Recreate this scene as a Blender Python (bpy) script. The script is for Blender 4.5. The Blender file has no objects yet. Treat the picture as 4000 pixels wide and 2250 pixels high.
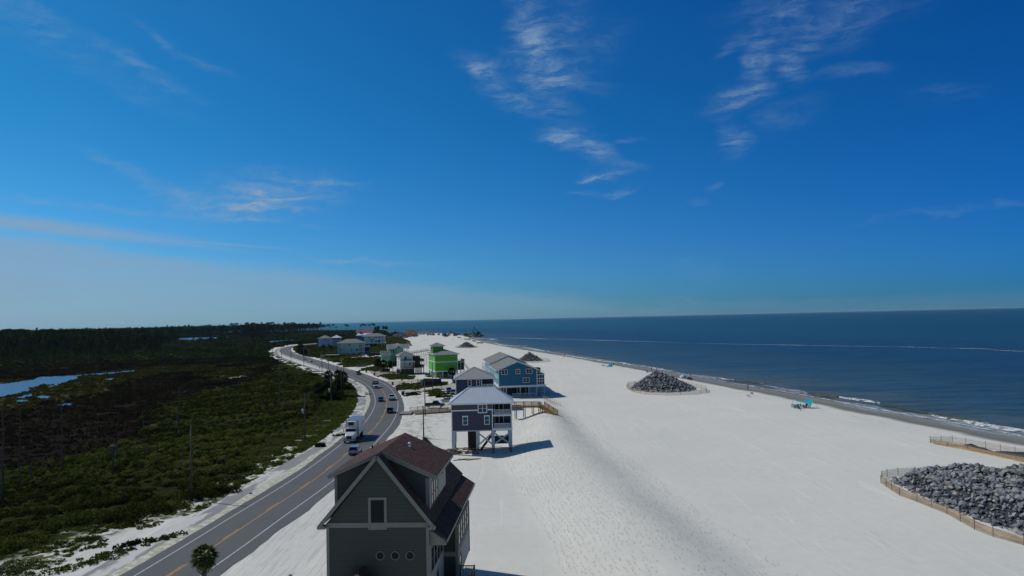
import bpy, bmesh, math, random
import numpy as np
from mathutils import Vector, Matrix, Euler
random.seed(7); RNG = np.random.default_rng(7)
rad = math.radians
sc = bpy.context.scene
COL = sc.collection
# ------------------------------------------------------------------ camera
F = 2800.0; CX, CY = 2000.0, 1125.0; CAMH = 26.0
ROLL = rad(-1.29); PITCH = math.atan(120.4 / F)
camd = bpy.data.cameras.new('camera'); cam = bpy.data.objects.new('camera', camd); COL.objects.link(cam)
camd.sensor_width = 36; camd.lens = 36 * F / 4000; camd.clip_start = 0.5; camd.clip_end = 90000
CM = Matrix.Translation((0, 0, CAMH)) @ Matrix.Rotation(math.pi / 2 + PITCH, 4, 'X') @ Matrix.Rotation(ROLL, 4, 'Z')
cam.matrix_world = CM; sc.camera = cam
CR = CM.to_3x3(); CRI = CR.inverted()
def ray(px, py): return (CR @ Vector(((px - CX) / F, -(py - CY) / F, -1))).normalized()
def G(px, py, z=0.0):
    d = ray(px, py); t = (z - CAMH) / d.z
    return Vector((d.x * t, d.y * t, z))
def AD(px, py, dist):
    d = ray(px, py); t = dist / d.y
    return Vector((d.x * t, dist, CAMH + d.z * t))
def proj(v):
    q = CRI @ (Vector(v) - Vector((0, 0, CAMH)))
    return (CX + F * q.x / -q.z, CY - F * q.y / -q.z)
# ------------------------------------------------------------------ terrain
CR0 = [(-40,10),(4.0,60),(4.1,72),(3.6,83),(1.7,97),(-0.8,119),(-2.6,133),(-1.5,150),(1,175),(3,222)]
CR1 = [(30,10),(27,60),(26,72),(25.0,80),(22.8,94),(20,128),(17.5,150),(15.4,180),(14.5,190),(15,205),(15,222)]
SEAZ = -1.0
coast_px = [(4400,1775),(4000,1707),(3849,1678),(3711,1651),(3400,1595),(3173,1551),(2986,1520),(2796,1486),(2619,1453),(2500,1432),(2400,1416),(2300,1398),(2170,1378),(2048,1360),(1940,1341),(1892,1330),(1862,1322),(1850,1315),(1780,1303),(1720,1301)]
coast = [tuple(G(x, y, SEAZ)[:2]) for x, y in coast_px]
coast = [(coast[0][0] + 60, -60)] + coast
far = [(-250, 1500), (-330, 1900), (-520, 2150), (-900, 2300), (-1300, 2900), (-2600, 3600), (-5200, 3900)]
coast_all = coast + far
def seg_dist(P, poly, closed=False):
    """unsigned distance of points P (n,2) to polyline"""
    A = np.array(poly, float)
    B = np.roll(A, -1, 0) if closed else A[1:]
    if not closed: A = A[:-1]
    best = np.full(len(P), 1e9)
    for a, b in zip(A, B):
        ab = b - a; L = max(ab @ ab, 1e-9)
        t = np.clip(((P - a) @ ab) / L, 0, 1)
        d = np.hypot(*(P - a - t[:, None] * ab).T)
        best = np.minimum(best, d)
    return best
def inside(P, poly):
    A = np.array(poly, float); n = len(A); c = np.zeros(len(P), bool)
    x, y = P[:, 0], P[:, 1]
    for i in range(n):
        x0, y0 = A[i]; x1, y1 = A[(i + 1) % n]
        if y0 == y1: continue
        m = ((y0 > y) != (y1 > y)) & (x < (x1 - x0) * (y - y0) / (y1 - y0) + x0)
        c ^= m
    return c
def sdist(P, poly):
    d = seg_dist(P, poly, True)
    return np.where(inside(P, poly), d, -d)
LANDPOLY = coast_all + [(-9000, 3900), (-9000, -200), (coast[0][0], -200)]
def smooth(t): t = np.clip(t, 0, 1); return t * t * (3 - 2 * t)
def hgt(P):
    P = np.atleast_2d(np.asarray(P, float)); x, y = P[:, 0], P[:, 1]
    sd = sdist(P, LANDPOLY)
    h = np.where(sd > 0, -1.0 + 1.0 * smooth(sd / 34.0) ** 0.8, -1.0 + np.maximum(sd, -40) * 0.05)
    x0 = np.interp(y, [p[1] for p in CR0], [p[0] for p in CR0]); x1 = np.interp(y, [p[1] for p in CR1], [p[0] for p in CR1])
    u = (x - x0) / np.maximum(x1 - x0, 1)
    prof = np.sin(np.clip(u / .55, 0, 1) * np.pi / 2) ** 1.25 * smooth((1 - u) / 0.46)
    amp = 1.7 * (1 - smooth((y - 190) / 26))
    amp = amp * (1 + 0.10 * np.sin(y * 0.16) + 0.05 * np.sin(y * 0.43 + x * .2))
    h = h + np.where((u > 0) & (u < 1), prof, 0) * amp
    return h
def H(x, y): return float(hgt([(x, y)])[0])
def GT(px, py):
    z = 0.0
    for _ in range(7):
        p = G(px, py, z); z = 0.5 * z + 0.5 * H(p.x, p.y)
    p = G(px, py, z); p.z = H(p.x, p.y); return p
# ------------------------------------------------------------------ tags
def tag(o, label=None, cat=None, group=None, kind=None):
    if label: o['label'] = label
    if cat: o['category'] = cat
    if group: o['group'] = group
    if kind: o['kind'] = kind
    return o
def thing(name, label, cat, loc=(0, 0, 0), rz=0.0, group=None):
    o = bpy.data.objects.new(name, None); COL.objects.link(o)
    o.location = loc; o.rotation_euler = (0, 0, rz); o.empty_display_size = .1
    return tag(o, label, cat, group)
KIDS = {}
def adopt(o, parent):
    o.parent = parent; KIDS.setdefault(parent.name, []).append(o)
def dup(root, loc, rz=0.0, label=None, group=None, scale=None):
    r = root.copy(); COL.objects.link(r); r.location = loc; r.rotation_euler = (0, 0, rz)
    if scale: r.scale = scale
    if label: r['label'] = label
    if group: r['group'] = group
    def rec(src, dst):
        for ch in KIDS.get(src.name, []):
            c = ch.copy(); COL.objects.link(c); adopt(c, dst); rec(ch, c)
    rec(root, r)
    return r
# ------------------------------------------------------------------ mesh builder
class MB:
    def __init__(s): s.v = []; s.f = []; s.m = []; s.sm = []
    def add(s, vs, fs, mi=0, sm=False, M=None):
        b = len(s.v)
        s.v += [tuple(M @ Vector(v)) if M is not None else tuple(v) for v in vs]
        for f in fs: s.f.append([b + i for i in f]); s.m.append(mi); s.sm.append(sm)
        return s
    def box(s, x0, y0, z0, x1, y1, z1, mi=0, M=None):
        vs = [(x0,y0,z0),(x1,y0,z0),(x1,y1,z0),(x0,y1,z0),(x0,y0,z1),(x1,y0,z1),(x1,y1,z1),(x0,y1,z1)]
        return s.add(vs, [(0,3,2,1),(4,5,6,7),(0,1,5,4),(1,2,6,5),(2,3,7,6),(3,0,4,7)], mi, False, M)
    def cbox(s, c, d, mi=0, M=None):
        return s.box(c[0]-d[0]/2, c[1]-d[1]/2, c[2]-d[2]/2, c[0]+d[0]/2, c[1]+d[1]/2, c[2]+d[2]/2, mi, M)
    def bar(s, a, b, w, h=None, mi=0, M=None):
        a = Vector(a); b = Vector(b); h = h or w; t = (b - a).normalized()
        u = Vector((0, 0, 1)) if abs(t.z) < 0.95 else Vector((0, 1, 0))
        r = t.cross(u).normalized(); u = r.cross(t)
        vs = []
        for p in (a, b):
            for i, j in ((-1,-1),(1,-1),(1,1),(-1,1)): vs.append(p + r * (i * w / 2) + u * (j * h / 2))
        return s.add(vs, [(0,1,2,3),(7,6,5,4),(0,4,5,1),(1,5,6,2),(2,6,7,3),(3,7,4,0)], mi, False, M)
    def tube(s, pts, rs, n=8, mi=0, sm=True, M=None, cap=True):
        pts = [Vector(p) for p in pts]
        if not hasattr(rs, '__len__'): rs = [rs] * len(pts)
        vs = []; fs = []
        for k, p in enumerate(pts):
            t = (pts[min(k+1, len(pts)-1)] - pts[max(k-1, 0)]).normalized()
            u = Vector((0, 0, 1)) if abs(t.z) < 0.9 else Vector((0, 1, 0))
            r = t.cross(u).normalized(); u = r.cross(t)
            for i in range(n):
                a = 2 * math.pi * i / n
                vs.append(p + (r * math.cos(a) + u * math.sin(a)) * rs[k])
        for k in range(len(pts) - 1):
            for i in range(n):
                j = (i + 1) % n
                fs.append((k*n+i, k*n+j, (k+1)*n+j, (k+1)*n+i))
        if cap: fs += [tuple(range(n-1, -1, -1)), tuple(range((len(pts)-1)*n, len(pts)*n))]
        return s.add(vs, fs, mi, sm, M)
    def prism(s, poly, a, b, axis='y', mi=0, M=None):
        """poly = 2D outline, extruded from a to b along axis. axis y: poly=(x,z); x: poly=(y,z); z: poly=(x,y)"""
        def mk(p, t): return {'y': (p[0], t, p[1]), 'x': (t, p[0], p[1]), 'z': (p[0], p[1], t)}[axis]
        n = len(poly); vs = [mk(p, a) for p in poly] + [mk(p, b) for p in poly]
        fs = [tuple(range(n)), tuple(range(2*n-1, n-1, -1))] + [(i, i+n, (i+1) % n + n, (i+1) % n) for i in range(n)]
        return s.add(vs, fs, mi, False, M)
    def loft(s, secs, mi=0, sm=False, M=None):
        n = len(secs[0]); vs = [p for q in secs for p in q]; fs = []
        for k in range(len(secs)-1):
            for i in range(n):
                j = (i+1) % n; fs.append((k*n+i, k*n+j, (k+1)*n+j, (k+1)*n+i))
        fs += [tuple(range(n-1, -1, -1)), tuple(range((len(secs)-1)*n, len(secs)*n))]
        return s.add(vs, fs, mi, sm, M)
    def slab(s, pts, t, mi=0, M=None):
        """planar polygon (3D pts) thickened by t downwards along its normal"""
        P = [Vector(p) for p in pts]; nrm = (P[1]-P[0]).cross(P[2]-P[0]).normalized()
        if nrm.z < 0: nrm = -nrm
        n = len(P); vs = P + [p - nrm * t for p in P]
        fs = [tuple(range(n)), tuple(range(2*n-1, n-1, -1))] + [(i, i+n, (i+1) % n + n, (i+1) % n) for i in range(n)]
        return s.add(vs, fs, mi, False, M)
    def build(s, name, mats, parent=None, loc=None, uv=True, fix=True):
        me = bpy.data.meshes.new(name); me.from_pydata(s.v, [], s.f)
        if not isinstance(mats, (list, tuple)): mats = [mats]
        for m in mats: me.materials.append(m)
        me.polygons.foreach_set('material_index', s.m); me.polygons.foreach_set('use_smooth', s.sm)
        if fix:
            bm = bmesh.new(); bm.from_mesh(me); bmesh.ops.recalc_face_normals(bm, faces=bm.faces); bm.to_mesh(me); bm.free()
        me.update()
        if uv:
            L = me.uv_layers.new(name='UVMap').data
            for p in me.polygons:
                n = p.normal
                u = Vector((0, 0, 1)).cross(n)
                u = u.normalized() if u.length > 1e-3 else Vector((1, 0, 0))
                w = n.cross(u)
                for li in p.loop_indices:
                    c = me.vertices[me.loops[li].vertex_index].co
                    L[li].uv = (c.dot(u), c.dot(w))
        o = bpy.data.objects.new(name, me); COL.objects.link(o)
        if parent: adopt(o, parent)
        if loc is not None: o.location = loc
        return o
def link_mesh(name, me, parent=None):
    o = bpy.data.objects.new(name, me); COL.objects.link(o)
    if parent: adopt(o, parent)
    return o
def quadmesh(name, V, mats, mi=None, tint=None, attrs=None, smooth=False):
    """V: (n,4,3) quads as one mesh"""
    n = len(V); me = bpy.data.meshes.new(name)
    me.vertices.add(n * 4); me.vertices.foreach_set('co', np.ascontiguousarray(V, dtype=np.float32).ravel())
    me.loops.add(n * 4); me.loops.foreach_set('vertex_index', np.arange(n * 4, dtype=np.int32))
    me.polygons.add(n); me.polygons.foreach_set('loop_start', np.arange(0, n * 4, 4, dtype=np.int32))
    for m in mats: me.materials.append(m)
    if mi is not None: me.polygons.foreach_set('material_index', np.ascontiguousarray(mi, dtype=np.int32))
    if tint is not None:
        a = me.attributes.new('tint', 'FLOAT', 'POINT'); a.data.foreach_set('value', np.repeat(tint, 4).astype(np.float32))
    me.update(); me.validate()
    return me
# ------------------------------------------------------------------ materials
def newmat(name):
    m = bpy.data.materials.new(name); m.use_nodes = True; nt = m.node_tree; nt.nodes.clear()
    o = nt.nodes.new('ShaderNodeOutputMaterial'); p = nt.nodes.new('ShaderNodeBsdfPrincipled')
    nt.links.new(p.outputs[0], o.inputs[0]); return m, nt, p
def N(nt, t, **k):
    n = nt.nodes.new(t)
    for a, b in k.items():
        if a.startswith('i_'):
            key = a[2:]; key = int(key) if key.isdigit() else key.replace('_', ' ')
            n.inputs[key].default_value = b
        else: setattr(n, a, b)
    return n
def mathn(nt, op, a, b=None, c=None, clamp=False):
    n = nt.nodes.new('ShaderNodeMath'); n.operation = op; n.use_clamp = clamp
    for i, v in enumerate((a, b, c)):
        if v is None: continue
        if isinstance(v, (int, float)): n.inputs[i].default_value = v
        else: nt.links.new(v, n.inputs[i])
    return n.outputs[0]
def mixc(nt, f, a, b, mode='MIX'):
    n = nt.nodes.new('ShaderNodeMix'); n.data_type = 'RGBA'; n.blend_type = mode
    for i, v in ((0, f), (6, a), (7, b)):
        if isinstance(v, (int, float)): n.inputs[i].default_value = v
        elif isinstance(v, (tuple, list)): n.inputs[i].default_value = (*v[:3], 1)
        else: nt.links.new(v, n.inputs[i])
    return n.outputs[2]
def mrange(nt, v, a, b, c=0.0, d=1.0, sm=True):
    n = nt.nodes.new('ShaderNodeMapRange'); n.interpolation_type = 'SMOOTHSTEP' if sm else 'LINEAR'
    nt.links.new(v, n.inputs[0])
    for i, x in enumerate((a, b, c, d)): n.inputs[i+1].default_value = x
    return n.outputs[0]
def noise(nt, vec, scale, detail=4, rough=.55, dist=0):
    n = nt.nodes.new('ShaderNodeTexNoise'); n.inputs['Scale'].default_value = scale; n.inputs['Detail'].default_value = detail
    n.inputs['Roughness'].default_value = rough; n.inputs['Distortion'].default_value = dist
    if vec is not None: nt.links.new(vec, n.inputs['Vector'])
    return n.outputs[0]
def vscale(nt, vec, s, rot=(0, 0, 0)):
    n = nt.nodes.new('ShaderNodeMapping'); n.inputs['Scale'].default_value = s; n.inputs['Rotation'].default_value = rot
    nt.links.new(vec, n.inputs['Vector']); return n.outputs[0]
def bump(nt, p, h, strength=.3, dist=.05):
    b = nt.nodes.new('ShaderNodeBump'); b.inputs['Strength'].default_value = strength; b.inputs['Distance'].default_value = dist
    nt.links.new(h, b.inputs['Height']); nt.links.new(b.outputs[0], p.inputs['Normal'])
def M(name, col, rough=.7, var=.12, scale=2.0, bmp=0.0, metal=0.0, spec=.4, col2=None, coat=0):
    m, nt, p = newmat(name)
    tc = N(nt, 'ShaderNodeTexCoord'); nz = noise(nt, tc.outputs['Object'], scale, 6, .65)
    c1 = [c * (1 - var) for c in col]; c2 = list(col2) if col2 else [min(1, c * (1 + var)) for c in col]
    f = mrange(nt, nz, .3, .7)
    nt.links.new(mixc(nt, f, c1, c2), p.inputs['Base Color'])
    p.inputs['Roughness'].default_value = rough; p.inputs['Metallic'].default_value = metal
    p.inputs['Specular IOR Level'].default_value = spec; p.inputs['Coat Weight'].default_value = coat
    p.inputs['Coat Roughness'].default_value = .08
    if bmp: bump(nt, p, noise(nt, tc.outputs['Object'], scale * 6, 4), bmp, .03)
    return m
def siding(name, col, pitch=.18, rough=.6, var=.1, vertical=False, dark=.55):
    m, nt, p = newmat(name)
    uv = N(nt, 'ShaderNodeTexCoord'); sp = N(nt, 'ShaderNodeSeparateXYZ'); nt.links.new(uv.outputs['UV'], sp.inputs[0])
    v = mathn(nt, 'DIVIDE', sp.outputs[0 if vertical else 1], pitch); fr = mathn(nt, 'FRACT', v); row = mathn(nt, 'FLOOR', v)
    wn = N(nt, 'ShaderNodeTexWhiteNoise', noise_dimensions='1D'); nt.links.new(row, wn.inputs['W'])
    nz = noise(nt, uv.outputs['Object'], 1.2, 6, .6)
    f = mathn(nt, 'ADD', mathn(nt, 'MULTIPLY', wn.outputs[0], .35), mathn(nt, 'MULTIPLY', nz, .65))
    base = mixc(nt, f, [c * (1 - var) for c in col], [min(1, c * (1 + var)) for c in col])
    line = mrange(nt, fr, .0, .14, 1, 0)
    nt.links.new(mixc(nt, mathn(nt, 'MULTIPLY', line, dark), base, [c * .25 for c in col]), p.inputs['Base Color'])
    p.inputs['Roughness'].default_value = rough; p.inputs['Specular IOR Level'].default_value = .3
    bump(nt, p, fr, .6, .03); return m
def shingle(name, c1, c2, w=.5, h=.2):
    m, nt, p = newmat(name)
    tc = N(nt, 'ShaderNodeTexCoord'); br = N(nt, 'ShaderNodeTexBrick')
    nt.links.new(tc.outputs['UV'], br.inputs['Vector'])
    br.inputs['Scale'].default_value = 1; br.inputs['Brick Width'].default_value = w; br.inputs['Row Height'].default_value = h
    br.inputs['Mortar Size'].default_value = .018; br.inputs['Bias'].default_value = 0
    br.inputs['Color1'].default_value = (*c1, 1); br.inputs['Color2'].default_value = (*c2, 1)
    br.inputs['Mortar'].default_value = (*[c * .35 for c in c1], 1)
    nz = noise(nt, tc.outputs['Object'], 1.1, 7, .7)
    nt.links.new(mixc(nt, mrange(nt, nz, .25, .75), mixc(nt, 1.0, br.outputs[0], (.72, .72, .74), 'MULTIPLY'), br.outputs[0]), p.inputs['Base Color'])
    p.inputs['Roughness'].default_value = .9; p.inputs['Specular IOR Level'].default_value = .15
    bump(nt, p, br.outputs[1], -.4, .03); return m
def seam_roof(name, col, pitch=.4, rough=.4, metal=.0):
    m, nt, p = newmat(name)
    tc = N(nt, 'ShaderNodeTexCoord'); sp = N(nt, 'ShaderNodeSeparateXYZ'); nt.links.new(tc.outputs['UV'], sp.inputs[0])
    fr = mathn(nt, 'FRACT', mathn(nt, 'DIVIDE', sp.outputs[0], pitch))
    line = mathn(nt, 'ADD', mrange(nt, fr, 0, .10, 1, 0), mrange(nt, fr, .93, 1, 0, .6))
    nz = noise(nt, tc.outputs['Object'], .8, 5)
    base = mixc(nt, nz, [c * .9 for c in col], [min(1, c * 1.08) for c in col])
    nt.links.new(mixc(nt, mathn(nt, 'MULTIPLY', line, .55), base, [c * .35 for c in col]), p.inputs['Base Color'])
    p.inputs['Roughness'].default_value = rough; p.inputs['Metallic'].default_value = metal; bump(nt, p, line, .5, .03); return m
def glass(name, col=(.012, .016, .02), rough=.08, ior=1.4):
    m, nt, p = newmat(name)
    tc = N(nt, 'ShaderNodeTexCoord'); nz = noise(nt, tc.outputs['Object'], .7, 3)
    nt.links.new(mixc(nt, nz, [c * .5 for c in col], [c * 1.5 for c in col]), p.inputs['Base Color'])
    p.inputs['Roughness'].default_value = rough; p.inputs['IOR'].default_value = ior; p.inputs['Specular IOR Level'].default_value = .14
    bump(nt, p, noise(nt, tc.outputs['Object'], .9, 2), .05, .05); return m
def leafmat(name, stops, rough=.75, trans=.35):
    m, nt, p = newmat(name)
    at = N(nt, 'ShaderNodeAttribute', attribute_name='tint'); cr = N(nt, 'ShaderNodeValToRGB')
    nt.links.new(at.outputs['Fac'], cr.inputs[0]); e = cr.color_ramp.elements
    while len(e) < len(stops): e.new(.5)
    for i, (t, c) in enumerate(stops): e[i].position = t; e[i].color = (*c, 1)
    nt.nodes.remove(p); df = N(nt, 'ShaderNodeBsdfDiffuse'); tl = N(nt, 'ShaderNodeBsdfTranslucent'); mx = N(nt, 'ShaderNodeMixShader'); mx.inputs[0].default_value = trans
    nt.links.new(cr.outputs[0], df.inputs[0]); nt.links.new(mixc(nt, 1.0, cr.outputs[0], (1.1, 1.2, .6), 'MULTIPLY'), tl.inputs[0])
    nt.links.new(df.outputs[0], mx.inputs[1]); nt.links.new(tl.outputs[0], mx.inputs[2]); nt.links.new(mx.outputs[0], [n for n in nt.nodes if n.type == 'OUTPUT_MATERIAL'][0].inputs[0])
    return m
WHITE = M('white_trim', (.72, .74, .76), .55, .06, 3)
CREAM = M('cream_trim', (.20, .19, .168), .6, .08, 3)
GLASS = glass('window_glass'); SKYG = glass('sky_tint_glass', (.012, .10, .14), .1, 1.4)  # teal base colour stands in for sky reflected in the panes
DARK = M('dark_void', (.018, .018, .02), .8); BLACKM = M('black_metal', (.012, .012, .014), .4, .2)
WOOD = M('weathered_wood', (.20, .155, .105), .85, .25, 3, .3); NEWWOOD = M('treated_wood', (.24, .155, .055), .8, .25, 3, .3)
DARKWOOD = M('brown_wood', (.07, .045, .032), .85, .3, 3, .3); POLEW = M('pole_wood', (.095, .075, .06), .9, .25, 2, .3)
SCREEN = M('porch_screen', (.03, .028, .03), .8, .2)
CONC = M('concrete', (.42, .41, .39), .85, .12, 1, .2)
# ------------------------------------------------------------------ sky, sun, exposure
SUNAZ = math.atan2(-.91, .41)   # azimuth of the sun seen from the ground, from +Y towards +X
SUNEL = rad(46)
w = bpy.data.worlds.new('World'); sc.world = w; w.use_nodes = True; nt = w.node_tree; nt.nodes.clear()
out = N(nt, 'ShaderNodeOutputWorld'); bg = N(nt, 'ShaderNodeBackground'); nt.links.new(bg.outputs[0], out.inputs[0])
sky = N(nt, 'ShaderNodeTexSky', sky_type='NISHITA', sun_disc=False, sun_elevation=SUNEL, sun_rotation=SUNAZ, altitude=0, air_density=1.0, dust_density=.35, ozone_density=2.2)
tc = N(nt, 'ShaderNodeTexCoord'); sp = N(nt, 'ShaderNodeSeparateXYZ'); nt.links.new(tc.outputs['Generated'], sp.inputs[0])
az = mathn(nt, 'ARCTAN2', sp.outputs[0], sp.outputs[1])
el = mathn(nt, 'ARCTAN2', sp.outputs[2], mathn(nt, 'SQRT', mathn(nt, 'ADD', mathn(nt, 'MULTIPLY', sp.outputs[0], sp.outputs[0]), mathn(nt, 'MULTIPLY', sp.outputs[1], sp.outputs[1]))))
cmb = N(nt, 'ShaderNodeCombineXYZ'); nt.links.new(az, cmb.inputs[0]); nt.links.new(el, cmb.inputs[1]); P0 = cmb.outputs[0]
nz = N(nt, 'ShaderNodeTexNoise'); nz.inputs['Scale'].default_value = 16; nz.inputs['Detail'].default_value = 7; nz.inputs['Roughness'].default_value = .62
nt.links.new(vscale(nt, P0, (.6, 1.5, 1)), nz.inputs['Vector'])
dv = N(nt, 'ShaderNodeVectorMath', operation='MULTIPLY_ADD'); nt.links.new(nz.outputs['Color'], dv.inputs[0]); dv.inputs[1].default_value = (.075, .045, 0); nt.links.new(P0, dv.inputs[2])
sb = N(nt, 'ShaderNodeVectorMath', operation='SUBTRACT'); nt.links.new(dv.outputs[0], sb.inputs[0]); sb.inputs[1].default_value = (.0375, .0225, 0)
PD = sb.outputs[0]
def azel(px, py):
    d = ray(px, py); return math.atan2(d.x, d.y), math.asin(d.z)
clouds = [ # px, py, rx, ry, tilt(deg, + = down to the right), strength
 (2060,60,70,190,-18,.5),(2095,170,45,75,0,.45),(1925,330,165,48,38,.8),(1860,270,70,34,30,.55),(2040,400,90,34,25,.5),(2200,215,240,100,-15,.36),(2130,120,220,90,-30,.28),
 (2170,300,110,60,10,.35),(2160,435,130,60,25,.35),(2180,330,220,34,8,.3),(2200,540,130,30,5,.55),(2270,572,140,42,22,.6),(2330,590,60,30,20,.4),(2400,668,125,30,-6,.65),(2310,690,50,14,-12,.6),(2440,742,90,17,-6,.4),(2330,752,150,12,2,.25),
 (2455,556,55,10,-3,.38),(2966,235,60,52,10,.55),(2880,165,110,26,-24,.35),(3106,255,45,75,-10,.45),(2904,372,130,48,-12,.6),(2930,350,60,26,0,.4),(3075,450,120,46,-6,.28),(2860,545,55,70,-20,.38),
 (2850,575,50,20,-15,.3),(3000,130,100,50,-35,.42),(3200,60,340,70,4,.3),(3130,160,200,55,8,.28),(3323,290,130,26,6,.25),(2772,728,40,12,-8,.3),(2700,780,46,20,10,.28),(3040,25,120,60,0,.34),
 (1020,770,340,80,-4,.30),(1242,710,150,13,3,.45),(780,770,60,26,20,.32),(600,715,240,26,24,.28),(1090,760,150,17,4,.40),(990,800,150,20,-16,.36),(1040,812,180,20,3,.3),
 (1020,870,260,11,3,.22),(350,795,460,14,4,.22),(500,240,260,28,24,.16),(740,210,200,18,28,.12),(240,170,420,60,24,.14),(3700,360,110,30,8,.12),(3750,818,330,13,-2,.22),(2720,1040,95,42,30,.13),(1450,1020,330,12,5,.22),
 (60,872,560,26,6,.62),(380,905,420,13,8,.5),(760,945,330,6,5,.34)]
acc = None; con = None
for ci, (x, y, rx, ry, tilt, s) in enumerate(clouds):
    a, e = azel(x, y); n = N(nt, 'ShaderNodeMapping', vector_type='TEXTURE')
    nt.links.new(PD if ci < len(clouds) - 3 else P0, n.inputs['Vector']); n.inputs['Location'].default_value = (a, e, 0)
    n.inputs['Rotation'].default_value = (0, 0, -rad(tilt) + .022); n.inputs['Scale'].default_value = (rx * 1.25 / F, ry * 1.35 / F, 1)
    L = N(nt, 'ShaderNodeVectorMath', operation='LENGTH'); nt.links.new(n.outputs[0], L.inputs[0])
    v = mrange(nt, L.outputs['Value'], 1.15, 0.0, 0, s * (.64 if x > 1700 else 1.5))
    if ci >= len(clouds) - 3: con = v if con is None else mathn(nt, 'MAXIMUM', con, v); continue
    acc = v if acc is None else mathn(nt, 'ADD', acc, v)
st = noise(nt, vscale(nt, PD, (22, 95, 1), (0, 0, rad(10))), 1.0, 8, .66)
st2 = noise(nt, vscale(nt, PD, (12, 18, 1)), 1.0, 6, .6)
tex = mathn(nt, 'MULTIPLY', mrange(nt, st, .34, .72, .12, 1.35), mrange(nt, st2, .35, .62, .35, 1.2))
wisps = mathn(nt, 'MAXIMUM', mathn(nt, 'MULTIPLY', acc, tex), mathn(nt, 'MULTIPLY', con, mrange(nt, st, .3, .7, .75, 1.05)))
# low bank of cirrostratus, highest on the side of the sun
top = mathn(nt, 'ADD', mrange(nt, az, -.66, .16, .116, .020, False), mathn(nt, 'MULTIPLY', mathn(nt, 'SUBTRACT', noise(nt, vscale(nt, PD, (5, 30, 1)), 1, 7, .62), .5), .045))
dlt = mathn(nt, 'SUBTRACT', top, el)
bank = mathn(nt, 'MULTIPLY', mrange(nt, dlt, -.008, .014), mrange(nt, az, -.75, .30, .88, .16, False))
bank = mathn(nt, 'MULTIPLY', bank, mrange(nt, noise(nt, vscale(nt, PD, (7, 60, 1)), 1, 6), .2, .8, .82, 1.12))
cl = mathn(nt, 'MAXIMUM', wisps, bank, clamp=True)
hs = N(nt, 'ShaderNodeHueSaturation'); hs.inputs['Saturation'].default_value = 1.22; hs.inputs['Hue'].default_value = .5; nt.links.new(sky.outputs[0], hs.inputs['Color'])
tint = mixc(nt, mrange(nt, az, -.55, .80, 0, 1, False), (.13, .72, 1.0), (.026, .42, .93))
tint = mixc(nt, mrange(nt, el, .0, .30, 1, 0), tint, mixc(nt, mrange(nt, az, -.65, .65, 0, 1, False), (.33, .74, 1.18), (.055, .37, 1.04)))
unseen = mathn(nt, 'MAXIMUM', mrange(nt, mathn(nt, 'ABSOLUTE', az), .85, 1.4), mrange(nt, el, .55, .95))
tint = mixc(nt, unseen, tint, (.40, .66, .80))  # out-of-view sky made less blue, to soften the blue fill light
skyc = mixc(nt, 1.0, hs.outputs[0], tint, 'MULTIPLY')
cc = N(nt, 'ShaderNodeMix'); cc.data_type = 'RGBA'
nt.links.new(cl, cc.inputs[0]); nt.links.new(skyc, cc.inputs[6]); cc.inputs[7].default_value = (3.05, 4.65, 6.55, 1)
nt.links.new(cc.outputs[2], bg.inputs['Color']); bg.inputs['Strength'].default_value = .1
sun = bpy.data.lights.new('sun', 'SUN'); sun.energy = 3.6; sun.angle = rad(.53); sun.color = (1, .96, .90)
so = bpy.data.objects.new('sun', sun); COL.objects.link(so)
tosun = Vector((math.sin(SUNAZ) * math.cos(SUNEL), math.cos(SUNAZ) * math.cos(SUNEL), math.sin(SUNEL)))
so.rotation_euler = tosun.to_track_quat('Z', 'Y').to_euler(); so.location = (0, 0, 100)
vs_ = sc.view_settings; vs_.view_transform = 'Standard'; vs_.look = 'None'; vs_.gamma = 1; vs_.exposure = -0.38
cy_ = sc.cycles; cy_.max_bounces = 5; cy_.diffuse_bounces = 3; cy_.glossy_bounces = 2; cy_.transmission_bounces = 2; cy_.transparent_max_bounces = 6; cy_.caustics_reflective = False; cy_.caustics_refractive = False
w.cycles.sampling_method = 'MANUAL'; w.cycles.sample_map_resolution = 256
# ------------------------------------------------------------------ ground regions (world polygons from where they lie in the photo)
def gp(l, z=0.0): return [tuple(G(x, y, z)[:2]) for x, y in l]
VEG = gp([(-500,2700),(60,2330),(137,2250),(170,2184),(300,2135),(363,2103),(512,2055),(600,2030),(690,2008),(780,2000),(833,1987),(918,1923),(1003,1872),(1080,1818),(1180,1752),(1300,1679),(1369,1629),(1397,1569),(1397,1533),(1369,1500),(1350,1485),(1290,1466),(1252,1455),(1191,1437),(1126,1414),(1075,1392),(1058,1376),(1075,1360),(1110,1350),(1170,1345),(1180,1352),(1164,1364),(1160,1382),(1205,1396),(1262,1404),(1290,1411),(1330,1404),(1380,1397),(1430,1388),(1480,1362),(1512,1335),(1520,1318),(1560,1310),(1620,1299)]) + [(-250, 1600), (-330, 1900), (-520, 2150), (-900, 2300), (-1300, 2900), (-2600, 3600), (-9000, 3800), (-9000, 0)]
MARSH = gp([(-900,1850),(0,1838),(170,1822),(300,1782),(420,1745),(560,1700),(620,1650),(600,1600),(680,1562),(830,1525),(1000,1490),(1060,1455),(1090,1425),(1085,1405),(1050,1395),(900,1399),(700,1405),(400,1420),(0,1443),(-900,1470)])
MGRN = [gp(l) for l in ([(-500,1500),(150,1478),(560,1436),(700,1428),(860,1425),(900,1440),(800,1455),(640,1462),(500,1490),(420,1530),(330,1560),(100,1590),(0,1600),(-500,1640)], [(820,1440),(960,1428),(1040,1420),(1000,1450),(900,1480),(800,1490)])]
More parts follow.
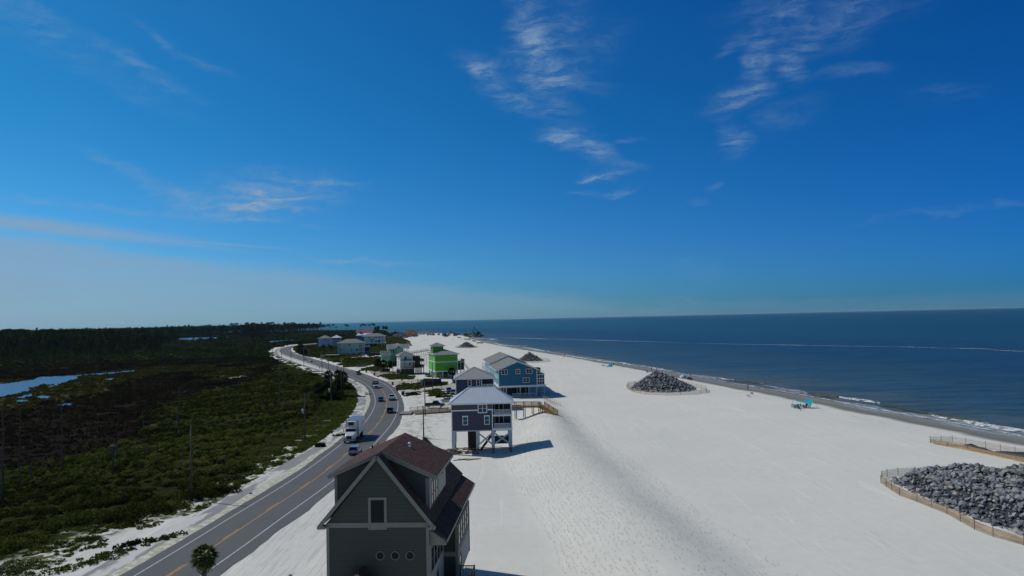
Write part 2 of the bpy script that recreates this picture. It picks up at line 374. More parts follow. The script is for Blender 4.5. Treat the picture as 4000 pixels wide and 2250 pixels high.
TAN = [gp(l) for l in ([(850,1465),(905,1463),(960,1469),(972,1472),(925,1480),(885,1478)], [(980,1430),(1040,1430),(1000,1437),(975,1438)], [(1060,1438),(1090,1436),(1088,1444),(1062,1448)], [(820,1514),(860,1511),(850,1516)])]
PATCH = [gp(l) for l in (
 [(1490,1470),(1530,1461),(1580,1462),(1612,1473),(1616,1479),(1580,1483),(1530,1482)],
 [(1555,1513),(1590,1500),(1660,1494),(1730,1494),(1745,1503),(1680,1512),(1620,1521),(1570,1523)],
 [(1660,1530),(1700,1522),(1745,1540),(1757,1552),(1730,1552),(1690,1545)],
 [(1425,1440),(1480,1432),(1500,1440),(1480,1450),(1430,1448)],
 [(1330,1424),(1400,1408),(1450,1398),(1500,1402),(1480,1418),(1420,1432),(1360,1434)],
 [(1600,1536),(1625,1534),(1628,1544),(1600,1546)],
 [(1470,1340),(1520,1345),(1500,1372),(1450,1392),(1440,1385)])]
DUNEG = [gp(l) for l in ([(1508,1322),(1535,1317),(1565,1320),(1590,1333),(1598,1346),(1560,1342),(1515,1345)],)]
VERGE_ = gp([(560,2200),(800,2060),(1068,1890),(1300,1722),(1330,1700),(1310,1722),(1090,1880),(830,2052),(600,2200)])
SCRAG = gp([(137,2250),(300,2150),(512,2060),(700,2015),(833,1990),(918,1930),(1003,1878),(1100,1815),(1300,1690),(1369,1640),(1330,1610),(1240,1680),(1100,1770),(960,1870),(850,1940),(640,1965),(500,2010),(300,2080),(60,2180),(0,2250)])
BEND = gp([(1335,1478),(1352,1488),(1371,1500),(1397,1533),(1397,1569),(1370,1627),(1335,1653),(1270,1697),(1180,1750),(1165,1745),(1250,1685),(1300,1640),(1338,1595),(1350,1560),(1345,1520),(1325,1495)])
def axis(parts):
    out = [parts[0]]
    return out
def grow(a, b, step, g):
    r = [a]; s = step; sg = 1 if b > a else -1
    while (r[-1] - b) * sg < 0: r.append(r[-1] + s * sg); s *= g
    return r
ys = sorted(set([-60, -20, 10, 30] + list(np.arange(40, 300, 1.5)) + grow(300, 4000, 1.6, 1.014)))
xs = sorted(set(list(np.arange(-160, 100, 1.5)) + grow(-160, -9000, 1.6, 1.016) + grow(101, 520, 2, 1.05)))
X, Y = np.meshgrid(xs, ys); P = np.stack([X.ravel(), Y.ravel()], 1); Z = hgt(P)
nx, ny = len(xs), len(ys)
me = bpy.data.meshes.new('ground'); nvt = nx * ny
me.vertices.add(nvt); me.vertices.foreach_set('co', np.column_stack([P, Z]).astype(np.float32).ravel())
idx = np.arange(nvt).reshape(ny, nx); Q = np.stack([idx[:-1, :-1], idx[:-1, 1:], idx[1:, 1:], idx[1:, :-1]], -1).reshape(-1, 4).astype(np.int32)
me.loops.add(Q.size); me.loops.foreach_set('vertex_index', Q.ravel()); me.polygons.add(len(Q)); me.polygons.foreach_set('loop_start', np.arange(0, Q.size, 4, dtype=np.int32))
me.polygons.foreach_set('use_smooth', np.ones(len(Q), bool))
def attr(nm, v): a = me.attributes.new(nm, 'FLOAT', 'POINT'); a.data.foreach_set('value', v.astype(np.float32))
sdm = lambda polys: np.max([sdist(P, q) for q in polys], 0)
VS = sdist(P, VEG)
attr('veg', np.clip(VS, -30, 30)); attr('marsh', np.clip(sdist(P, MARSH), -30, 30)); attr('mgrn', np.clip(sdm(MGRN), -30, 30)); attr('tan', np.clip(sdm(TAN), -10, 10))
attr('patch', np.clip(sdm(PATCH), -10, 10)); attr('duneg', np.clip(sdm(DUNEG), -10, 10)); attr('coast', np.clip(sdist(P, LANDPOLY), -60, 60))
attr('inland', np.clip(sdist(P, gp([(1440,1800),(1470,1760),(1580,1600),(1560,1500),(1440,1462),(1330,1425),(1290,1400),(1440,1385),(1500,1345),(1560,1352),(1650,1395),(1655,1480),(1760,1495),(1785,1560),(1765,1640),(1700,1690),(1770,1775),(1760,1805)])), -8, 8))
attr('bend', np.clip(sdist(P, BEND), -6, 6)); attr('scrag', np.clip(sdist(P, SCRAG), -6, 6)); 
me.update()
m, nt, p = newmat('ground_sand_and_soil'); tc = N(nt, 'ShaderNodeTexCoord'); OB = tc.outputs['Object']
A = lambda nm: N(nt, 'ShaderNodeAttribute', attribute_name=nm).outputs['Fac']
n1 = noise(nt, OB, .05, 6, .6); n2 = noise(nt, OB, .7, 6, .65); n3 = noise(nt, OB, 4.0, 5, .7); n4 = noise(nt, OB, .22, 6, .6)
sand = mixc(nt, mrange(nt, n1, .3, .7), (.66, .65, .575), (.715, .695, .615))
sand = mixc(nt, mrange(nt, n2, .25, .8, 0, .5), sand, (.58, .57, .51))
# vehicle and foot tracks: thin contour lines of stretched noise
for rot, sc_, wdt, amt in ((rad(-9), (.22, .004, 1), .010, .30), (rad(-20), (.14, .005, 1), .008, .30), (rad(60), (.10, .010, 1), .006, .16)):
    tr = noise(nt, vscale(nt, OB, sc_, (0, 0, rot)), 1, 3, .5)
    line = mrange(nt, mathn(nt, 'ABSOLUTE', mathn(nt, 'SUBTRACT', tr, .5)), 0, wdt, 1, 0)
    line = mathn(nt, 'MULTIPLY', line, mrange(nt, n4, .38, .58, 0, amt * 1.5))
    sand = mixc(nt, line, sand, (.46, .455, .44) if rot > 0 else (.80, .785, .71))
specks = mrange(nt, noise(nt, OB, 2.6, 3, .8), .69, .74); sand = mixc(nt, mathn(nt, 'MULTIPLY', specks, .5), sand, (.32, .31, .28))
# disturbed, littered sand between the road and the houses
co = A('coast')
inland = mrange(nt, A('inland'), -1, 4)
coarse = mrange(nt, noise(nt, OB, .35, 8, .75), .48, .57)
sand = mixc(nt, mathn(nt, 'MULTIPLY', mathn(nt, 'MULTIPLY', coarse, inland), .62), sand, (.36, .32, .255))
tk = noise(nt, vscale(nt, OB, (.9, .05, 1), (0, 0, rad(14))), 1, 4, .6); spx = N(nt, 'ShaderNodeSeparateXYZ'); nt.links.new(OB, spx.inputs[0])
tkm = mathn(nt, 'MULTIPLY', mrange(nt, spx.outputs[0], -14, -18), mrange(nt, spx.outputs[1], 128, 112, 0, 1)); tkm = mathn(nt, 'MULTIPLY', tkm, mrange(nt, mathn(nt, 'ABSOLUTE', mathn(nt, 'SUBTRACT', tk, .5)), .0, .04, .32, 0))
sand = mixc(nt, tkm, sand, (.33, .33, .32))
# wet sand and swash
jit = mathn(nt, 'MULTIPLY', mathn(nt, 'SUBTRACT', noise(nt, OB, .06, 5), .5), 7)
cj = mathn(nt, 'ADD', co, jit)
wet = mrange(nt, cj, 8.0, 12.0, 1, 0)
wetc = mixc(nt, mrange(nt, cj, 0, 11), (.255, .25, .21), (.17, .165, .135))
sand = mixc(nt, wet, sand, wetc)
wrack = mathn(nt, 'MULTIPLY', mrange(nt, mathn(nt, 'ABSOLUTE', mathn(nt, 'SUBTRACT', cj, 16.5)), 0, 1.0, 1, 0), mrange(nt, n2, .5, .65))
sand = mixc(nt, mathn(nt, 'MULTIPLY', wrack, .5), sand, (.25, .22, .17))
# soil under scrub
soil = mixc(nt, mrange(nt, n2, .3, .7), (.016, .018, .007), (.034, .040, .014))
soil = mixc(nt, mrange(nt, noise(nt, OB, .045, 5, .6), .62, .70, 0, .5), soil, (.08, .07, .045))
brown = mixc(nt, mrange(nt, noise(nt, vscale(nt, OB, (.05, .12, 1)), 1, 8, .72), .35, .68), (.013, .0100, .0100), (.028, .021, .019))
brown = mixc(nt, mrange(nt, noise(nt, OB, .6, 4, .7), .55, .75), brown, (.010, .008, .009))
mg = mixc(nt, mrange(nt, noise(nt, vscale(nt, OB, (.03, .10, 1)), 1, 8, .7), .35, .65), (.030, .032, .012), (.075, .062, .024))
def thr(a, amp, sc_, lo=-1.0, hi=1.0):
    j = mathn(nt, 'MULTIPLY', mathn(nt, 'SUBTRACT', noise(nt, OB, sc_, 7, .68), .5), amp)
    return mrange(nt, mathn(nt, 'ADD', A(a), j), lo, hi)
c = sand
sg = mathn(nt, 'MULTIPLY', thr('scrag', 3, .3), mrange(nt, noise(nt, OB, .55, 7, .72), .44, .54)); c = mixc(nt, sg, c, (.10, .105, .04))
c = mixc(nt, mathn(nt, 'MULTIPLY', thr('patch', 7, .5), .9), c, (.075, .085, .03))
c = mixc(nt, mathn(nt, 'MULTIPLY', thr('duneg', 8, .12), .75), c, (.22, .19, .07))
soil = mixc(nt, mathn(nt, 'MULTIPLY', mrange(nt, A('scrag'), -2, 3), .8), soil, (.075, .092, .028))
c = mixc(nt, thr('veg', 20, .16, 1.5, 5.5), c, soil)
c = mixc(nt, mathn(nt, 'MULTIPLY', thr('bend', 5, .35, -1.2, .6), mrange(nt, noise(nt, OB, .9, 6, .7), .30, .46)), c, mixc(nt, n2, (.085, .125, .030), (.14, .17, .05)))
c = mixc(nt, thr('marsh', 22, .03), c, brown)
c = mixc(nt, thr('mgrn', 26, .03, -2, 2), c, mg)
c = mixc(nt, thr('tan', 8, .06), c, (.26, .22, .15))
nt.links.new(c, p.inputs['Base Color']); nt.links.new(mrange(nt, wet, 0, 1, .0, .12), p.inputs['Specular IOR Level'])
nt.links.new(mrange(nt, wet, 0, 1, .9, .6), p.inputs['Roughness'])
bh = mathn(nt, 'ADD', mathn(nt, 'MULTIPLY', n2, .6), mathn(nt, 'MULTIPLY', n3, .12))
b = N(nt, 'ShaderNodeBump'); b.inputs['Distance'].default_value = .16; nt.links.new(bh, b.inputs['Height']); nt.links.new(mrange(nt, wet, 0, 1, .22, .05), b.inputs['Strength']); nt.links.new(b.outputs[0], p.inputs['Normal'])
me.materials.append(m); gr = link_mesh('ground', me); tag(gr, kind='structure')

# ------------------------------------------------------------------ polylines
def resample(pts, step):
    pts = [Vector((p[0], p[1], 0)) for p in pts]; out = []
    E = [pts[0] * 2 - pts[1]] + pts + [pts[-1] * 2 - pts[-2]]
    for i in range(1, len(E) - 2):
        a, b, c_, d = E[i-1:i+3]; n = max(2, int((c_ - b).length / .5))
        for k in range(n):
            t = k / n
            out.append(.5 * ((2*b) + (-a + c_) * t + (2*a - 5*b + 4*c_ - d) * t*t + (-a + 3*b - 3*c_ + d) * t**3))
    out.append(E[-2]); res = [out[0]]; acc_ = 0
    for i in range(1, len(out)):
        acc_ += (out[i] - out[i-1]).length
        if acc_ >= step: res.append(out[i]); acc_ = 0
    return res
def smoothline(pts, it=8):
    pts = [p.copy() for p in pts]
    for _ in range(it):
        q = [p.copy() for p in pts]
        for i in range(1, len(pts) - 1): q[i] = pts[i] * .5 + (pts[i-1] + pts[i+1]) * .25
        pts = q
    return pts
def normals2(pts):
    r = []
    for i in range(len(pts)):
        t = (pts[min(i+1, len(pts)-1)] - pts[max(i-1, 0)]).normalized(); r.append(Vector((t.y, -t.x, 0)))
    return r   # points to the right of travel
def strip(name, pts, o0, o1, z, mat, follow=True, nj=None):
    nr = normals2(pts); mb = MB(); n = 5
    f0 = o0 if callable(o0) else (lambda i: o0); f1 = o1 if callable(o1) else (lambda i: o1)
    rows = []
    for i, (p, r) in enumerate(zip(pts, nr)):
        rows.append([p + r * (f0(i) + (f1(i) - f0(i)) * k / (n - 1)) for k in range(n)])
    zz = hgt([(q.x, q.y) for r in rows for q in r]) if follow else np.zeros(len(rows) * n)
    vs = [(q.x, q.y, zz[i*n+k] + z) for i, r in enumerate(rows) for k, q in enumerate(r)]
    fs = [(i*n+k, i*n+k+1, (i+1)*n+k+1, (i+1)*n+k) for i in range(len(rows)-1) for k in range(n-1)]
    mb.add(vs, fs); o = mb.build(name, mat, uv=False); return o
yel_px = [(300,2480),(656,2250),(831,2137),(1021,2009),(1188,1900),(1300,1817),(1399,1734),(1441,1693),(1477,1654),(1504,1605),(1510,1574),(1506,1552),(1493,1525),(1477,1508),(1449,1491),(1405,1472),(1345,1450),(1277,1430),(1206,1407),(1152,1391),(1122,1379),(1114,1367),(1127,1358),(1155,1351),(1200,1346),(1260,1340)]
ROAD = smoothline(resample(gp(yel_px), 2.0), 10)
asph, nt, p = newmat('asphalt'); tc = N(nt, 'ShaderNodeTexCoord'); OB = tc.outputs['Object']
base = mixc(nt, noise(nt, OB, .15, 8, .65), (.094, .095, .093), (.150, .150, .147))
base = mixc(nt, mrange(nt, noise(nt, OB, 14, 3, .8), .35, .7), base, (.106, .106, .106))
base = mixc(nt, mrange(nt, noise(nt, vscale(nt, OB, (.6, .06, 1)), 1, 6), .55, .75, 0, .6), base, (.075, .077, .08))
nt.links.new(base, p.inputs['Base Color']); p.inputs['Roughness'].default_value = .8; p.inputs['Specular IOR Level'].default_value = .25
bump(nt, p, noise(nt, OB, 25, 3), .15, .01)
rj = random.Random(3); jl = [0]; jr = [0]
for _ in range(len(ROAD)): jl.append(jl[-1] * .8 + rj.uniform(-.14, .14)); jr.append(jr[-1] * .8 + rj.uniform(-.2, .2))
tag(strip('road', ROAD, lambda i: -5.3 + jl[i], lambda i: 5.6 + jr[i], .03, asph), kind='structure')
PW = M('road_paint_white', (.52, .53, .53), .7, .2, 3); PY = M('road_paint_yellow', (.52, .27, .03), .7, .2, 3)
for nm, a, b_, mt in (('road_edge_line', -3.68, -3.52, PW), ('road_edge_line', 3.52, 3.68, PW), ('road_centre_line', .06, .20, PY)):
    tag(strip(nm, ROAD, a, b_, .034, mt), kind='structure')
dash = MB(); nr = normals2(ROAD)
for i in range(0, len(ROAD) - 3, 6):
    q = [ROAD[i+k] + nr[i+k] * o for k, o in ((0, -.20), (0, -.07), (2, -.07), (2, -.20))]
    dash.add([(v.x, v.y, .034) for v in q], [(0, 1, 2, 3)])
tag(dash.build('road_centre_dashes', PY, uv=False), kind='structure')
path_px = [(60,2440),(440,2210),(640,2098),(811,2008),(961,1913),(1046,1862),(1180,1788),(1290,1715),(1365,1650),(1405,1600),(1414,1560),(1404,1520),(1375,1494),(1335,1476),(1262,1452),(1195,1431),(1130,1409),(1088,1390),(1078,1375),(1090,1363),(1130,1354)]
PATH = smoothline(resample(gp(path_px), 2.0), 12)
pm, nt, p = newmat('path_with_blown_sand'); tc = N(nt, 'ShaderNodeTexCoord'); OB = tc.outputs['Object']
cv = mrange(nt, noise(nt, vscale(nt, OB, (.30, .07, 1), (0, 0, rad(0))), 1, 6, .6), .455, .525)
spy = N(nt, 'ShaderNodeSeparateXYZ'); nt.links.new(OB, spy.inputs[0])
cv = mathn(nt, 'MULTIPLY', cv, mrange(nt, spy.outputs[1], 290, 330, 1, 0))
nt.links.new(mixc(nt, cv, mixc(nt, noise(nt, OB, .4, 6), (.22, .215, .205), (.29, .285, .27)), mixc(nt, noise(nt, OB, .7, 6, .65), (.50, .49, .44), (.66, .64, .58))), p.inputs['Base Color']); p.inputs['Roughness'].default_value = .9
tag(strip('path', PATH, lambda i: -1.5 + jr[i] * .5, lambda i: 1.3 + jl[i] * .7, .02, pm), kind='structure')
vm, nt, p = newmat('sparse_verge_grass'); tc = N(nt, 'ShaderNodeTexCoord'); OB = tc.outputs['Object']
nt.links.new(mixc(nt, mrange(nt, noise(nt, OB, 1.1, 7, .75), .40, .56), (.66, .65, .575), mixc(nt, noise(nt, OB, .3, 5), (.38, .37, .25), (.48, .46, .34))), p.inputs['Base Color']); p.inputs['Roughness'].default_value = 1; p.inputs['Specular IOR Level'].default_value = 0
tag(strip('verge', ROAD, lambda i: -8.3 + jr[i] * 1.2, lambda i: -5.0, .014, vm), kind='structure')
def sheet(name, pxs, mat, z=.012, wob=.4, seed=1):
    pts = gp(pxs); r = random.Random(seed); out = []
    for i in range(len(pts)):
        a = Vector(pts[i]); b_ = Vector(pts[(i+1) % len(pts)]); n = max(2, int((b_ - a).length / 2.5))
        for k in range(n): q = a.lerp(b_, k / n); out.append((q.x + r.uniform(-wob, wob), q.y + r.uniform(-wob, wob)))
    mb = MB(); zs = hgt(out); zc = float(np.max(zs)) + z
    mb.add([(x, y, zc) for x, y in out], [tuple(range(len(out)))]); o = mb.build(name, mat, uv=False, fix=False)
    bm = bmesh.new(); bm.from_mesh(o.data); bmesh.ops.triangulate(bm, faces=bm.faces); bmesh.ops.recalc_face_normals(bm, faces=bm.faces)
    if sum(f.normal.z for f in bm.faces) < 0: bmesh.ops.reverse_faces(bm, faces=bm.faces)
    bm.to_mesh(o.data); bm.free(); return tag(o, kind='structure')
DIRT = M('tan_driveway', (.30, .255, .20), .9, .2, .4, .2); APRON = M('pale_driveway', (.42, .37, .30), .9, .15, .3, .2)
sheet('driveway', [(1436,1449),(1500,1449),(1562,1449),(1584,1459),(1548,1463),(1500,1468),(1466,1470)], DIRT, seed=2)
sheet('driveway', [(1500,1492),(1532,1486),(1585,1486),(1640,1480),(1668,1477),(1668,1489),(1610,1494),(1560,1500),(1535,1507)], APRON, seed=3)
sheet('driveway', [(1560,1523),(1620,1525),(1680,1516),(1735,1508),(1768,1492),(1780,1500),(1775,1540),(1745,1522),(1700,1527),(1640,1532),(1585,1535)], APRON, seed=4)
# ------------------------------------------------------------------ water
wp, nt, p = newmat('pond_water'); tc = N(nt, 'ShaderNodeTexCoord')
p.inputs['Base Color'].default_value = (.02, .06, .14, 1); p.inputs['Roughness'].default_value = .22; p.inputs['IOR'].default_value = 1.33
bump(nt, p, noise(nt, vscale(nt, tc.outputs['Object'], (1.2, .5, 1)), 1, 4), .25, .15)
ponds = [[(-200,1520),(0,1500),(77,1491),(128,1483),(149,1473),(299,1465),(420,1456),(534,1446),(536,1450),(420,1462),(342,1466),(301,1469),(303,1480),(240,1497),(222,1506),(190,1513),(209,1503),(171,1502),(111,1517),(128,1523),(60,1540),(0,1551),(-200,1570)],
 [(632,1435),(662,1434),(640,1437)],[(620,1449),(651,1445),(646,1451),(625,1452)],[(405,1483),(440,1477),(478,1480),(430,1485)],[(295,1498),(312,1495),(345,1497),(305,1500)],
 [(68,1550),(100,1542),(130,1538),(120,1548),(80,1556)],[(64,1568),(68,1563),(95,1562),(110,1567),(80,1574)],[(140,1556),(165,1543),(190,1550),(188,1556),(150,1557)],[(228,1580),(262,1576),(284,1575),(282,1583),(240,1585)],[(246,1544),(268,1542),(262,1546)]]
for i, q in enumerate(ponds): sheet('pond', q, wp, .05, .5, 20 + i)
for i, q in enumerate([[(680,1329),(700,1322),(760,1318),(900,1317),(905,1321),(820,1326),(740,1331)],[(1046,1338),(1060,1332),(1130,1328),(1205,1327),(1200,1331),(1120,1335),(1060,1340)],[(1056,1318),(1080,1315),(1130,1313),(1132,1316),(1075,1320)],[(500,1337),(560,1334),(575,1338),(520,1341)],[(330,1341),(380,1338),(400,1342),(350,1345)]]):
    sheet('pond', q, wp, .05, 1.5, 40 + i)
# sea
sx = sorted(set(list(np.arange(-1200, 420, 12.0)) + grow(-1200, -14000, 20, 1.3) + grow(421, 40000, 14, 1.12)))
sy = sorted(set(list(np.arange(-60, 1700, 12.0)) + grow(1701, 60000, 14, 1.10)))
X, Y = np.meshgrid(sx, sy); P = np.stack([X.ravel(), Y.ravel()], 1)
me = bpy.data.meshes.new('sea'); nvt = len(P); me.vertices.add(nvt); me.vertices.foreach_set('co', np.column_stack([P, np.full(nvt, SEAZ)]).astype(np.float32).ravel())
idx = np.arange(nvt).reshape(len(sy), len(sx)); Q = np.stack([idx[:-1, :-1], idx[:-1, 1:], idx[1:, 1:], idx[1:, :-1]], -1).reshape(-1, 4).astype(np.int32)
me.loops.add(Q.size); me.loops.foreach_set('vertex_index', Q.ravel()); me.polygons.add(len(Q)); me.polygons.foreach_set('loop_start', np.arange(0, Q.size, 4, dtype=np.int32))
attr('shore', np.clip(-sdist(P, LANDPOLY), -20, 3000)); me.update()
sm_, nt, p = newmat('sea_water'); tc = N(nt, 'ShaderNodeTexCoord'); OB = tc.outputs['Object']; sh = N(nt, 'ShaderNodeAttribute', attribute_name='shore').outputs['Fac']
shj = mathn(nt, 'ADD', sh, mathn(nt, 'MULTIPLY', mathn(nt, 'SUBTRACT', noise(nt, vscale(nt, OB, (.02, .006, 1)), 1, 6), .5), 50))
cr = N(nt, 'ShaderNodeValToRGB'); nt.links.new(mrange(nt, shj, 0, 900, 0, 1, False), cr.inputs[0]); e = cr.color_ramp.elements; sxx = N(nt, 'ShaderNodeSeparateXYZ'); nt.links.new(OB, sxx.inputs[0])
for t, c_ in ((.0, (.100, .105, .085)), (.016, (.060, .092, .090)), (.045, (.030, .075, .105)), (.10, (.026, .066, .088)), (.17, (.012, .048, .092)), (.36, (.010, .044, .085)), (.55, (.009, .052, .082)), (1.0, (.009, .062, .090))):
    n_ = e[0] if t == 0 else (e[len(e) - 1] if t == 1 else e.new(t)); n_.color = (*c_, 1)
left_teal = mathn(nt, 'MULTIPLY', mrange(nt, sxx.outputs[0], 900, -500), mrange(nt, shj, 60, 500))  # water shifts to teal towards the left, well off shore
seac = mixc(nt, left_teal, cr.outputs[0], (.014, .105, .125))
col = mixc(nt, mrange(nt, noise(nt, vscale(nt, OB, (.012, .035, 1), (0, 0, rad(-12))), 1, 7, .7), .35, .7, 0, .50), seac, (.007, .034, .062))
chop = noise(nt, vscale(nt, OB, (.35, .9, 1), (0, 0, rad(-10))), 1, 6, .7)
chop2 = noise(nt, vscale(nt, OB, (.05, .14, 1), (0, 0, rad(-6))), 1, 6, .7)
col = mixc(nt, mrange(nt, chop, .30, .72, 0, .5), col, mixc(nt, 1.0, col, (1.7, 1.6, 1.5), 'MULTIPLY'))
rip = noise(nt, vscale(nt, OB, (.045, .22, 1), (0, 0, rad(-8))), 1, 5, .7)
col = mixc(nt, mrange(nt, rip, .38, .66, 0, .55), col, mixc(nt, 1.0, col, (1.45, 1.5, 1.5), 'MULTIPLY')); col = mixc(nt, mrange(nt, rip, .36, .5, .35, 0), col, (.004, .022, .045))
caps = mathn(nt, 'MULTIPLY', mrange(nt, noise(nt, vscale(nt, OB, (.10, .35, 1)), 1, 4, .7), .755, .78), .35)
col = mixc(nt, caps, col, (.5, .55, .56))
nt.links.new(col, p.inputs['Base Color']); p.inputs['Roughness'].default_value = .42; p.inputs['Specular IOR Level'].default_value = .28
bump(nt, p, mathn(nt, 'ADD', chop, mathn(nt, 'MULTIPLY', chop2, 3)), .7, .5)
me.materials.append(sm_); tag(link_mesh('sea', me), kind='structure')
# breakers and foam
fm, nt, p = newmat('foam'); tc = N(nt, 'ShaderNodeTexCoord'); OB = tc.outputs['Object']; nt.nodes.remove(p)
df = N(nt, 'ShaderNodeBsdfDiffuse'); df.inputs[0].default_value = (.62, .66, .68, 1); tr = N(nt, 'ShaderNodeBsdfTransparent'); mx = N(nt, 'ShaderNodeMixShader')
nt.links.new(mrange(nt, noise(nt, vscale(nt, OB, (.8, .45, 1)), 1, 6, .75), .40, .56), mx.inputs[0]); nt.links.new(tr.outputs[0], mx.inputs[1]); nt.links.new(df.outputs[0], mx.inputs[2])
nt.links.new(mx.outputs[0], [n for n in nt.nodes if n.type == 'OUTPUT_MATERIAL'][0].inputs[0])
fl, nt2, p2 = newmat('thin_foam'); tc = N(nt2, 'ShaderNodeTexCoord'); OB2 = tc.outputs['Object']; nt2.nodes.remove(p2)
df = N(nt2, 'ShaderNodeBsdfDiffuse'); df.inputs[0].default_value = (.36, .41, .44, 1); tr = N(nt2, 'ShaderNodeBsdfTransparent'); mx = N(nt2, 'ShaderNodeMixShader')
nt2.links.new(mrange(nt2, noise(nt2, vscale(nt2, OB2, (.6, .25, 1)), 1, 7, .75), .34, .60, 0, .85), mx.inputs[0]); nt2.links.new(tr.outputs[0], mx.inputs[1]); nt2.links.new(df.outputs[0], mx.inputs[2])
nt2.links.new(mx.outputs[0], [n for n in nt2.nodes if n.type == 'OUTPUT_MATERIAL'][0].inputs[0])
def surf(pxs, wid, z=.06, mat=fm, step=2.0, seed=0, taper=True, rise=0.0):
    pts = smoothline(resample(gp(pxs, SEAZ), step), 3); r = random.Random(seed); n = len(pts); a = [0]; b_ = [0]
    for _ in range(n): a.append(a[-1] * .75 + r.uniform(-.3, .3)); b_.append(b_[-1] * .75 + r.uniform(-.3, .3))
    tf = lambda i: (min(1, min(i, n-1-i) / (n * .12 + 1)) if taper else 1)
    o = strip('breaking_wave', pts, lambda i: -wid * .5 * tf(i) * (1 + a[i]), lambda i: wid * .5 * tf(i) * (1 + b_[i]), SEAZ + z, mat, follow=False)
    if rise:
        for k, v in enumerate(o.data.vertices):
            if k % 5 in (1, 2, 3): v.co.z += rise * (1 if k % 5 == 2 else .6)
    return tag(o, kind='structure')
surf([(2040,1357),(2080,1362),(2110,1369),(2150,1373)], 5, .1, step=2, seed=1, rise=.25); surf([(1930,1340),(1975,1350),(2050,1352),(2063,1353)], 4, .1, seed=2, rise=.2)
surf([(2060,1372),(2150,1386),(2230,1391),(2300,1404),(2370,1408)], 2.6, .1, seed=3, rise=.2); surf([(2330,1408),(2395,1415),(2430,1417),(2450,1424),(2483,1426)], 3.0, .1, seed=4, rise=.2)
surf([(2540,1436),(2570,1440),(2600,1447)], 2.4, .1, seed=5, rise=.2); surf([(2640,1462),(2720,1467),(2800,1480),(2850,1487)], 6.5, .1, fl, seed=6)
surf([(2810,1479),(2850,1484),(2890,1487)], 2.2, .12, seed=7, rise=.2); surf([(2890,1500),(2925,1506),(2970,1513)], 1.5, .1, seed=8)
surf([(2990,1519),(3060,1526),(3110,1533),(3165,1543)], 5.5, .1, fl, seed=9); surf([(3090,1537),(3130,1543),(3170,1547)], 1.5, .12, seed=10)
surf([(3278,1555),(3330,1561),(3400,1570),(3445,1580)], 3.0, .15, seed=11, rise=.4); surf([(3290,1570),(3400,1594),(3500,1612),(3600,1625),(3700,1645)], 7.5, .08, fl, seed=12)
surf([(3640,1626),(3720,1640),(3800,1652),(3850,1660)], 1.3, .12, seed=13, rise=.3); surf([(3770,1652),(3850,1666),(3930,1675),(4060,1700)], 3.6, .15, seed=14, rise=.5)
surf([(3600,1632),(3711,1650),(3849,1676),(4000,1702),(4150,1730)], 9, .07, fl, seed=15)
surf([(1892,1329),(2048,1359),(2170,1377),(2300,1397),(2500,1431),(2619,1452),(2796,1485),(2986,1519),(3173,1550),(3400,1594),(3711,1650),(4000,1706),(4300,1760)], .9, .09, fm, step=2.5, seed=16, taper=False)
surf([(1900,1318),(1996,1320),(2120,1324),(2250,1327),(2400,1331),(2560,1336),(2700,1341)], 2.6, .1, step=4, seed=17)
surf([(2000,1320),(2080,1322),(2150,1325)], 3, .12, step=4, seed=31); surf([(2300,1329),(2420,1332),(2480,1334)], 3, .12, step=4, seed=32); surf([(2960,1346),(3080,1348),(3170,1350)], 2.4, .12, step=4, seed=33); surf([(2680,1341),(2900,1345),(3170,1350),(3360,1353),(3560,1356)], 2.0, .1, step=4, seed=18); surf([(3500,1354),(3640,1359),(3730,1362)], 2.4, .1, fm, step=4, seed=19); surf([(3700,1360),(3800,1362),(3925,1366)], 2.4, .1, step=4, seed=20)
surf([(3860,1367),(3950,1371),(4060,1376)], 2.4, .1, step=4, seed=21); wf = M('olive_wave_face', (.060, .072, .040), .5, .2, .5); surf([(2868,1487),(2930,1494),(3000,1503)], 2.0, .1, wf, seed=41, rise=.4); surf([(3170,1545),(3230,1549),(3280,1555)], 2.6, .1, wf, seed=42, rise=.5)
surf([(3440,1579),(3560,1600),(3640,1622)], 3.0, .1, wf, seed=43, rise=.3); surf([(3620,1618),(3700,1630),(3790,1646),(3850,1656)], 2.6, .1, wf, seed=44, rise=.5); surf([(2980,1505),(3060,1518),(3160,1535)], 4.5, .08, fl, seed=45); surf([(2440,1420),(2520,1432),(2640,1454)], 4.5, .08, fl, seed=46)
surf([(1840,1320),(1880,1322),(1930,1325),(1900,1330)], 7, .1, seed=22); surf([(1870,1331),(1910,1333),(1950,1336)], 8, .1, fl, seed=23)
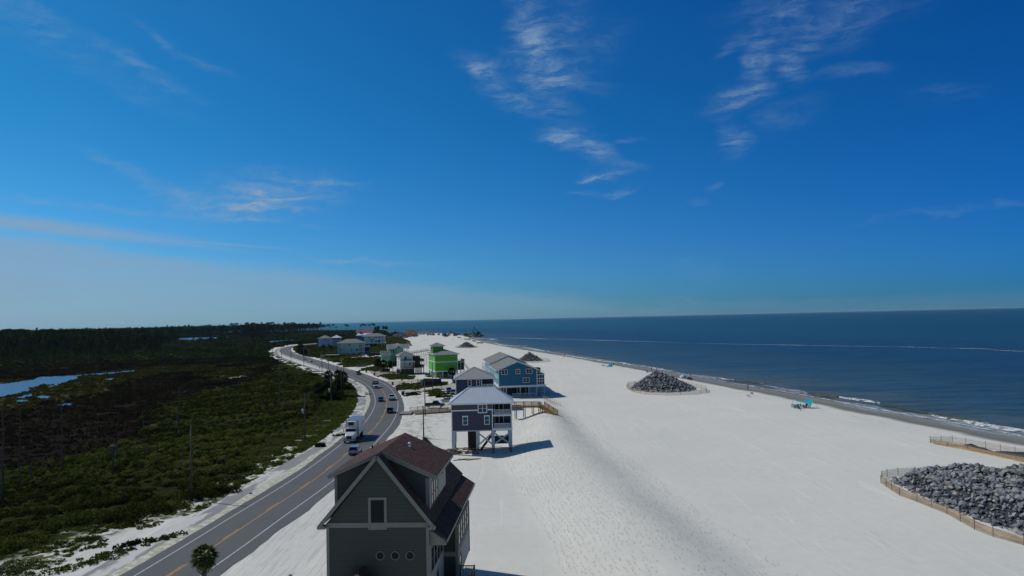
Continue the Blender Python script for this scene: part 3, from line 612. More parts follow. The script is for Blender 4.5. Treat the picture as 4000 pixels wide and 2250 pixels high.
# ------------------------------------------------------------------ building helpers (local frame: x along the wall facing the camera, y away from it)
def wframe(face, W=0, D=0, y0=0):
    """matrix taking (u, outward, z) to the house frame for a wall"""
    if face == 'F': return Matrix(((1,0,0,0),(0,-1,0,y0),(0,0,1,0),(0,0,0,1)))
    if face == 'L': return Matrix(((0,-1,0,0),(1,0,0,0),(0,0,1,0),(0,0,0,1)))
    if face == 'R': return Matrix(((0,1,0,W),(1,0,0,0),(0,0,1,0),(0,0,0,1)))
def window(root, fr, u, z, w, h, mull=(0, 1), trim=.12, frame=None, pane=None, name='window', sill=False, head=False):
    frame = frame or WHITE; pane = pane or GLASS; mb = MB(); t = trim; o = .05
    for a in ((u-t, z-t, u+w+t, z), (u-t, z+h, u+w+t, z+h+t), (u-t, z, u, z+h), (u+w, z, u+w+t, z+h)):
        mb.box(a[0], -.02, a[1], a[2], o, a[3], M=fr)
    if head: mb.box(u-t-.08, -.02, z+h+t, u+w+t+.08, o+.03, z+h+t+.1, M=fr)
    if sill: mb.box(u-t-.08, -.02, z-t-.06, u+w+t+.08, o+.05, z-t, M=fr)
    for k in range(1, mull[0]+1): x = u + w*k/(mull[0]+1); mb.box(x-.05, .012, z, x+.05, o-.01, z+h, M=fr)
    for k in range(1, mull[1]+1): x = z + h*k/(mull[1]+1); mb.box(u, .012, x-.03, u+w, o-.015, x+.03, M=fr)
    f = mb.build(name, frame, root); g = MB().box(u, -.02, z, u+w, .015, z+h, M=fr).build('pane', pane, f); return f
def piles(root, pts, s, z0, z1, mat, base=None, bz=0):
    for x, y in pts:
        c = MB().box(x-s/2, y-s/2, z0 if not base else bz, x+s/2, y+s/2, z1).build('pile', mat, root)
        if base: MB().box(x-s*.36, y-s*.36, z0, x+s*.36, y+s*.36, bz).build('pile_foot', base, c)
def railing(parent, a, b, z, mat, h=1.0, gap=.16, th=.05, name='railing', post=True, M=None):
    a = Vector((*a, z)) if len(a) == 2 else Vector(a); b = Vector((*b, z)) if len(b) == 2 else Vector(b)
    mb = MB(); up = Vector((0, 0, 1)); L = (b - a).length
    mb.bar(a + up*h, b + up*h, .09, .06); mb.bar(a + up*.12, b + up*.12, .06, .06)
    n = max(2, int(L / gap))
    for k in range(1, n): q = a.lerp(b, k/n); mb.bar(q + up*.15, q + up*(h-.03), th, th)
    if post:
        m = max(1, round(L / 2.2))
        for k in range(m+1): q = a.lerp(b, k/m); mb.bar(q - up*.05, q + up*(h+.08), .11, .11)
    return mb.build(name, mat, parent, uv=False)
def hip_roof(root, x0, y0, x1, y1, z, rise, mat, trim=None, ridge='x', inset=None, t=.16, name='roof', fascia=.22):
    W = x1-x0; D = y1-y0
    if ridge == 'x':
        i = inset if inset is not None else D/2; a = (x0+i, (y0+y1)/2, z+rise); b = (x1-i, (y0+y1)/2, z+rise)
        if x1-i <= x0+i: a = b = ((x0+x1)/2, (y0+y1)/2, z+rise)
    else:
        i = inset if inset is not None else W/2; a = ((x0+x1)/2, y0+i, z+rise); b = ((x0+x1)/2, y1-i, z+rise)
        if y1-i <= y0+i: a = b = ((x0+x1)/2, (y0+y1)/2, z+rise)
    c = [(x0,y0,z),(x1,y0,z),(x1,y1,z),(x0,y1,z)]; mb = MB()
    P = c + [a, b] + [(q[0], q[1], q[2]-t) for q in c]
    if ridge == 'x': fs = [(0,1,5,4),(1,2,5),(2,3,4,5),(3,0,4)]
    else: fs = [(0,1,4),(1,2,5,4),(2,3,5),(3,0,4,5)]
    mb.add(P, fs + [(0,6,7,1),(1,7,8,2),(2,8,9,3),(3,9,6,0),(6,9,8,7)])
    ro = mb.build(name, mat, root)
    if trim:
        f = MB(); e = .05
        for (p, q) in ((0,1),(1,2),(2,3),(3,0)):
            A_ = Vector(c[p]); B_ = Vector(c[q]); n_ = (B_-A_).normalized().cross(Vector((0,0,1)))
            f.bar(A_ + n_*.02 - Vector((0,0,fascia/2+.02)), B_ + n_*.02 - Vector((0,0,fascia/2+.02)), e, fascia)
        f.build('fascia', trim, ro)
        cap = MB()
        for k, q in enumerate(c):
            tgt = (a if q[0] < (x0+x1)/2 else b) if ridge == 'x' else (a if q[1] < (y0+y1)/2 else b)
            cap.bar(Vector(q) + Vector((0,0,.03)), Vector(tgt) + Vector((0,0,.03)), .22, .05)
        if (Vector(a)-Vector(b)).length > .1: cap.bar(Vector(a)+Vector((0,0,.03)), Vector(b)+Vector((0,0,.03)), .24, .05)
        cap.build('ridge_cap', mat, ro)
    return ro
def gable_roof(root, x0, y0, x1, y1, z, rise, mat, trim=None, ridge='y', t=.2, name='roof', barge=.28):
    """z = eave height at the edge of the overhang; ridge along y or x"""
    mb = MB()
    if ridge == 'y':
        m = (x0+x1)/2
        mb.slab([(x0,y0,z),(m,y0,z+rise),(m,y1,z+rise),(x0,y1,z)], t); mb.slab([(m,y0,z+rise),(x1,y0,z),(x1,y1,z),(m,y1,z+rise)], t)
        rk = [((x0,yy,z),(m,yy,z+rise),(x1,yy,z)) for yy in (y0-.03, y1+.03)]; ev = [((x0,y0,z),(x0,y1,z)),((x1,y0,z),(x1,y1,z))]
    else:
        m = (y0+y1)/2
        mb.slab([(x0,y0,z),(x1,y0,z),(x1,m,z+rise),(x0,m,z+rise)], t); mb.slab([(x0,m,z+rise),(x1,m,z+rise),(x1,y1,z),(x0,y1,z)], t)
        rk = [((xx,y0,z),(xx,m,z+rise),(xx,y1,z)) for xx in (x0-.03, x1+.03)]; ev = [((x0,y0,z),(x1,y0,z)),((x0,y1,z),(x1,y1,z))]
    ro = mb.build(name, mat, root)
    if trim:
        f = MB(); dz = Vector((0,0,barge/2))
        for a, b_, c in rk:
            f.bar(Vector(a)-dz, Vector(b_)-dz, .06, barge); f.bar(Vector(b_)-dz, Vector(c)-dz, .06, barge)
        for a, b_ in ev: f.bar(Vector(a)-dz*.8, Vector(b_)-dz*.8, .06, barge*.7)
        f.build('bargeboard', trim, ro)
    return ro
def corner_trim(root, W, D, z0, z1, mat, s=.14, y0=0, x0=0, back=True):
    o = .025
    for x, y in ((x0, y0), (x0+W, y0), (x0, y0+D)):
        mb = MB()
        sx = -1 if x == x0 else 1; sy = -1 if y == y0 else 1
        mb.box(min(x+sx*o, x-sx*s), min(y+sy*o, y-sy*s), z0, max(x+sx*o, x-sx*s), max(y+sy*o, y-sy*s), z1); mb.build('corner_trim', mat, root)
def band(root, W, D, z0, z1, mat, x0=0, y0=0, o=.04, name='band'):
    return MB().box(x0-o, y0-o, z0, x0+W+o, y0+D+o, z1).build(name, mat, root)
def lattice_under(root, segs, z, mat, name='skirt'):
    pass
# =================================================================== 1 dark green house in the foreground
SID_G = siding('dark_green_siding', (.043, .054, .048), .19, .6, .12, dark=.7); SID_G2 = siding('dark_green_shakes', (.050, .060, .048), .30, .7, .10, dark=.35)
SHING = shingle('brown_shingles', (.080, .044, .036), (.130, .074, .058), .45, .24)
SID_B = siding('bounce_lit_siding', (.34, .33, .31), .2)  # paleness is bounce light off the bright sand, put into the colour
B1 = AD(1277, 2100, 57.0); DX = 57.0
h1 = thing('gabled_house', 'tall dark green gabled house with brown shingle roof and three round windows', 'house', (B1.x, DX, 0), rad(-3.2))
ex = .02
W1 = 8.05; rx = 4.15
# main body (pentagon extruded) – front section and lower rear section
MB().prism([(0,0),(W1,0),(W1,10.15),(rx,15.3),(0,10.3)], 0, 10.2, 'y').build('wall', SID_G, h1)
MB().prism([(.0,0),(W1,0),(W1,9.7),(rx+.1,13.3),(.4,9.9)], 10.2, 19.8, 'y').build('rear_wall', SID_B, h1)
MB().prism([(.02,10.3),(W1-.02,10.3),(rx,15.1)], -.012, .05, 'y').build('gable_cladding', SID_G2, h1)
MB().box(-.03,-.06,9.95,W1+.03,.1,10.33).build('belt_board', CREAM, h1)
MB().box(-.03,-.05,0,.2,.15,9.95).build('corner_trim', CREAM, h1); MB().box(W1-.2,-.05,0,W1+.03,.15,9.95).build('corner_trim', CREAM, h1)
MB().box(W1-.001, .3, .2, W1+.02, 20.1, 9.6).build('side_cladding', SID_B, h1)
# steep main roof
rf = MB(); e0 = -.45
rf.slab([(-.40, e0, 10.35), (rx, e0, 15.65), (rx, 10.4, 15.65), (-.40, 10.4, 10.35)], .2); rf.slab([(rx, e0, 15.65), (8.5, e0, 10.2), (8.5, 10.4, 10.2), (rx, 10.4, 15.65)], .2)
rf.slab([(-.1, 10.4, 9.8), (rx+.1, 10.4, 13.65), (rx+.1, 20.2, 13.65), (-.1, 20.2, 9.8)], .2); rf.slab([(rx+.1, 10.4, 13.65), (8.2, 10.4, 9.75), (8.2, 20.2, 9.75), (rx+.1, 20.2, 13.65)], .2)
rfo = rf.build('roof', SHING, h1)
bb = MB()
for a, b_ in (((-.46, 10.15), (rx, 15.5)), ((rx, 15.5), (8.56, 10.0))): bb.bar((a[0], e0-.05, a[1]), (b_[0], e0-.05, b_[1]), .07, .29)
bb.box(-.62, e0-.05, 9.95, 0, e0+.5, 10.2); bb.box(8.1, e0-.05, 9.85, 8.62, e0+.5, 10.08)
bb.build('bargeboard', CREAM, rfo)
# porch skirt roof along the sea side
sk = MB(); sk.slab([(7.9, .2, 9.95), (9.42, .2, 8.95), (9.42, 20.2, 8.75), (7.9, 20.2, 9.75)], .14); sko = sk.build('skirt_roof', SHING, h1)
f = MB(); f.bar((9.45, .2, 8.8), (9.45, 20.2, 8.62), .06, .22); f.build('gutter', CREAM, sko)
MB().add([(8.06,.25,9.7),(9.35,.25,8.8),(8.06,.25,8.5),(9.35,.25,8.5),(8.06,.34,9.7),(9.35,.34,8.8),(8.06,.34,8.5),(9.35,.34,8.5)], [(0,1,3,2),(4,6,7,5),(0,4,5,1),(1,5,7,3),(2,3,7,6),(0,2,6,4)]).build('porch_gable', CREAM, sko)
MB().box(8.07,.35,8.44,9.35,20.0,8.5).build('soffit', CREAM, sko)
# wide shed dormer across the ridge
dy0, dy1 = 1.5, 10.1
MB().prism([(.25,10.0),(7.86,10.0),(7.86,13.55),(rx,15.15),(.25,13.6)], dy0, dy1, 'y').build('dormer', SID_G, h1)
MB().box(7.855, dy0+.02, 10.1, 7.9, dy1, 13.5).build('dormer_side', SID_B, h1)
MB().box(7.6, dy0-.04, 10.3, 7.93, dy0+.22, 13.4).build('dormer_trim', CREAM, h1); MB().box(.2, dy0-.04, 10.3, .44, dy0+.22, 13.6).build('dormer_trim', CREAM, h1)
dr = MB(); dr.slab([(-.15, dy0-.45, 13.85), (rx, dy0-.45, 15.65), (rx, dy1+.3, 15.65), (-.15, dy1+.3, 13.85)], .2); dr.slab([(rx, dy0-.45, 15.65), (8.55, dy0-.45, 13.65), (8.55, dy1+.3, 13.65), (rx, dy1+.3, 15.65)], .2)
dro = dr.build('dormer_roof', SHING, h1)
f = MB()
for yy in (dy0-.5, dy1+.35): f.bar((-.2, yy, 13.66), (rx, yy, 15.47), .07, .32); f.bar((rx, yy, 15.47), (8.6, yy, 13.46), .07, .32)
f.bar((8.6, dy0-.45, 13.5), (8.6, dy1+.3, 13.5), .06, .2); f.build('bargeboard', CREAM, dro)
v = MB(); v.tube([(5.4, 6.2, 14.8), (5.4, 6.2, 15.4)], .10, 10); v.tube([(5.4, 6.2, 15.3), (5.4, 6.2, 15.48)], [.17, .1], 10); v.build('vent_pipe', WHITE, h1)
v = MB(); v.tube([(1.4, 9.0, 14.2), (1.4, 9.0, 14.8)], .08, 8); v.build('vent_pipe', BLACKM, h1)
FR = wframe('F'); RR = wframe('R', 8.07); RD = wframe('R', 7.9)
window(h1, FR, 3.52, 9.98, 1.06, 2.1, (0, 0), .2, CREAM)
for cx_ in (4.22, 5.40, 6.57):
    mb = MB(); n = 28
    for k in range(n):
        a0 = 2*math.pi*k/n; a1 = 2*math.pi*(k+1)/n
        q = [(cx_+r*math.cos(a), yy, 7.78+r*math.sin(a)) for yy in (-.06, .02) for r, a in ((.29,a0),(.345,a0),(.345,a1),(.29,a1))]
        mb.add(q, [(0,1,2,3),(7,6,5,4),(0,4,5,1),(1,5,6,2),(2,6,7,3),(3,7,4,0)])
    fo = mb.build('round_window', CREAM, h1)
    MB().prism([(cx_+.3*math.cos(2*math.pi*k/n), 7.78+.3*math.sin(2*math.pi*k/n)) for k in range(n)], -.025, .01).build('pane', GLASS, fo)
for k in range(3): window(h1, RD, 2.35+k*1.15, 10.75, .95, 2.1, (0, 1), .1, CREAM)
window(h1, RD, 8.0, 12.4, .45, .8, (0, 0), .08, CREAM)
for k in range(4): window(h1, RR, .8+k*1.45, 6.2, 1.2, 1.85, (0, 1), .1, CREAM)
window(h1, RR, .8, 3.4, 1.4, 1.8, (0, 1), .1, CREAM); window(h1, RR, 3.2, 3.2, 1.0, 2.1, (0, 0), .1, CREAM, name='door')
# two-storey bay towards the sea
by0, by1 = 7.2, 15.5
MB().box(8.0, by0, 3.2, 9.3, by1, 8.12).build('bay', SID_G, h1)
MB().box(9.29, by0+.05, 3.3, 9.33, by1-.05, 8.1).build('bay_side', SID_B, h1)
MB().box(7.98, by0-.04, 5.35, 9.36, by1+.04, 5.75).build('bay_band', CREAM, h1)
MB().box(9.1, by0-.05, 3.2, 9.37, by0+.2, 8.1).build('bay_trim', CREAM, h1); MB().box(9.1, by1-.2, 3.2, 9.37, by1+.05, 8.1).build('bay_trim', CREAM, h1)
RB = wframe('R', 9.33)
for k in range(5): window(h1, RB, by0+.5+k*1.5, 6.05, 1.15, 1.85, (0, 1), .1, CREAM)
window(h1, RB, by0+.6, 3.6, 1.2, 1.5, (0, 1), .1, CREAM)
# deck with black railing
MB().box(8.07, .8, 3.0, 10.7, 8.1, 3.2).build('deck', DARKWOOD, h1)
railing(h1, (9.4, 8.05), (10.65, 8.05), 3.2, BLACKM, 1.05, .13, .04); railing(h1, (10.65, 7.95), (10.65, .9), 3.2, BLACKM, 1.05, .13, .04)
piles(h1, [(10.5, 7.9), (10.5, 4.5), (10.5, 1.0)], .2, 0, 3.0, DARKWOOD)
st = MB(); 
for k in range(12): st.box(10.7+k*.28, 4.4, 2.95-k*.25, 11.0+k*.28, 5.6, 3.0-k*.25)
sto = st.build('stairs', DARKWOOD, h1); railing(sto, (10.8, 5.6, 3.1), (14.0, 5.6, .1), 0, BLACKM, 1.0, .2, .04, name='stair_railing')
# little entry gable low on the front
MB().prism([(1.9,2.5),(3.95,2.5),(3.95,5.9),(2.9,6.8),(1.9,5.9)], -1.4, -.001).build('entry', SID_G, h1)
er = MB(); er.slab([(1.6,-1.75,5.65),(2.85,-1.75,7.02),(2.85,-.02,7.02),(1.6,-.02,5.65)], .14); er.slab([(2.85,-1.75,7.02),(4.1,-1.75,5.65),(4.1,-.02,5.65),(2.85,-.02,7.02)], .14); ero = er.build('entry_roof', SHING, h1)
f = MB(); f.bar((1.55,-1.8,5.55),(2.85,-1.8,6.93),.06,.2); f.bar((2.85,-1.8,6.93),(4.15,-1.8,5.55),.06,.2); f.build('bargeboard', CREAM, ero)
# =================================================================== 2 slate blue house on tall piles
SID_N = siding('slate_blue_siding', (.052, .052, .094), .18, .6, .12); SID_N2 = siding('slate_grey_shakes', (.076, .072, .090), .2, .7, .12)
ROOF_S = seam_roof('blue_white_standing_seam', (.52, .56, .62), .46, .38); PILEM = M('pale_painted_pile', (.40, .43, .47), .7, .08, 2); PFOOT = M('treated_pile_foot', (.16, .14, .10), .9, .2)
p2_ = G(1766, 1777); s2 = 20.35
h2 = thing('stilt_house', 'slate blue two-storey beach house on tall pale piles under a white metal hip roof', 'house', (p2_.x, p2_.y, 0), rad(2.2))
W2 = 8.0; WT = 11.75; D2 = 8.0
MB().box(0, 0, 4.6, W2, D2, 9.75).build('wall', SID_N, h2)
MB().box(W2, 3.2, 4.6, WT, D2, 9.75).build('rear_wall', SID_N, h2)
MB().box(.02, -.03, 8.55, W2-.02, .02, 9.72).build('upper_cladding', SID_N2, h2)
bd = MB(); bd.box(0, -.06, 8.33, 5.1, .02, 8.57); bd.box(7.0, -.06, 8.38, W2+.1, .02, 8.62); bd.box(0, -.07, 9.55, WT, .02, 9.8); bd.box(W2, -.07, 4.5, WT+.05, .25, 4.85); bd.box(W2, -.07, 7.18, WT+.05, .25, 7.48); bd.build('trim_board', WHITE, h2)
corner_trim(h2, W2, D2, 4.6, 9.75, WHITE, .16)
MB().box(W2, 0, 7.3, WT, 3.2, 7.44).build('balcony_floor', WHITE, h2); MB().box(W2, 0, 4.62, WT, 3.2, 4.78).build('balcony_floor', WHITE, h2)
MB().box(WT-.2, 0, 4.8, WT, .2, 9.7).build('balcony_post', WHITE, h2); MB().box(WT-.2, 3.0, 4.8, WT, 3.2, 9.7).build('balcony_post', WHITE, h2)
for zz in (4.8, 7.46):
    railing(h2, (W2+.15, .12), (WT-.3, .12), zz, WHITE, .95, .15, .05, 'balcony_railing', False); railing(h2, (WT-.1, .2), (WT-.1, 3.0), zz, WHITE, .95, .15, .05, 'balcony_railing', False)
f2 = wframe('F'); r2 = wframe('F', y0=3.2)
window(h2, f2, 2.25, 5.75, .82, 1.45, (0, 1), .12, pane=SKYG, head=True); window(h2, f2, 6.45, 5.75, .82, 1.45, (0, 1), .12, head=True, pane=SKYG)
window(h2, f2, 5.28, 8.02, 1.5, 1.45, (1, 1), .16, pane=SKYG)
window(h2, r2, W2+.5, 4.95, 1.6, 2.05, (1, 0), .1, name='sliding_door'); window(h2, r2, W2+.5, 7.6, 1.6, 1.9, (1, 0), .1, name='sliding_door')
hip_roof(h2, -.5, -.5, WT+.45, D2+.5, 9.85, 2.75, ROOF_S, WHITE, 'x', 3.95)
piles(h2, [(.3,.3),(5.0,.3),(8.0,.3),(11.4,.3),(.3,3.8),(5.0,3.8),(11.4,3.8),(.3,7.6),(5.0,7.6),(8.0,7.6),(11.4,7.6)], .62, -.3, 4.58, PILEM, PFOOT, 1.15)
MB().box(.05, .05, 4.38, WT-.05, D2-.05, 4.6).build('floor_frame', PILEM, h2)
xb = MB()
for x0_, x1_ in ((5.3, 7.75), (8.3, 11.15)): xb.bar((x0_, .0, 1.9), (x1_, .0, 3.9), .08, .3); xb.bar((x0_, .09, 3.9), (x1_, .09, 1.9), .08, .3)
xb.build('cross_brace', PILEM, h2)
xb = MB(); xb.bar((8.6, 7.6, 3.3), (10.0, 7.6, 4.4), .1, .25); xb.bar((10.0, 7.6, 4.4), (11.2, 7.6, 3.3), .1, .25); xb.build('cross_brace', DARKWOOD, h2)
st = MB()
for k in range(14): st.box(5.6+k*.24, 3.2, .3+k*.3, 5.95+k*.24, 4.5, .36+k*.3)
st.bar((5.5,3.15,.1),(8.9,3.15,4.5),.06,.3); st.bar((5.5,4.55,.1),(8.9,4.55,4.5),.06,.3); st.build('stairs', DARKWOOD, h2)
MB().box(3.0, 4.0, 0, 4.6, 6.0, 4.4).build('brick_chase', M('dark_brown_boards', (.045, .028, .024), .9, .3, 3, .3), h2)
MB().box(8.35, 5.2, 1.0, 11.2, 5.35, 2.6).build('screen_wall', SID_N, h2)
# =================================================================== 3 navy house behind it
SID_NV = siding('navy_siding', (.028, .045, .098), .18, .6, .12); ROOF_T = seam_roof('tan_standing_seam', (.33, .335, .31), .5, .5); RIDGEG = M('grey_green_metal', (.12, .14, .14), .5)
a3 = G(1781, 1573)
h3 = thing('beach_house', 'navy house with a tan metal hip roof, beside the long blue townhouses', 'house', (a3.x * 208 / a3.y, 208, 0), rad(4))
MB().box(0, 0, 2.7, 7.6, 12, 9.0).build('wall', SID_NV, h3); MB().box(7.6, 3, 2.7, 11.1, 12, 9.0).build('rear_wall', SID_NV, h3)
corner_trim(h3, 7.6, 12, 2.7, 9.0, WHITE, .16)
bd = MB(); bd.box(7.6, -.05, 8.75, 11.15, .2, 9.0); bd.box(7.6, -.05, 6.1, 11.15, .2, 6.35); bd.box(10.9, -.02, 2.7, 11.12, .2, 9.0); bd.box(9.25, -.02, 6.3, 9.4, .12, 7.3); bd.build('porch_frame', WHITE, h3)
MB().box(7.6, 0, 5.95, 11.1, 3, 6.1).build('porch_floor', WHITE, h3); MB().box(7.7, 2.9, 3.0, 11.0, 2.98, 7.2).build('porch_screen', SCREEN, h3)
railing(h3, (7.7, .1), (11.0, .1), 6.3, WHITE, .95, .16, .05, 'porch_railing', False)
f3 = wframe('F'); window(h3, f3, 3.65, 7.05, .8, 1.45, (0, 1)); window(h3, f3, 6.1, 7.05, .8, 1.45, (0, 1))
hip_roof(h3, -.55, -.6, 11.6, 12.6, 9.05, 2.85, ROOF_T, WHITE, 'y', 5.9)
piles(h3, [(.3,.3),(3.8,.3),(7.4,.3),(10.9,.3),(.3,11.6),(7.4,11.6),(10.9,11.6)], .35, -.2, 2.7, PILEM)
# =================================================================== 4 long blue townhouse block
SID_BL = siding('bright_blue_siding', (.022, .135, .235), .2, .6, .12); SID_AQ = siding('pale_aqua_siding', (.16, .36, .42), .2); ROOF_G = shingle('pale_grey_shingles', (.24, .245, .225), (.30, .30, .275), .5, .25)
h4o = AD(1948, 1505, 238.0)
h4 = thing('townhouse_block', 'long blue townhouse block with a grey gabled roof and white piles, beside the beach', 'house', (h4o.x, 238, 0), rad(6.5))
W4 = 12.9; D4 = 60.0
MB().prism([(0,3.9),(W4,3.9),(W4,9.25),(6.45,11.75),(0,9.25)], 0, 28, 'y').build('wall', SID_BL, h4)
MB().prism([(0,3.9),(W4,3.9),(W4,9.7),(6.45,12.2),(0,9.7)], 28.4, D4, 'y').build('wall', SID_BL, h4)
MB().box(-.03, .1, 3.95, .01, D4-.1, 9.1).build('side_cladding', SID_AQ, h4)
gable_roof(h4, -.9, -.5, 13.6, 28.0, 9.0, 2.95, ROOF_G, WHITE); gable_roof(h4, -.9, 28.2, 13.6, D4+.5, 9.5, 2.95, ROOF_G, WHITE)
bd = MB(); bd.box(-.08, -.1, 3.3, W4+2.9, .1, 3.92); bd.box(-.1, 0, 3.3, .05, D4, 3.92); bd.build('trim_board', WHITE, h4); corner_trim(h4, W4, D4, 3.9, 9.2, WHITE, .16)
f4 = wframe('F')
for (u, z, w_, h_) in ((1.1, 7.75, 1.85, 1.35), (5.85, 7.8, 1.25, 1.35), (9.3, 7.85, 1.85, 1.35), (8.25, 4.9, 1.9, 1.35)): window(h4, f4, u, z, w_, h_, (1, 1), .13)
L4 = wframe('L')
for k in range(9):
    y_ = 2.5 + k * 6.4
    if 26 < y_ < 29: y_ += 2
    window(h4, L4, y_, 4.3, 1.0, 2.1, (0, 0), .1, name='door'); window(h4, L4, y_+2.2, 7.0, 1.1, 1.3, (0, 1), .1)
    MB().box(-1.5, y_-.6, 6.3, 0, y_+2.2, 6.45).build('balcony_floor', WHITE, h4)
    railing(h4, (-1.45, y_-.6), (-1.45, y_+2.2), 6.45, WHITE, .95, .25, .06, 'balcony_railing', False)
    MB().box(-1.5, y_-.6, 3.9, -1.35, y_-.45, 9.0).build('balcony_post', WHITE, h4)
    s = MB(); 
    for q in range(8): s.box(-2.6, y_+2.4+q*.3, .4+q*.45, -1.5, y_+2.75+q*.3, .47+q*.45)
    s.bar((-2.6, y_+2.3, .2), (-2.6, y_+4.8, 4.0), .06, .25); s.build('stairs', WHITE, h4)
# screened porches on the sea side
MB().box(W4, .1, 5.9, W4+2.5, 14, 6.1).build('porch_floor', WHITE, h4); MB().slab([(W4, 0, 8.0), (W4+2.7, 0, 7.4), (W4+2.7, 14, 7.4), (W4, 14, 8.0)], .12).build('porch_roof', ROOF_G, h4)
MB().box(W4+.02, .25, 3.95, W4+2.4, 13.8, 7.3).build('porch_screen', SCREEN, h4)
bd = MB()
for x_ in (.05, .85, 1.65, 2.4): bd.box(W4+x_-.06, .08, 3.9, W4+x_+.06, .24, 7.4)
for z_ in (3.9, 5.0, 7.15): bd.box(W4, .06, z_, W4+2.5, .22, z_+.18)
bd.build('porch_frame', WHITE, h4)
MB().box(W4+.02, 1.2, 8.15, W4+1.4, 5, 9.4).build('upper_porch', SCREEN, h4); railing(h4, (W4, .3), (W4+2.5, .3), 7.7, WHITE, .9, .25, .05, 'balcony_railing', False)
piles(h4, [(x_, y_) for y_ in (.3, 9, 18, 27, 36, 45, 54) for x_ in (.3, 2.5, 7.2, 10.1, 12.7)] + [(W4+2.3, y_) for y_ in (.3, 6, 13)], .34, -.2, 3.4, PILEM)
MB().box(2.0, 9.5, 0, 11.5, 10.0, 3.3).build('ground_floor_wall', M('dark_grey_boards', (.05, .055, .06), .9), h4)  # plain dark grey boards set back behind the piles
railing(h4, (4.5, -.6), (12.5, -.6), .1, WHITE, 1.3, .25, .05, 'fence_panel')
# =================================================================== 5 lime green house with tower
SID_L = siding('lime_siding', (.085, .36, .024), .22, .6, .12); SID_LL = siding('lime_sunlit_siding', (.13, .48, .08), .22, .6, .1); ROOF_GG = shingle('grey_green_shingles', (.27, .295, .28), (.34, .36, .345), .5, .3)  # second lime is paler for the sunlit side, sunlight put into the colour
h5o = AD(1699, 1450, 321.0)
h5 = thing('tower_house', 'lime green house with a small lookout tower and a dark screened porch', 'house', (h5o.x, 321, 0), rad(15))
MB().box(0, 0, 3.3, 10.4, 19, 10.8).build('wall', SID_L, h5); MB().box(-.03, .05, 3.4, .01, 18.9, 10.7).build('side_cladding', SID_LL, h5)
band(h5, 10.4, 19, 7.25, 7.6, WHITE); band(h5, 10.4, 19, 3.0, 3.5, WHITE); corner_trim(h5, 10.4, 19, 3.3, 10.8, WHITE, .18)
hip_roof(h5, -.6, -.7, 11.2, 19.6, 10.85, 2.0, ROOF_GG, WHITE, 'y')
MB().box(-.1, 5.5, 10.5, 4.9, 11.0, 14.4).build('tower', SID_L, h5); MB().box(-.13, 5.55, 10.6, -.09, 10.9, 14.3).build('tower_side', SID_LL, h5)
corner_trim(h5, 5.0, 5.5, 10.6, 14.4, WHITE, .15, y0=5.5, x0=-.1); hip_roof(h5, -.9, 4.7, 5.8, 11.8, 14.45, 1.45, ROOF_GG, WHITE, 'x')
f5 = wframe('F'); l5 = wframe('L')
for u, z, w_ in ((2.3, 9.85, 1.5), (7.6, 9.85, 1.3)): window(h5, f5, u, z, w_, .42, (0, 0), .08)
for u in (3.9, 5.9, 8.1): window(h5, f5, u, 6.1, 1.3, .5, (1, 0), .08)
for u, z in ((2, 8.2), (14, 8.2), (16.5, 8.2), (2.2, 4.6), (14, 4.4), (5.5, 12.1), (8.3, 12.1)): window(h5, l5, u, z, 1.1, 1.6, (0, 1), .1)
l5b = Matrix.Translation((-.13, 0, 0)) @ l5; window(h5, l5b, 7.0, 11.6, 2.0, 2.2, (1, 0), .1)
piles(h5, [(x_, y_) for y_ in (.3, 6.3, 12.5, 18.6) for x_ in (.3, 3.5, 7, 10.1)], .5, -.2, 3.1, PILEM); MB().box(1.5, 8, 0, 7, 12, 3.2).build('ground_floor_wall', SID_L, h5)
MB().box(10.5, 1.5, 3.6, 13.6, 9, 6.9).build('porch_screen', SCREEN, h5)
bd = MB()
for x_ in (10.5, 12.0, 13.55): bd.box(x_-.08, 1.38, 3.4, x_+.08, 1.55, 7.0)
for z_ in (3.4, 6.85): bd.box(10.4, 1.35, z_, 13.7, 1.6, z_+.25)
bd.build('porch_frame', WHITE, h5); MB().box(10.4, 1.3, 7.1, 13.8, 9.1, 7.25).build('porch_deck', WOOD, h5); railing(h5, (10.5, 1.4), (13.7, 1.4), 7.25, WOOD, 1.0, .3, .06); railing(h5, (13.7, 1.4), (13.7, 9), 7.25, WOOD, 1.0, .3, .06)
piles(h5, [(13.5, 1.6), (12, 1.6), (13.5, 8.8)], .25, -.2, 3.4, PILEM)
st = MB(); st.bar((13.8, 8.5, 6.9), (18.5, 7.5, .6), .9, .12); st.build('stairs', WOOD, h5); railing(h5, (13.8, 8.0, 7.0), (18.5, 7.0, .7), 0, WOOD, 1.0, .5, .07, 'stair_railing')
# =================================================================== 6 white house, brown decks
SID_W = siding('white_siding', (.80, .79, .76), .22); ROOF_P = shingle('pale_shingles', (.27, .275, .265), (.33, .335, .32), .5, .3)
h6o = AD(1563.5, 1432, 352.0)
h6 = thing('beach_house', 'white two-storey house with a pale hip roof and dark brown timber decks', 'house', (h6o.x, 352, 0), rad(20))
MB().box(0, 0, 3.2, 6.2, 8.6, 9.2).build('wall', SID_W, h6); corner_trim(h6, 6.2, 8.6, 3.2, 9.2, WHITE, .15); band(h6, 6.2, 8.6, 6.1, 6.3, WHITE)
hip_roof(h6, -.6, -.6, 6.9, 9.2, 9.25, 2.0, ROOF_P, WHITE, 'y'); f6 = wframe('F'); l6 = wframe('L')
window(h6, f6, 2.2, 7.1, .9, 1.5, (0, 1)); window(h6, f6, 4.4, 4.4, 1.0, 1.3, (0, 1)); window(h6, l6, 2.2, 7.1, .8, 1.4, (0, 1)); window(h6, l6, 5.0, 7.1, .8, 1.4, (0, 1)); window(h6, l6, 4.5, 4.2, .8, 1.4, (0, 1))
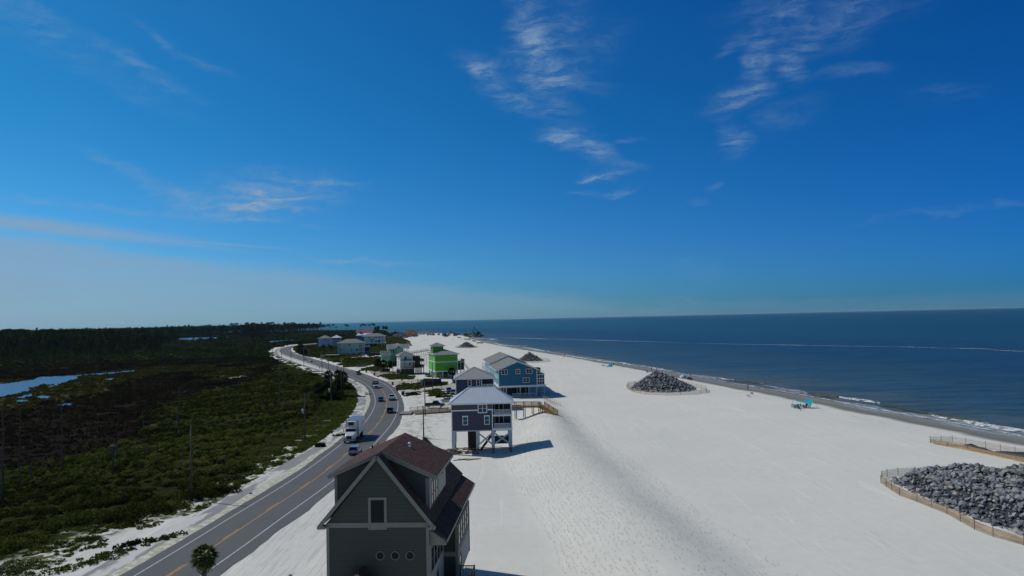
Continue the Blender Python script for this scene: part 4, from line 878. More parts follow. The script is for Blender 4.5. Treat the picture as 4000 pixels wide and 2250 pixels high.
hip_roof(h6, -.2, -3.2, 6.7, .1, 6.2, 1.0, ROOF_P, WHITE, 'x', name='porch_roof'); piles(h6, [(.1,-2.9),(2.2,-2.9),(4.3,-2.9),(6.3,-2.9)], .2, 3.2, 6.1, PILEM); MB().box(0,-3.1,3.0,6.5,0,3.2).build('porch_floor', WOOD, h6)
for z_ in (3.0, 6.0): 
    MB().box(6.25, -1.5, z_, 11.5, 8.5, z_+.22).build('deck', DARKWOOD, h6); railing(h6, (6.3, -1.45), (11.45, -1.45), z_+.2, DARKWOOD, 1.05, .28, .07); railing(h6, (11.45, -1.4), (11.45, 8.4), z_+.2, DARKWOOD, 1.05, .28, .07)
MB().box(6.5, 1.5, 3.2, 10.3, 8.3, 8.6).build('stair_tower', DARKWOOD, h6)
piles(h6, [(x_, y_) for x_ in (8.2, 9.8, 11.3) for y_ in (-1.3, 3.5, 8.2)] + [(x_, y_) for x_ in (.2, 3, 6) for y_ in (-2.9, .2, 4.4, 8.3)], .28, -.2, 3.0, DARKWOOD)
MB().box(-.2, -3.0, 0, 6.3, -2.85, 2.9).build('slat_screen', DARKWOOD, h6)
# =================================================================== 7 mint house
SID_M = siding('mint_siding', (.20, .42, .28), .22); ROOF_LG = shingle('light_grey_shingles', (.25, .28, .27), (.31, .34, .33), .5, .3)
h7o = AD(1517, 1405, 424.0)
h7 = thing('beach_house', 'mint green house with a long grey roof, right behind the white house', 'house', (h7o.x, 424, 0), rad(14))
MB().prism([(0,0),(9,0),(9,10.3),(4.5,12.2),(0,10.3)], 0, 9.0, 'x', M=Matrix.Identity(4)).build('wall', SID_M, h7)
gable_roof(h7, -.5, -.5, 12.6, 9.5, 10.1, 2.35, ROOF_LG, WHITE, 'x'); MB().box(4.6, -1.6, 3.0, 7.2, .1, 10.6).build('bay', SID_M, h7); gable_roof(h7, 4.2, -2.0, 7.6, 3.5, 10.6, 1.2, ROOF_LG, WHITE, 'y', name='bay_roof')
f7 = wframe('F'); window(h7, f7, .9, 7.6, 1.1, 1.8, (0, 1)); window(h7, f7, 2.4, 7.6, 1.1, 1.8, (0, 1)); window(h7, wframe('F', y0=-1.6), 5.5, 8.8, .7, .9, (0, 0))
piles(h7, [(9.6, .3), (10.8, .3), (12, .3), (12, 8.6)], .22, 0, 10.1, WHITE); MB().box(9, 0, 7.0, 12.2, 9, 7.2).build('deck', WOOD, h7)
MB().prism([(-6.5,2.8),(-2.0,2.8),(-2.0,6.9),(-4.2,8.9),(-6.5,6.9)], -4.4, .5, 'x').build('wing', SID_M, h7)
gable_roof(h7, -4.8, -6.9, .9, -1.6, 6.8, 2.3, ROOF_LG, WHITE, 'x', name='wing_roof'); window(h7, wframe('F', y0=-6.5), -2.3, 4.4, .6, 1.2, (0, 0))
piles(h7, [(-4.2,-6.2),(-1.8,-6.2),(.3,-6.2),(-4.2,-2.2),(0.3,0.3),(4.5,.3),(8.8,.3)], .3, -.2, 2.9, DARKWOOD); MB().box(-4.4,-6.5,2.6,9,-.05,2.8).build('floor_frame', DARKWOOD, h7); MB().box(0.5,-2,0,8.8,-.5,2.6).build('ground_floor_wall', DARKWOOD, h7)
# =================================================================== 8 teal house
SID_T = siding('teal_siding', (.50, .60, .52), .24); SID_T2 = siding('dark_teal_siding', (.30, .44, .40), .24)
h8o = G(1319, 1388)
h8 = thing('beach_house', 'wide grey teal house with a pale hip roof and white balconies', 'house', (h8o.x, h8o.y, 0), rad(12))
s8 = 2800 / h8o.y; W8 = 79 / s8; T8 = 103 / s8; z8 = 26 - (1339 - 1259) / s8
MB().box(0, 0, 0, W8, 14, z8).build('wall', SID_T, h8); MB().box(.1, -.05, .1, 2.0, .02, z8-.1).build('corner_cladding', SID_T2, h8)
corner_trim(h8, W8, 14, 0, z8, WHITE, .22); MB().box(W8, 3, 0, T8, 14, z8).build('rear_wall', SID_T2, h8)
hip_roof(h8, -.9, -.8, T8+.9, 14.8, z8+.05, 3.1, ROOF_P, WHITE, 'x', 7.6); f8 = wframe('F')
for u, z in ((9.0, 7.4), (2.3, 3.3), (10.6, 3.2)): window(h8, f8, u, z, .9, 1.5, (0, 1), .15)
window(h8, f8, 14.1, 3.3, 1.8, 1.3, (1, 0), .15); MB().box(9.0, -.15, 1.9, W8, 0, 2.15).build('trim_board', WHITE, h8)
for z_ in (2.2, 5.4, 8.4):
    if z_ < z8-.5: MB().box(W8, 0, z_, T8, 3, z_+.25).build('balcony_floor', WHITE, h8); railing(h8, (W8, .05), (T8, .05), z_+.25, WHITE, .9, .4, .08, 'balcony_railing', False)
for x_ in (W8+.1, (W8+T8)/2+.8, T8-.1): MB().box(x_-.14, 0, 0, x_+.14, .25, z8).build('balcony_post', WHITE, h8)
MB().box(T8, 4, 0, T8+4.2, 12, 2.8).build('lower_wall', M('plain_blue_wall', (.09, .15, .28), .7), h8); MB().box(T8+.1, 4.1, 2.8, T8+4.0, 11.9, 6.0).build('porch_screen', SCREEN, h8); MB().box(T8-.1, 3.9, 6.0, T8+4.3, 12.1, 6.3).build('porch_roof', WHITE, h8); railing(h8, (T8, 4), (T8+4.2, 4), 6.3, WHITE, 1.2, .4, .08)  # lower wall in one flat blue
# =================================================================== 9 lavender house and its neighbour
SID_LV = siding('lavender_siding', (.70, .66, .74), .24); h9o = G(1244, 1357)
h9 = thing('beach_house', 'lavender blue house with a pale hip roof, at the far bend of the road', 'house', (h9o.x, h9o.y, 0), rad(8)); s9 = 2800 / h9o.y; z9 = 26 - (1322-1262.5)/s9
MB().box(0, 0, 0, 33/s9, 12, z9).build('wall', SID_LV, h9); MB().box(33/s9, 1.5, 0, 48/s9, 12, z9).build('rear_wall', SID_LV, h9); hip_roof(h9, -1.2, -1, 49/s9, 13, z9, 3.2, ROOF_P, WHITE, 'x')
for z_ in (3.0, 6.0): MB().box(33/s9, .1, z_, 47/s9, 1.5, z_+.3).build('balcony_floor', WHITE, h9); railing(h9, (33/s9, .1), (47/s9, .1), z_+.3, WHITE, .9, .5, .1, 'balcony_railing', False)
window(h9, wframe('F'), 6, 8.0, 1.8, .8, (0, 0), .15); window(h9, wframe('F', y0=1.5), 36/s9, .4, 1.6, 2.4, (0, 0), .15, name='door')
h10o = G(1291, 1353); s10 = 2800 / h10o.y
h10 = thing('beach_house', 'grey house with a bright white hip roof, just behind the lavender one', 'house', (h10o.x, h10o.y + 6, 0), rad(8)); SID_GR = siding('grey_siding', (.34, .36, .36), .24); WROOF = M('white_metal_roof', (.62, .65, .68), .4, .05)
MB().box(0, 0, 0, 33/s10, 12, 9.3).build('wall', SID_GR, h10); hip_roof(h10, -1.2, -1.2, 36/s10, 13, 9.35, 2.9, WROOF, WHITE, 'x')
MB().box(-.3, -.5, 6.1, 34/s10, 0, 6.4).build('balcony_floor', WHITE, h10)
for u in (1.0, 3.4, 6.2): window(h10, wframe('F'), u, 6.9, 1.9, 1.7, (1, 0), .12)
# =================================================================== 10 pale aqua house
SID_PA = siding('pale_blue_green_siding', (.72, .78, .68), .24); h11o = G(1423, 1356); s11 = 2800 / h11o.y
h11 = thing('beach_house', 'large pale aqua house with many windows, right below the red roof', 'house', (h11o.x, h11o.y, 0), rad(10)); Z = lambda y: 26 - (y - 1258.5) / s11
MB().box(0, 0, Z(1341), 52/s11, 14, Z(1315)).build('wall', SID_PA, h11); MB().box(52/s11, 2, Z(1341), 81/s11, 14, Z(1315)).build('rear_wall', siding('pale_grey_blue_siding', (.55, .62, .70), .24), h11)
hip_roof(h11, -3, -1, 86/s11, 15, Z(1314.5), 3.0, ROOF_P, WHITE, 'x'); MB().box(-.2, -.3, Z(1342)-.2, 82/s11, 0, Z(1341)+.2).build('trim_board', WHITE, h11)
for u in (4.4, 10.2, 12.2): window(h11, wframe('F'), u, Z(1322), .9, 1.3, (0, 0), .15)
for u in (6.6, 8.2, 11.0, 12.2): window(h11, wframe('F'), u, Z(1336.5), .9, 1.6, (0, 0), .15)
for u, z in ((18.6, 1322), (18.6, 1335), (15.5, 1322)): window(h11, wframe('F', y0=2), u, Z(z), 1.0, 1.7, (0, 0), .15)
MB().slab([(5.6,-1.6,Z(1326)), (10.6,-1.6,Z(1326)), (10.0,-.05,Z(1324)), (6.2,-.05,Z(1324))], .15).build('awning_roof', M('blue_grey_roof', (.06, .12, .2), .6), h11)
MB().box(52/s11, .5, Z(1329), 62/s11, 2, Z(1329)+.3).build('balcony_floor', WHITE, h11); MB().box(52/s11+.3, 1.9, Z(1338), 61/s11, 1.98, Z(1330)).build('porch_screen', SCREEN, h11)
piles(h11, [(x_, y_) for x_ in (.4, 4.5, 9, 13.2, 17.5, 21) for y_ in (.4, 7, 13.5)], .45, -.2, Z(1341), PILEM); MB().box(2, 8, 0, 13, 8.4, Z(1341)).build('ground_floor_wall', M('olive_shade_wall', (.07, .075, .06), .9), h11)  # olive wall tone holds the dark shade under the house
# =================================================================== 11 red-roofed house
h12o = G(1391, 1335); s12 = 2800 / h12o.y
h12 = thing('beach_house', 'pale house with a long red gabled roof and a white metal roof below it', 'house', (h12o.x, h12o.y, 0), rad(4)); Zr = lambda y: 26 - (y - 1259) / s12
MB().box(0, 6, 0, 60/s12, 18, Zr(1298)).build('wall', siding('pale_grey_siding', (.5, .5, .48), .24), h12); RED = M('red_roof', (.30, .035, .045), .6, .12, 1)
gable_roof(h12, -1, 5, 62/s12, 19, Zr(1298.5), 2.9, RED, WHITE, 'x'); gable_roof(h12, 10/s12, 2.5, 21/s12, 8, Zr(1298), 1.6, ROOF_P, WHITE, 'y', name='dormer_roof'); MB().box(0, -1, 0, 55/s12, 6, Zr(1309)).build('front_wing', siding('blue_grey_siding', (.14, .2, .3), .24), h12)
MB().slab([(0, -2, Zr(1310)), (57/s12, -2, Zr(1309.5)), (60/s12, 6.2, Zr(1299.5)), (8/s12, 6.2, Zr(1300))], .25).build('front_roof', WROOF, h12)
# ------------------------------------------------------------------ vehicles
TYRE = M('tyre_rubber', (.015, .015, .016), .85); RIM = M('wheel_rim', (.35, .36, .38), .35, .1, 3, 0, .7); LAMP = M('headlamp', (.7, .72, .75), .15, .05); TAIL = M('tail_lamp', (.35, .01, .01), .3); CARG = glass('car_glass', (.008, .010, .014), .05, 1.6)
TRIMB = M('black_plastic', (.018, .018, .02), .6)
def paint(name, c): return M(name, c, .28, .04, 1, 0, .25, .5, None, .8)
def wheel(root, x, y, r, w=.22):
    t = MB().tube([(x-w/2, y, r), (x+w/2, y, r)], r, 20).build('wheel', TYRE, root); s = 1 if x > 0 else -1
    MB().tube([(x+s*(w/2-.03), y, r), (x+s*(w/2+.012), y, r)], [r*.62, r*.58], 16).build('rim', RIM, t)
def sect(y, w, zb, zt, cut=.10, tw=None):
    tw = tw if tw is not None else w
    return [(-w+cut*.5, y, zb), (w-cut*.5, y, zb), (w, y, zb+cut), (w, y, zt-cut*1.4), (tw-cut*.3, y, zt-cut*.4), (tw-cut*1.5, y, zt), (-tw+cut*1.5, y, zt), (-tw+cut*.3, y, zt-cut*.4), (-w, y, zt-cut*1.4), (-w, y, zb+cut)]
def car(name, label, cat, mat, kind='suv', group=None):
    """front of the vehicle towards -y; origin on the ground under the centre"""
    t = thing(name, label, cat, group=group)
    K = {'suv': (2.35, .93, .98, 1.66, 1.02, .36), 'sedan': (2.3, .90, .86, 1.42, .92, .33), 'pickup': (2.85, .97, 1.08, 1.86, 1.12, .40), 'van': (2.4, .96, 1.05, 1.85, 1.1, .35)}[kind]
    L, w, hood, roof, belt, r = K; zb = .28 if kind != 'pickup' else .42
    b = MB()
    if kind == 'pickup':
        b.loft([sect(-L, w*.9, zb+.1, hood*.86), sect(-L+.15, w, zb, hood*.95), sect(-L+1.1, w, zb, hood+.04), sect(-L+1.5, w, zb, belt+.04), sect(.75, w, zb, belt+.04)], sm=False)
        b.box(-w, .75, zb, w, L, belt-.35); b.box(-w, .75, belt-.35, -w+.1, L, belt+.02); b.box(w-.1, .75, belt-.35, w, L, belt+.02); b.box(-w+.1, L-.1, belt-.35, w-.1, L, belt+.02)
    else:
        b.loft([sect(-L, w*.84, zb+.12, hood*.78), sect(-L+.12, w*.95, zb, hood*.88), sect(-L+.45, w, zb, hood*.96), sect(-L+1.15, w, zb, hood+.03), sect(-L+1.35, w, zb, belt), sect(L-.9, w, zb, belt+.03), sect(L-.25, w*.97, zb, belt+.02), sect(L-.04, w*.93, zb+.04, belt-.04), sect(L, w*.86, zb+.16, belt-.14)])
    body = b.build('body', mat, t)
    c0, c1, c2_, c3 = {'suv': (-L+1.15, -L+2.0, L-.55, L-.10), 'sedan': (-L+1.2, -L+2.05, L-1.5, L-.75), 'pickup': (-L+1.45, -L+2.15, .45, .72), 'van': (-L+.85, -L+1.7, L-.2, L-.05)}[kind]
    iw = w*.80
    def cab(y, z, ww): return [(-ww, y, z), (ww, y, z)]
    g = MB(); zb_ = belt-.03
    P = [(-w*.93, c0, zb_), (w*.93, c0, zb_), (w*.93, c3, zb_), (-w*.93, c3, zb_), (-iw, c1, roof-.07), (iw, c1, roof-.07), (iw, c2_, roof-.07), (-iw, c2_, roof-.07)]
    g.add(P, [(3,2,1,0),(4,5,6,7),(0,1,5,4),(1,2,6,5),(2,3,7,6),(3,0,4,7)]); g.build('window_glass', CARG, t)
    rf_ = MB(); rf_.loft([sect(c1-.08, iw*.97, roof-.1, roof-.03, .03), sect(c1+.35, iw+.02, roof-.09, roof, .03), sect(c2_-.3, iw+.02, roof-.09, roof, .03), sect(c2_+.05, iw*.97, roof-.1, roof-.04, .03)])
    for s in (-1, 1):
        rf_.bar((s*w*.90, c0+.05, zb_), (s*iw, c1, roof-.06), .06, .07); rf_.bar((s*w*.91, c3-.05, zb_), (s*iw, c2_, roof-.06), .10, .12)
        m_ = (c1+c2_)/2; rf_.bar((s*w*.935, m_, zb_), (s*(iw+.015), m_, roof-.06), .05, .10)
        if kind in ('suv', 'van'): rf_.bar((s*w*.935, c2_-.35, zb_), (s*(iw+.015), c2_-.3, roof-.06), .05, .10)
    rf_.build('roof', mat, t)
    for s in (-1, 1):
        for y in (-L+.85, L-.92): wheel(t, s*(w-.10), y, r)
        MB().box(s*w*.78-.17, -L-.02, hood*.66, s*w*.78+.13, -L+.16, hood*.80).build('headlight', LAMP, t)
        MB().box(s*w*.86-.1, L-.05, belt-.32, s*w*.86+.08, L+.02, belt-.06).build('tail_light', TAIL, t)
        MB().cbox((s*(w+.10), c0+.35, belt+.08), (.2, .12, .14)).build('mirror', mat, t)
    MB().box(-w*.52, -L-.03, zb+.18, w*.52, -L+.1, hood*.74).build('grille', TRIMB, t); MB().box(-w*.93, -L-.06, zb, w*.93, -L+.2, zb+.16).build('bumper', TRIMB, t); MB().box(-w*.93, L-.2, zb+.02, w*.93, L+.06, zb+.2).build('bumper', TRIMB, t)
    MB().box(-.26, L+.0, belt-.36, .26, L+.03, belt-.22).build('number_plate', WHITE, t)
    return t
def tangent_at(p):
    i = min(range(1, len(ROAD)-1), key=lambda k: (ROAD[k].x-p.x)**2 + (ROAD[k].y-p.y)**2); return (ROAD[i+1]-ROAD[i-1]).normalized(), i
def on_road(t, px, py, side, away, lane=1.78):
    """px,py: where it stands in the photo; snapped to the lane. away: drives away from the camera"""
    p = G(px, py); tg, i = tangent_at(p); nr_ = Vector((tg.y, -tg.x, 0)); q = ROAD[i] + nr_ * (lane * side)
    q = q + tg * (p - q).dot(tg); d = tg if away else -tg
    t.location = (q.x, q.y, .035); t.rotation_euler = (0, 0, math.atan2(d.y, d.x) + math.pi/2)
def spot(t, px, py, rz, z=None):
    p = GT(px, py); t.location = (p.x, p.y, p.z if z is None else z); t.rotation_euler = (0, 0, rad(rz))
silver = paint('silver_blue_paint', (.26, .32, .40)); blackp = paint('black_paint', (.012, .013, .016)); whitep = paint('white_paint', (.80, .80, .78)); darkb = paint('dark_blue_paint', (.018, .022, .035)); greyp = paint('grey_paint', (.07, .085, .11)); bluep = paint('bright_blue_paint', (.01, .13, .50)); sgrey = paint('silver_grey_paint', (.25, .26, .28))
on_road(car('car', 'silver blue SUV driving away, just behind the white box truck', 'car', silver, 'suv'), 1403, 1772, 1, True)
on_road(car('car', 'black SUV driving away on the outside of the bend', 'car', blackp, 'suv'), 1532, 1612, 1, True)
on_road(car('pickup_truck', 'white pickup truck driving away on the bend, ahead of the black SUV', 'pickup truck', whitep, 'pickup'), 1533, 1562, 1, True)
on_road(car('car', 'dark blue sedan coming towards the camera on the bend', 'car', darkb, 'sedan'), 1476, 1568, -1, False)
on_road(car('pickup_truck', 'dark grey pickup truck driving away where the road straightens', 'pickup truck', greyp, 'pickup'), 1412, 1463, 1, True)
on_road(car('car', 'white car on the far straight, nearer of the two white cars', 'car', whitep, 'suv'), 1212, 1414, -1, False)
on_road(car('car', 'white car on the far straight, farther of the two white cars', 'car', whitep, 'sedan'), 1185, 1406, -1, False)
spot(car('pickup_truck', 'grey pickup truck parked on the sandy lot beyond the tan driveway', 'pickup truck', greyp, 'pickup'), 1411, 1433, -82)
spot(car('van', 'black van parked under the palms in front of the white house', 'van', blackp, 'van'), 1503, 1454, -80)
spot(car('car', 'dark car parked beneath the white house beside its timber slats', 'car', darkb, 'suv'), 1556, 1456, 10)
spot(car('car', 'bright blue car parked in front of the navy house', 'car', bluep, 'suv'), 1754, 1532, 8)
spot(car('car', 'silver grey SUV parked beside the bright blue car', 'car', sgrey, 'suv'), 1770, 1540, 2)
spot(car('car', 'black SUV parked under the lime green house', 'car', blackp, 'suv'), 1672, 1472, 20)
spot(car('car', 'black car parked between the lime green house and the navy house', 'car', blackp, 'suv'), 1776, 1496, 10)
spot(car('pickup_truck', 'black pickup truck parked on the timber ramp', 'pickup truck', blackp, 'pickup'), 1700, 1594, 86, .35)
spot(car('car', 'dark car with a pale bonnet, half hidden by the slate house roof', 'car', sgrey, 'sedan'), 1751, 1571, 60)
# box truck with refrigeration unit
t = thing('box_truck', 'white refrigerated box truck coming towards the camera', 'truck'); BOXW = M('truck_box_white', (.72, .72, .72), .45, .06, 1)
MB().box(-1.25, -1.55, 1.15, 1.25, 5.6, 3.95).build('cargo_box', BOXW, t)
b = MB()
for s in (-1, 1): b.box(s*1.25-.04, -1.6, 1.1, s*1.25+.04, 5.65, 1.22); b.box(s*1.25-.05, -1.6, 1.1, s*1.25+.05, -1.5, 4.0)
b.box(-1.28, -1.6, 3.9, 1.28, 5.65, 3.98); b.build('box_rail', RIM, t)
MB().loft([sect(-2.05, .85, 2.75, 3.8, .1), sect(-1.56, .95, 2.7, 3.9, .1)]).build('cooling_unit', BOXW, t); MB().box(-.68, -2.1, 3.05, .42, -2.0, 3.7).build('fan_grille', TRIMB, t)
c = MB(); c.loft([sect(-3.35, 1.05, 1.0, 1.95, .08), sect(-3.05, 1.08, .9, 2.0, .08), sect(-1.75, 1.08, .9, 2.0, .08)]); c.loft([sect(-2.85, 1.02, 2.5, 2.62, .05), sect(-1.75, 1.04, 2.5, 2.68, .05)])
for s in (-1, 1): c.bar((s*1.04, -3.2, 1.95), (s*.98, -2.8, 2.55), .08, .08); c.box(s*1.0-.05, -2.0, 1.95, s*1.0+.05, -1.75, 2.55)
c.build('cab', whitep, t)
MB().add([(-1.0,-3.22,1.96),(1.0,-3.22,1.96),(1.0,-1.85,1.96),(-1.0,-1.85,1.96),(-.95,-2.83,2.53),(.95,-2.83,2.53),(.97,-1.85,2.53),(-.97,-1.85,2.53)], [(3,2,1,0),(4,5,6,7),(0,1,5,4),(1,2,6,5),(2,3,7,6),(3,0,4,7)]).build('windscreen', CARG, t)
MB().loft([sect(-4.95, .72, .75, 1.45, .12), sect(-4.7, .85, .65, 1.62, .12), sect(-3.3, 1.02, .7, 1.98, .1)]).build('bonnet', whitep, t)
MB().box(-.5, -5.02, .85, .5, -4.85, 1.42).build('grille', TRIMB, t); MB().box(-1.15, -5.2, .45, 1.15, -4.9, .78).build('bumper', RIM, t)
for s in (-1, 1):
    MB().cbox((s*.82, -4.82, 1.2), (.28, .2, .26)).build('headlight', LAMP, t); MB().cbox((s*1.0, -4.25, 1.0), (.35, 1.1, .3)).build('mudguard', whitep, t)
    wheel(t, s*.98, -4.25, .5, .28); wheel(t, s*.95, 3.6, .5, .5); MB().cbox((s*1.42, -3.0, 2.2), (.12, .1, .45)).build('mirror', TRIMB, t); MB().box(s*.9-.3, -1.5, .6, s*.9+.3, -.4, 1.05).build('fuel_tank', RIM, t)
MB().box(-.45, -4.9, .6, .45, 5.4, 1.1).build('chassis', TRIMB, t)
b = MB(); b.box(1.251, -.9+3, 2.75, 1.262, 5.0, 2.95); b.box(1.251, 2.6, 3.1, 1.262, 4.4, 3.3); b.build('side_marking', M('faded_lettering', (.25, .28, .34), .6), t)
t.scale = (1.1, 1.1, 1.1); on_road(t, 1380, 1716, -1, False, 2.1)
# dump truck
t = thing('dump_truck', 'white dump truck with a black bed coming round the bend', 'truck')
d_ = MB(); d_.box(-1.15, -.6, 1.1, 1.15, 3.2, 1.25)
for s in (-1, 1): d_.box(s*1.1-.06, -.6, 1.2, s*1.1+.06, 3.2, 2.35)
d_.box(-1.15, -.65, 1.2, 1.15, -.5, 2.75); d_.box(-1.15, 3.1, 1.2, 1.15, 3.2, 2.2); d_.build('dump_bed', blackp, t)
MB().loft([sect(-3.5, .8, .7, 1.2, .1), sect(-3.3, .95, .55, 1.35, .1), sect(-2.1, 1.0, .55, 1.45, .1), sect(-.75, 1.0, .55, 1.5, .1)]).build('cab', whitep, t); MB().loft([sect(-1.7, .82, 2.1, 2.18, .03), sect(-.8, .84, 2.1, 2.2, .03)]).build('cab_roof', whitep, t)
MB().add([(-.95,-2.15,1.45),(.95,-2.15,1.45),(.95,-.8,1.45),(-.95,-.8,1.45),(-.8,-1.6,2.12),(.8,-1.6,2.12),(.82,-.8,2.12),(-.82,-.8,2.12)], [(3,2,1,0),(4,5,6,7),(0,1,5,4),(1,2,6,5),(2,3,7,6),(3,0,4,7)]).build('windscreen', CARG, t)
MB().box(-.55, -3.56, .72, .55, -3.45, 1.15).build('grille', TRIMB, t); MB().box(-1.0, -3.65, .4, 1.0, -3.4, .62).build('bumper', RIM, t); MB().box(-.4, -3, .5, .4, 3, 1.1).build('chassis', TRIMB, t)
for s in (-1, 1): wheel(t, s*.9, -2.6, .44, .26); wheel(t, s*.9, 2.0, .44, .45); MB().cbox((s*.72, -3.45, 1.0), (.25, .15, .18)).build('headlight', LAMP, t); MB().cbox((s*1.3, -1.8, 1.75), (.14, .1, .4)).build('mirror', TRIMB, t)
on_road(t, 1459, 1516, -1, False)
# ------------------------------------------------------------------ utility poles
GREYM = M('galvanised_metal', (.30, .32, .34), .5, .1, 2, 0, .4); TRANS = M('transformer_grey', (.42, .45, .47), .5, .08)
def pole(px, yb, yt, label, arms=0, trans=0, r=.15, xt=None, name='utility_pole', cat='utility pole', sign=False):
    p = GT(px, yb); top = AD(xt if xt is not None else px - (yb-yt)*.0225*0, yt, p.y).z; h = max(3, top - p.z)
    t = thing(name, label, cat, p); MB().tube([(0,0,-.3), (0,0,h)], [r, r*.68], 10).build('shaft', POLEW, t)
    for k in range(arms):
        z = h - .35 - k * .8; MB().bar((-1.1, 0, z), (1.1, 0, z), .1, .1).build('crossarm', POLEW, t)
        for x in (-1.0, 0, 1.0): MB().tube([(x, 0, z+.04), (x, 0, z+.24)], [.05, .03], 6).build('insulator', GREYM, t)
    for k in range(trans): MB().tube([(-.42, -.1, h*.58), (-.42, -.1, h*.58+1.0)], [.25, .25], 12).build('transformer', TRANS, t)
    if sign: MB().box(-.3, -.14, h*.5, .3, -.1, h*.5+.5).build('sign_panel', M('yellow_sign', (.35, .42, .03), .6), t)
    t['h'] = h; return t
P_ = {}
P_['a'] = pole(748, 1955, 1660, 'tall bare utility pole casting a long shadow across the road', 0, 0, .16)
P_['b'] = pole(1192, 1724, 1536, 'utility pole with one grey transformer and two crossarms near the box truck', 2, 1)
P_['c'] = pole(1294, 1627, 1463, 'utility pole with a transformer and a lamp arm beside the roadside palms', 1, 1)
pole(1334, 1555, 1437, 'bare pole standing among the roadside palms, thicker of a pair', 0, 0, .17); pole(1343, 1555, 1428, 'bare pole standing among the roadside palms, taller of a pair', 0, 0, .14)
P_['d'] = pole(1258, 1453, 1380, 'utility pole by the path with a yellow sign on it', 0, 0, .16, sign=True)
P_['e'] = pole(1187, 1434, 1356, 'utility pole between the path and the marsh, in front of the white cars', 1, 0, .16); pole(1283, 1444, 1391, 'utility pole just beyond the one with the yellow sign', 0, 0, .16)
pole(1317, 1452, 1420, 'short pole beside the road past the roadside palms', 0, 0, .2); P_['f'] = pole(1137, 1416, 1361, 'utility pole with a small box on the outside of the far bend', 0, 1, .18)
pole(1099, 1403, 1353, 'utility pole outside the far bend, second from the marsh edge', 0, 0, .18); pole(1065, 1394, 1351, 'utility pole at the marsh edge of the far bend', 0, 0, .18)
pole(1343, 1397, 1358, 'thin pole in front of the grey teal house', 0, 0, .18); P_['g'] = pole(1461, 1450, 1390, 'utility pole beside the tan driveway, left of the palms', 0, 0, .17)
pole(1535, 1465, 1394, 'thin utility pole on the grass island before the white house', 0, 0, .13); pole(1582, 1480, 1411, 'tall grey pole on the grass island, nearest the road corner', 0, 0, .18)
P_['h'] = pole(1691, 1535, 1414, 'utility pole between the timber ramp and the grey container', 0, 0, .16, xt=1685); P_['i'] = pole(1661, 1623, 1477, 'dark brown pole carrying a panel, at the timber ramp', 0, 0, .17, xt=1659)
MB().box(-.1, -.2, P_['i']['h']-.9, 1.9, -.1, P_['i']['h']-.1).build('panel', DARKWOOD, P_['i'])
P_['j'] = pole(1655, 1714, 1585, 'grey pole with guy wires in the sand behind the dark green roof', 0, 0, .16, xt=1653)
for dx, dy in ((2.6, -.6), (-1.6, -.8), (-.2, 3)):
    MB().tube([(0, 0, P_['j']['h']*.55), (dx, dy, 0)], .02, 4).build('guy_wire', BLACKM, P_['j'])
WIREM = M('wire', (.03, .03, .03), .6)
def wire(a, b, sag, label, dz=-.3, off=(0,)):
    A_ = P_[a]; B_ = P_[b]; p = Vector(A_.location) + Vector((0,0,A_['h']+dz)); q = Vector(B_.location) + Vector((0,0,B_['h']+dz)); pts = []
    for k in range(13): u = k/12; v = p.lerp(q, u); v.z -= sag*4*u*(1-u); pts.append(v)
    o = MB().tube([x - pts[0] for x in pts], .022, 4).build('wire', WIREM, None, loc=pts[0], uv=False); tag(o, label, 'wire', None)
wire('a', 'b', 1.2, 'thin wire sagging from the tall bare pole to the pole with one transformer'); wire('b', 'c', 1.0, 'thin wire between the two transformer poles'); wire('c', 'd', 1.0, 'thin wire from the lamp arm pole to the yellow sign pole'); wire('d', 'e', .8, 'thin wire between the yellow sign pole and the pole by the white cars'); wire('e', 'f', .8, 'thin wire from the pole by the white cars to the far bend')
wire('g', 'h', 1.0, 'thin wire crossing the lots from the tan driveway pole to the container pole')
# ------------------------------------------------------------------ timber walkways
def walkway(name, label, cat, a, b, z0, z1, w, mat, legs=3, h=1.05, gap=.17, rails=(1, 1), step=2.4):
    """a,b: world xy of the centre line ends, z0,z1 deck heights"""
    a = Vector((a[0], a[1])); b = Vector((b[0], b[1])); L = (b-a).length; ang = math.atan2((b-a).y, (b-a).x)
    t = thing(name, label, cat, (a.x, a.y, 0), ang); MB().slab([(0,-w/2,z0),(L,-w/2,z1),(L,w/2,z1),(0,w/2,z0)], .12).build('deck', mat, t); jb = MB()
    for s in (-1, 1): jb.bar((0, s*w/2, z0-.22), (L, s*w/2, z1-.22), .06, .28)
    jb.build('joist', mat, t)
    for s, on in ((-1, rails[0]), (1, rails[1])):
        if on: railing(t, (0, s*w/2, z0), (L, s*w/2, z1), 0, mat, h, gap, .06)
    n = max(1, int(L/step))
    for k in range(n+1):
        x = L*k/n; z = z0+(z1-z0)*k/n
        for s in (-1, 1):
            q = a + (b-a)*(k/n) + Vector((-(b-a).y, (b-a).x)).normalized()*(s*w/2); g = H(q.x, q.y)
            if z - g > .25: MB().box(x-.09, s*w/2-.09, min(g-.3, z-.3), x+.09, s*w/2+.09, z-.05).build('post', mat, t)
    return t
ra = G(1610, 1614); rb = G(1760, 1602)
walkway('timber_ramp', 'weathered timber ramp with slatted railings carrying a black pickup', 'ramp', (G(1613,1610,.3).x, 203.5), (G(1768,1593,.3).x, 207.5), .25, .4, 7.2, WOOD, gap=.30)
MB_ = MB().box(-3.2, -2.6, 0, 0, 2.4, .45).build('concrete_apron', M('tan_concrete', (.25, .22, .18), .9), None, loc=(G(1613,1610,.3).x - .05, 202.5, 0)); tag(MB_, 'low concrete apron where the timber ramp meets the road', 'apron')
bA = AD(2003, 1586, 187.0); bB = AD(2114, 1580, 189.0); bC = AD(2168, 1607, 184.0)
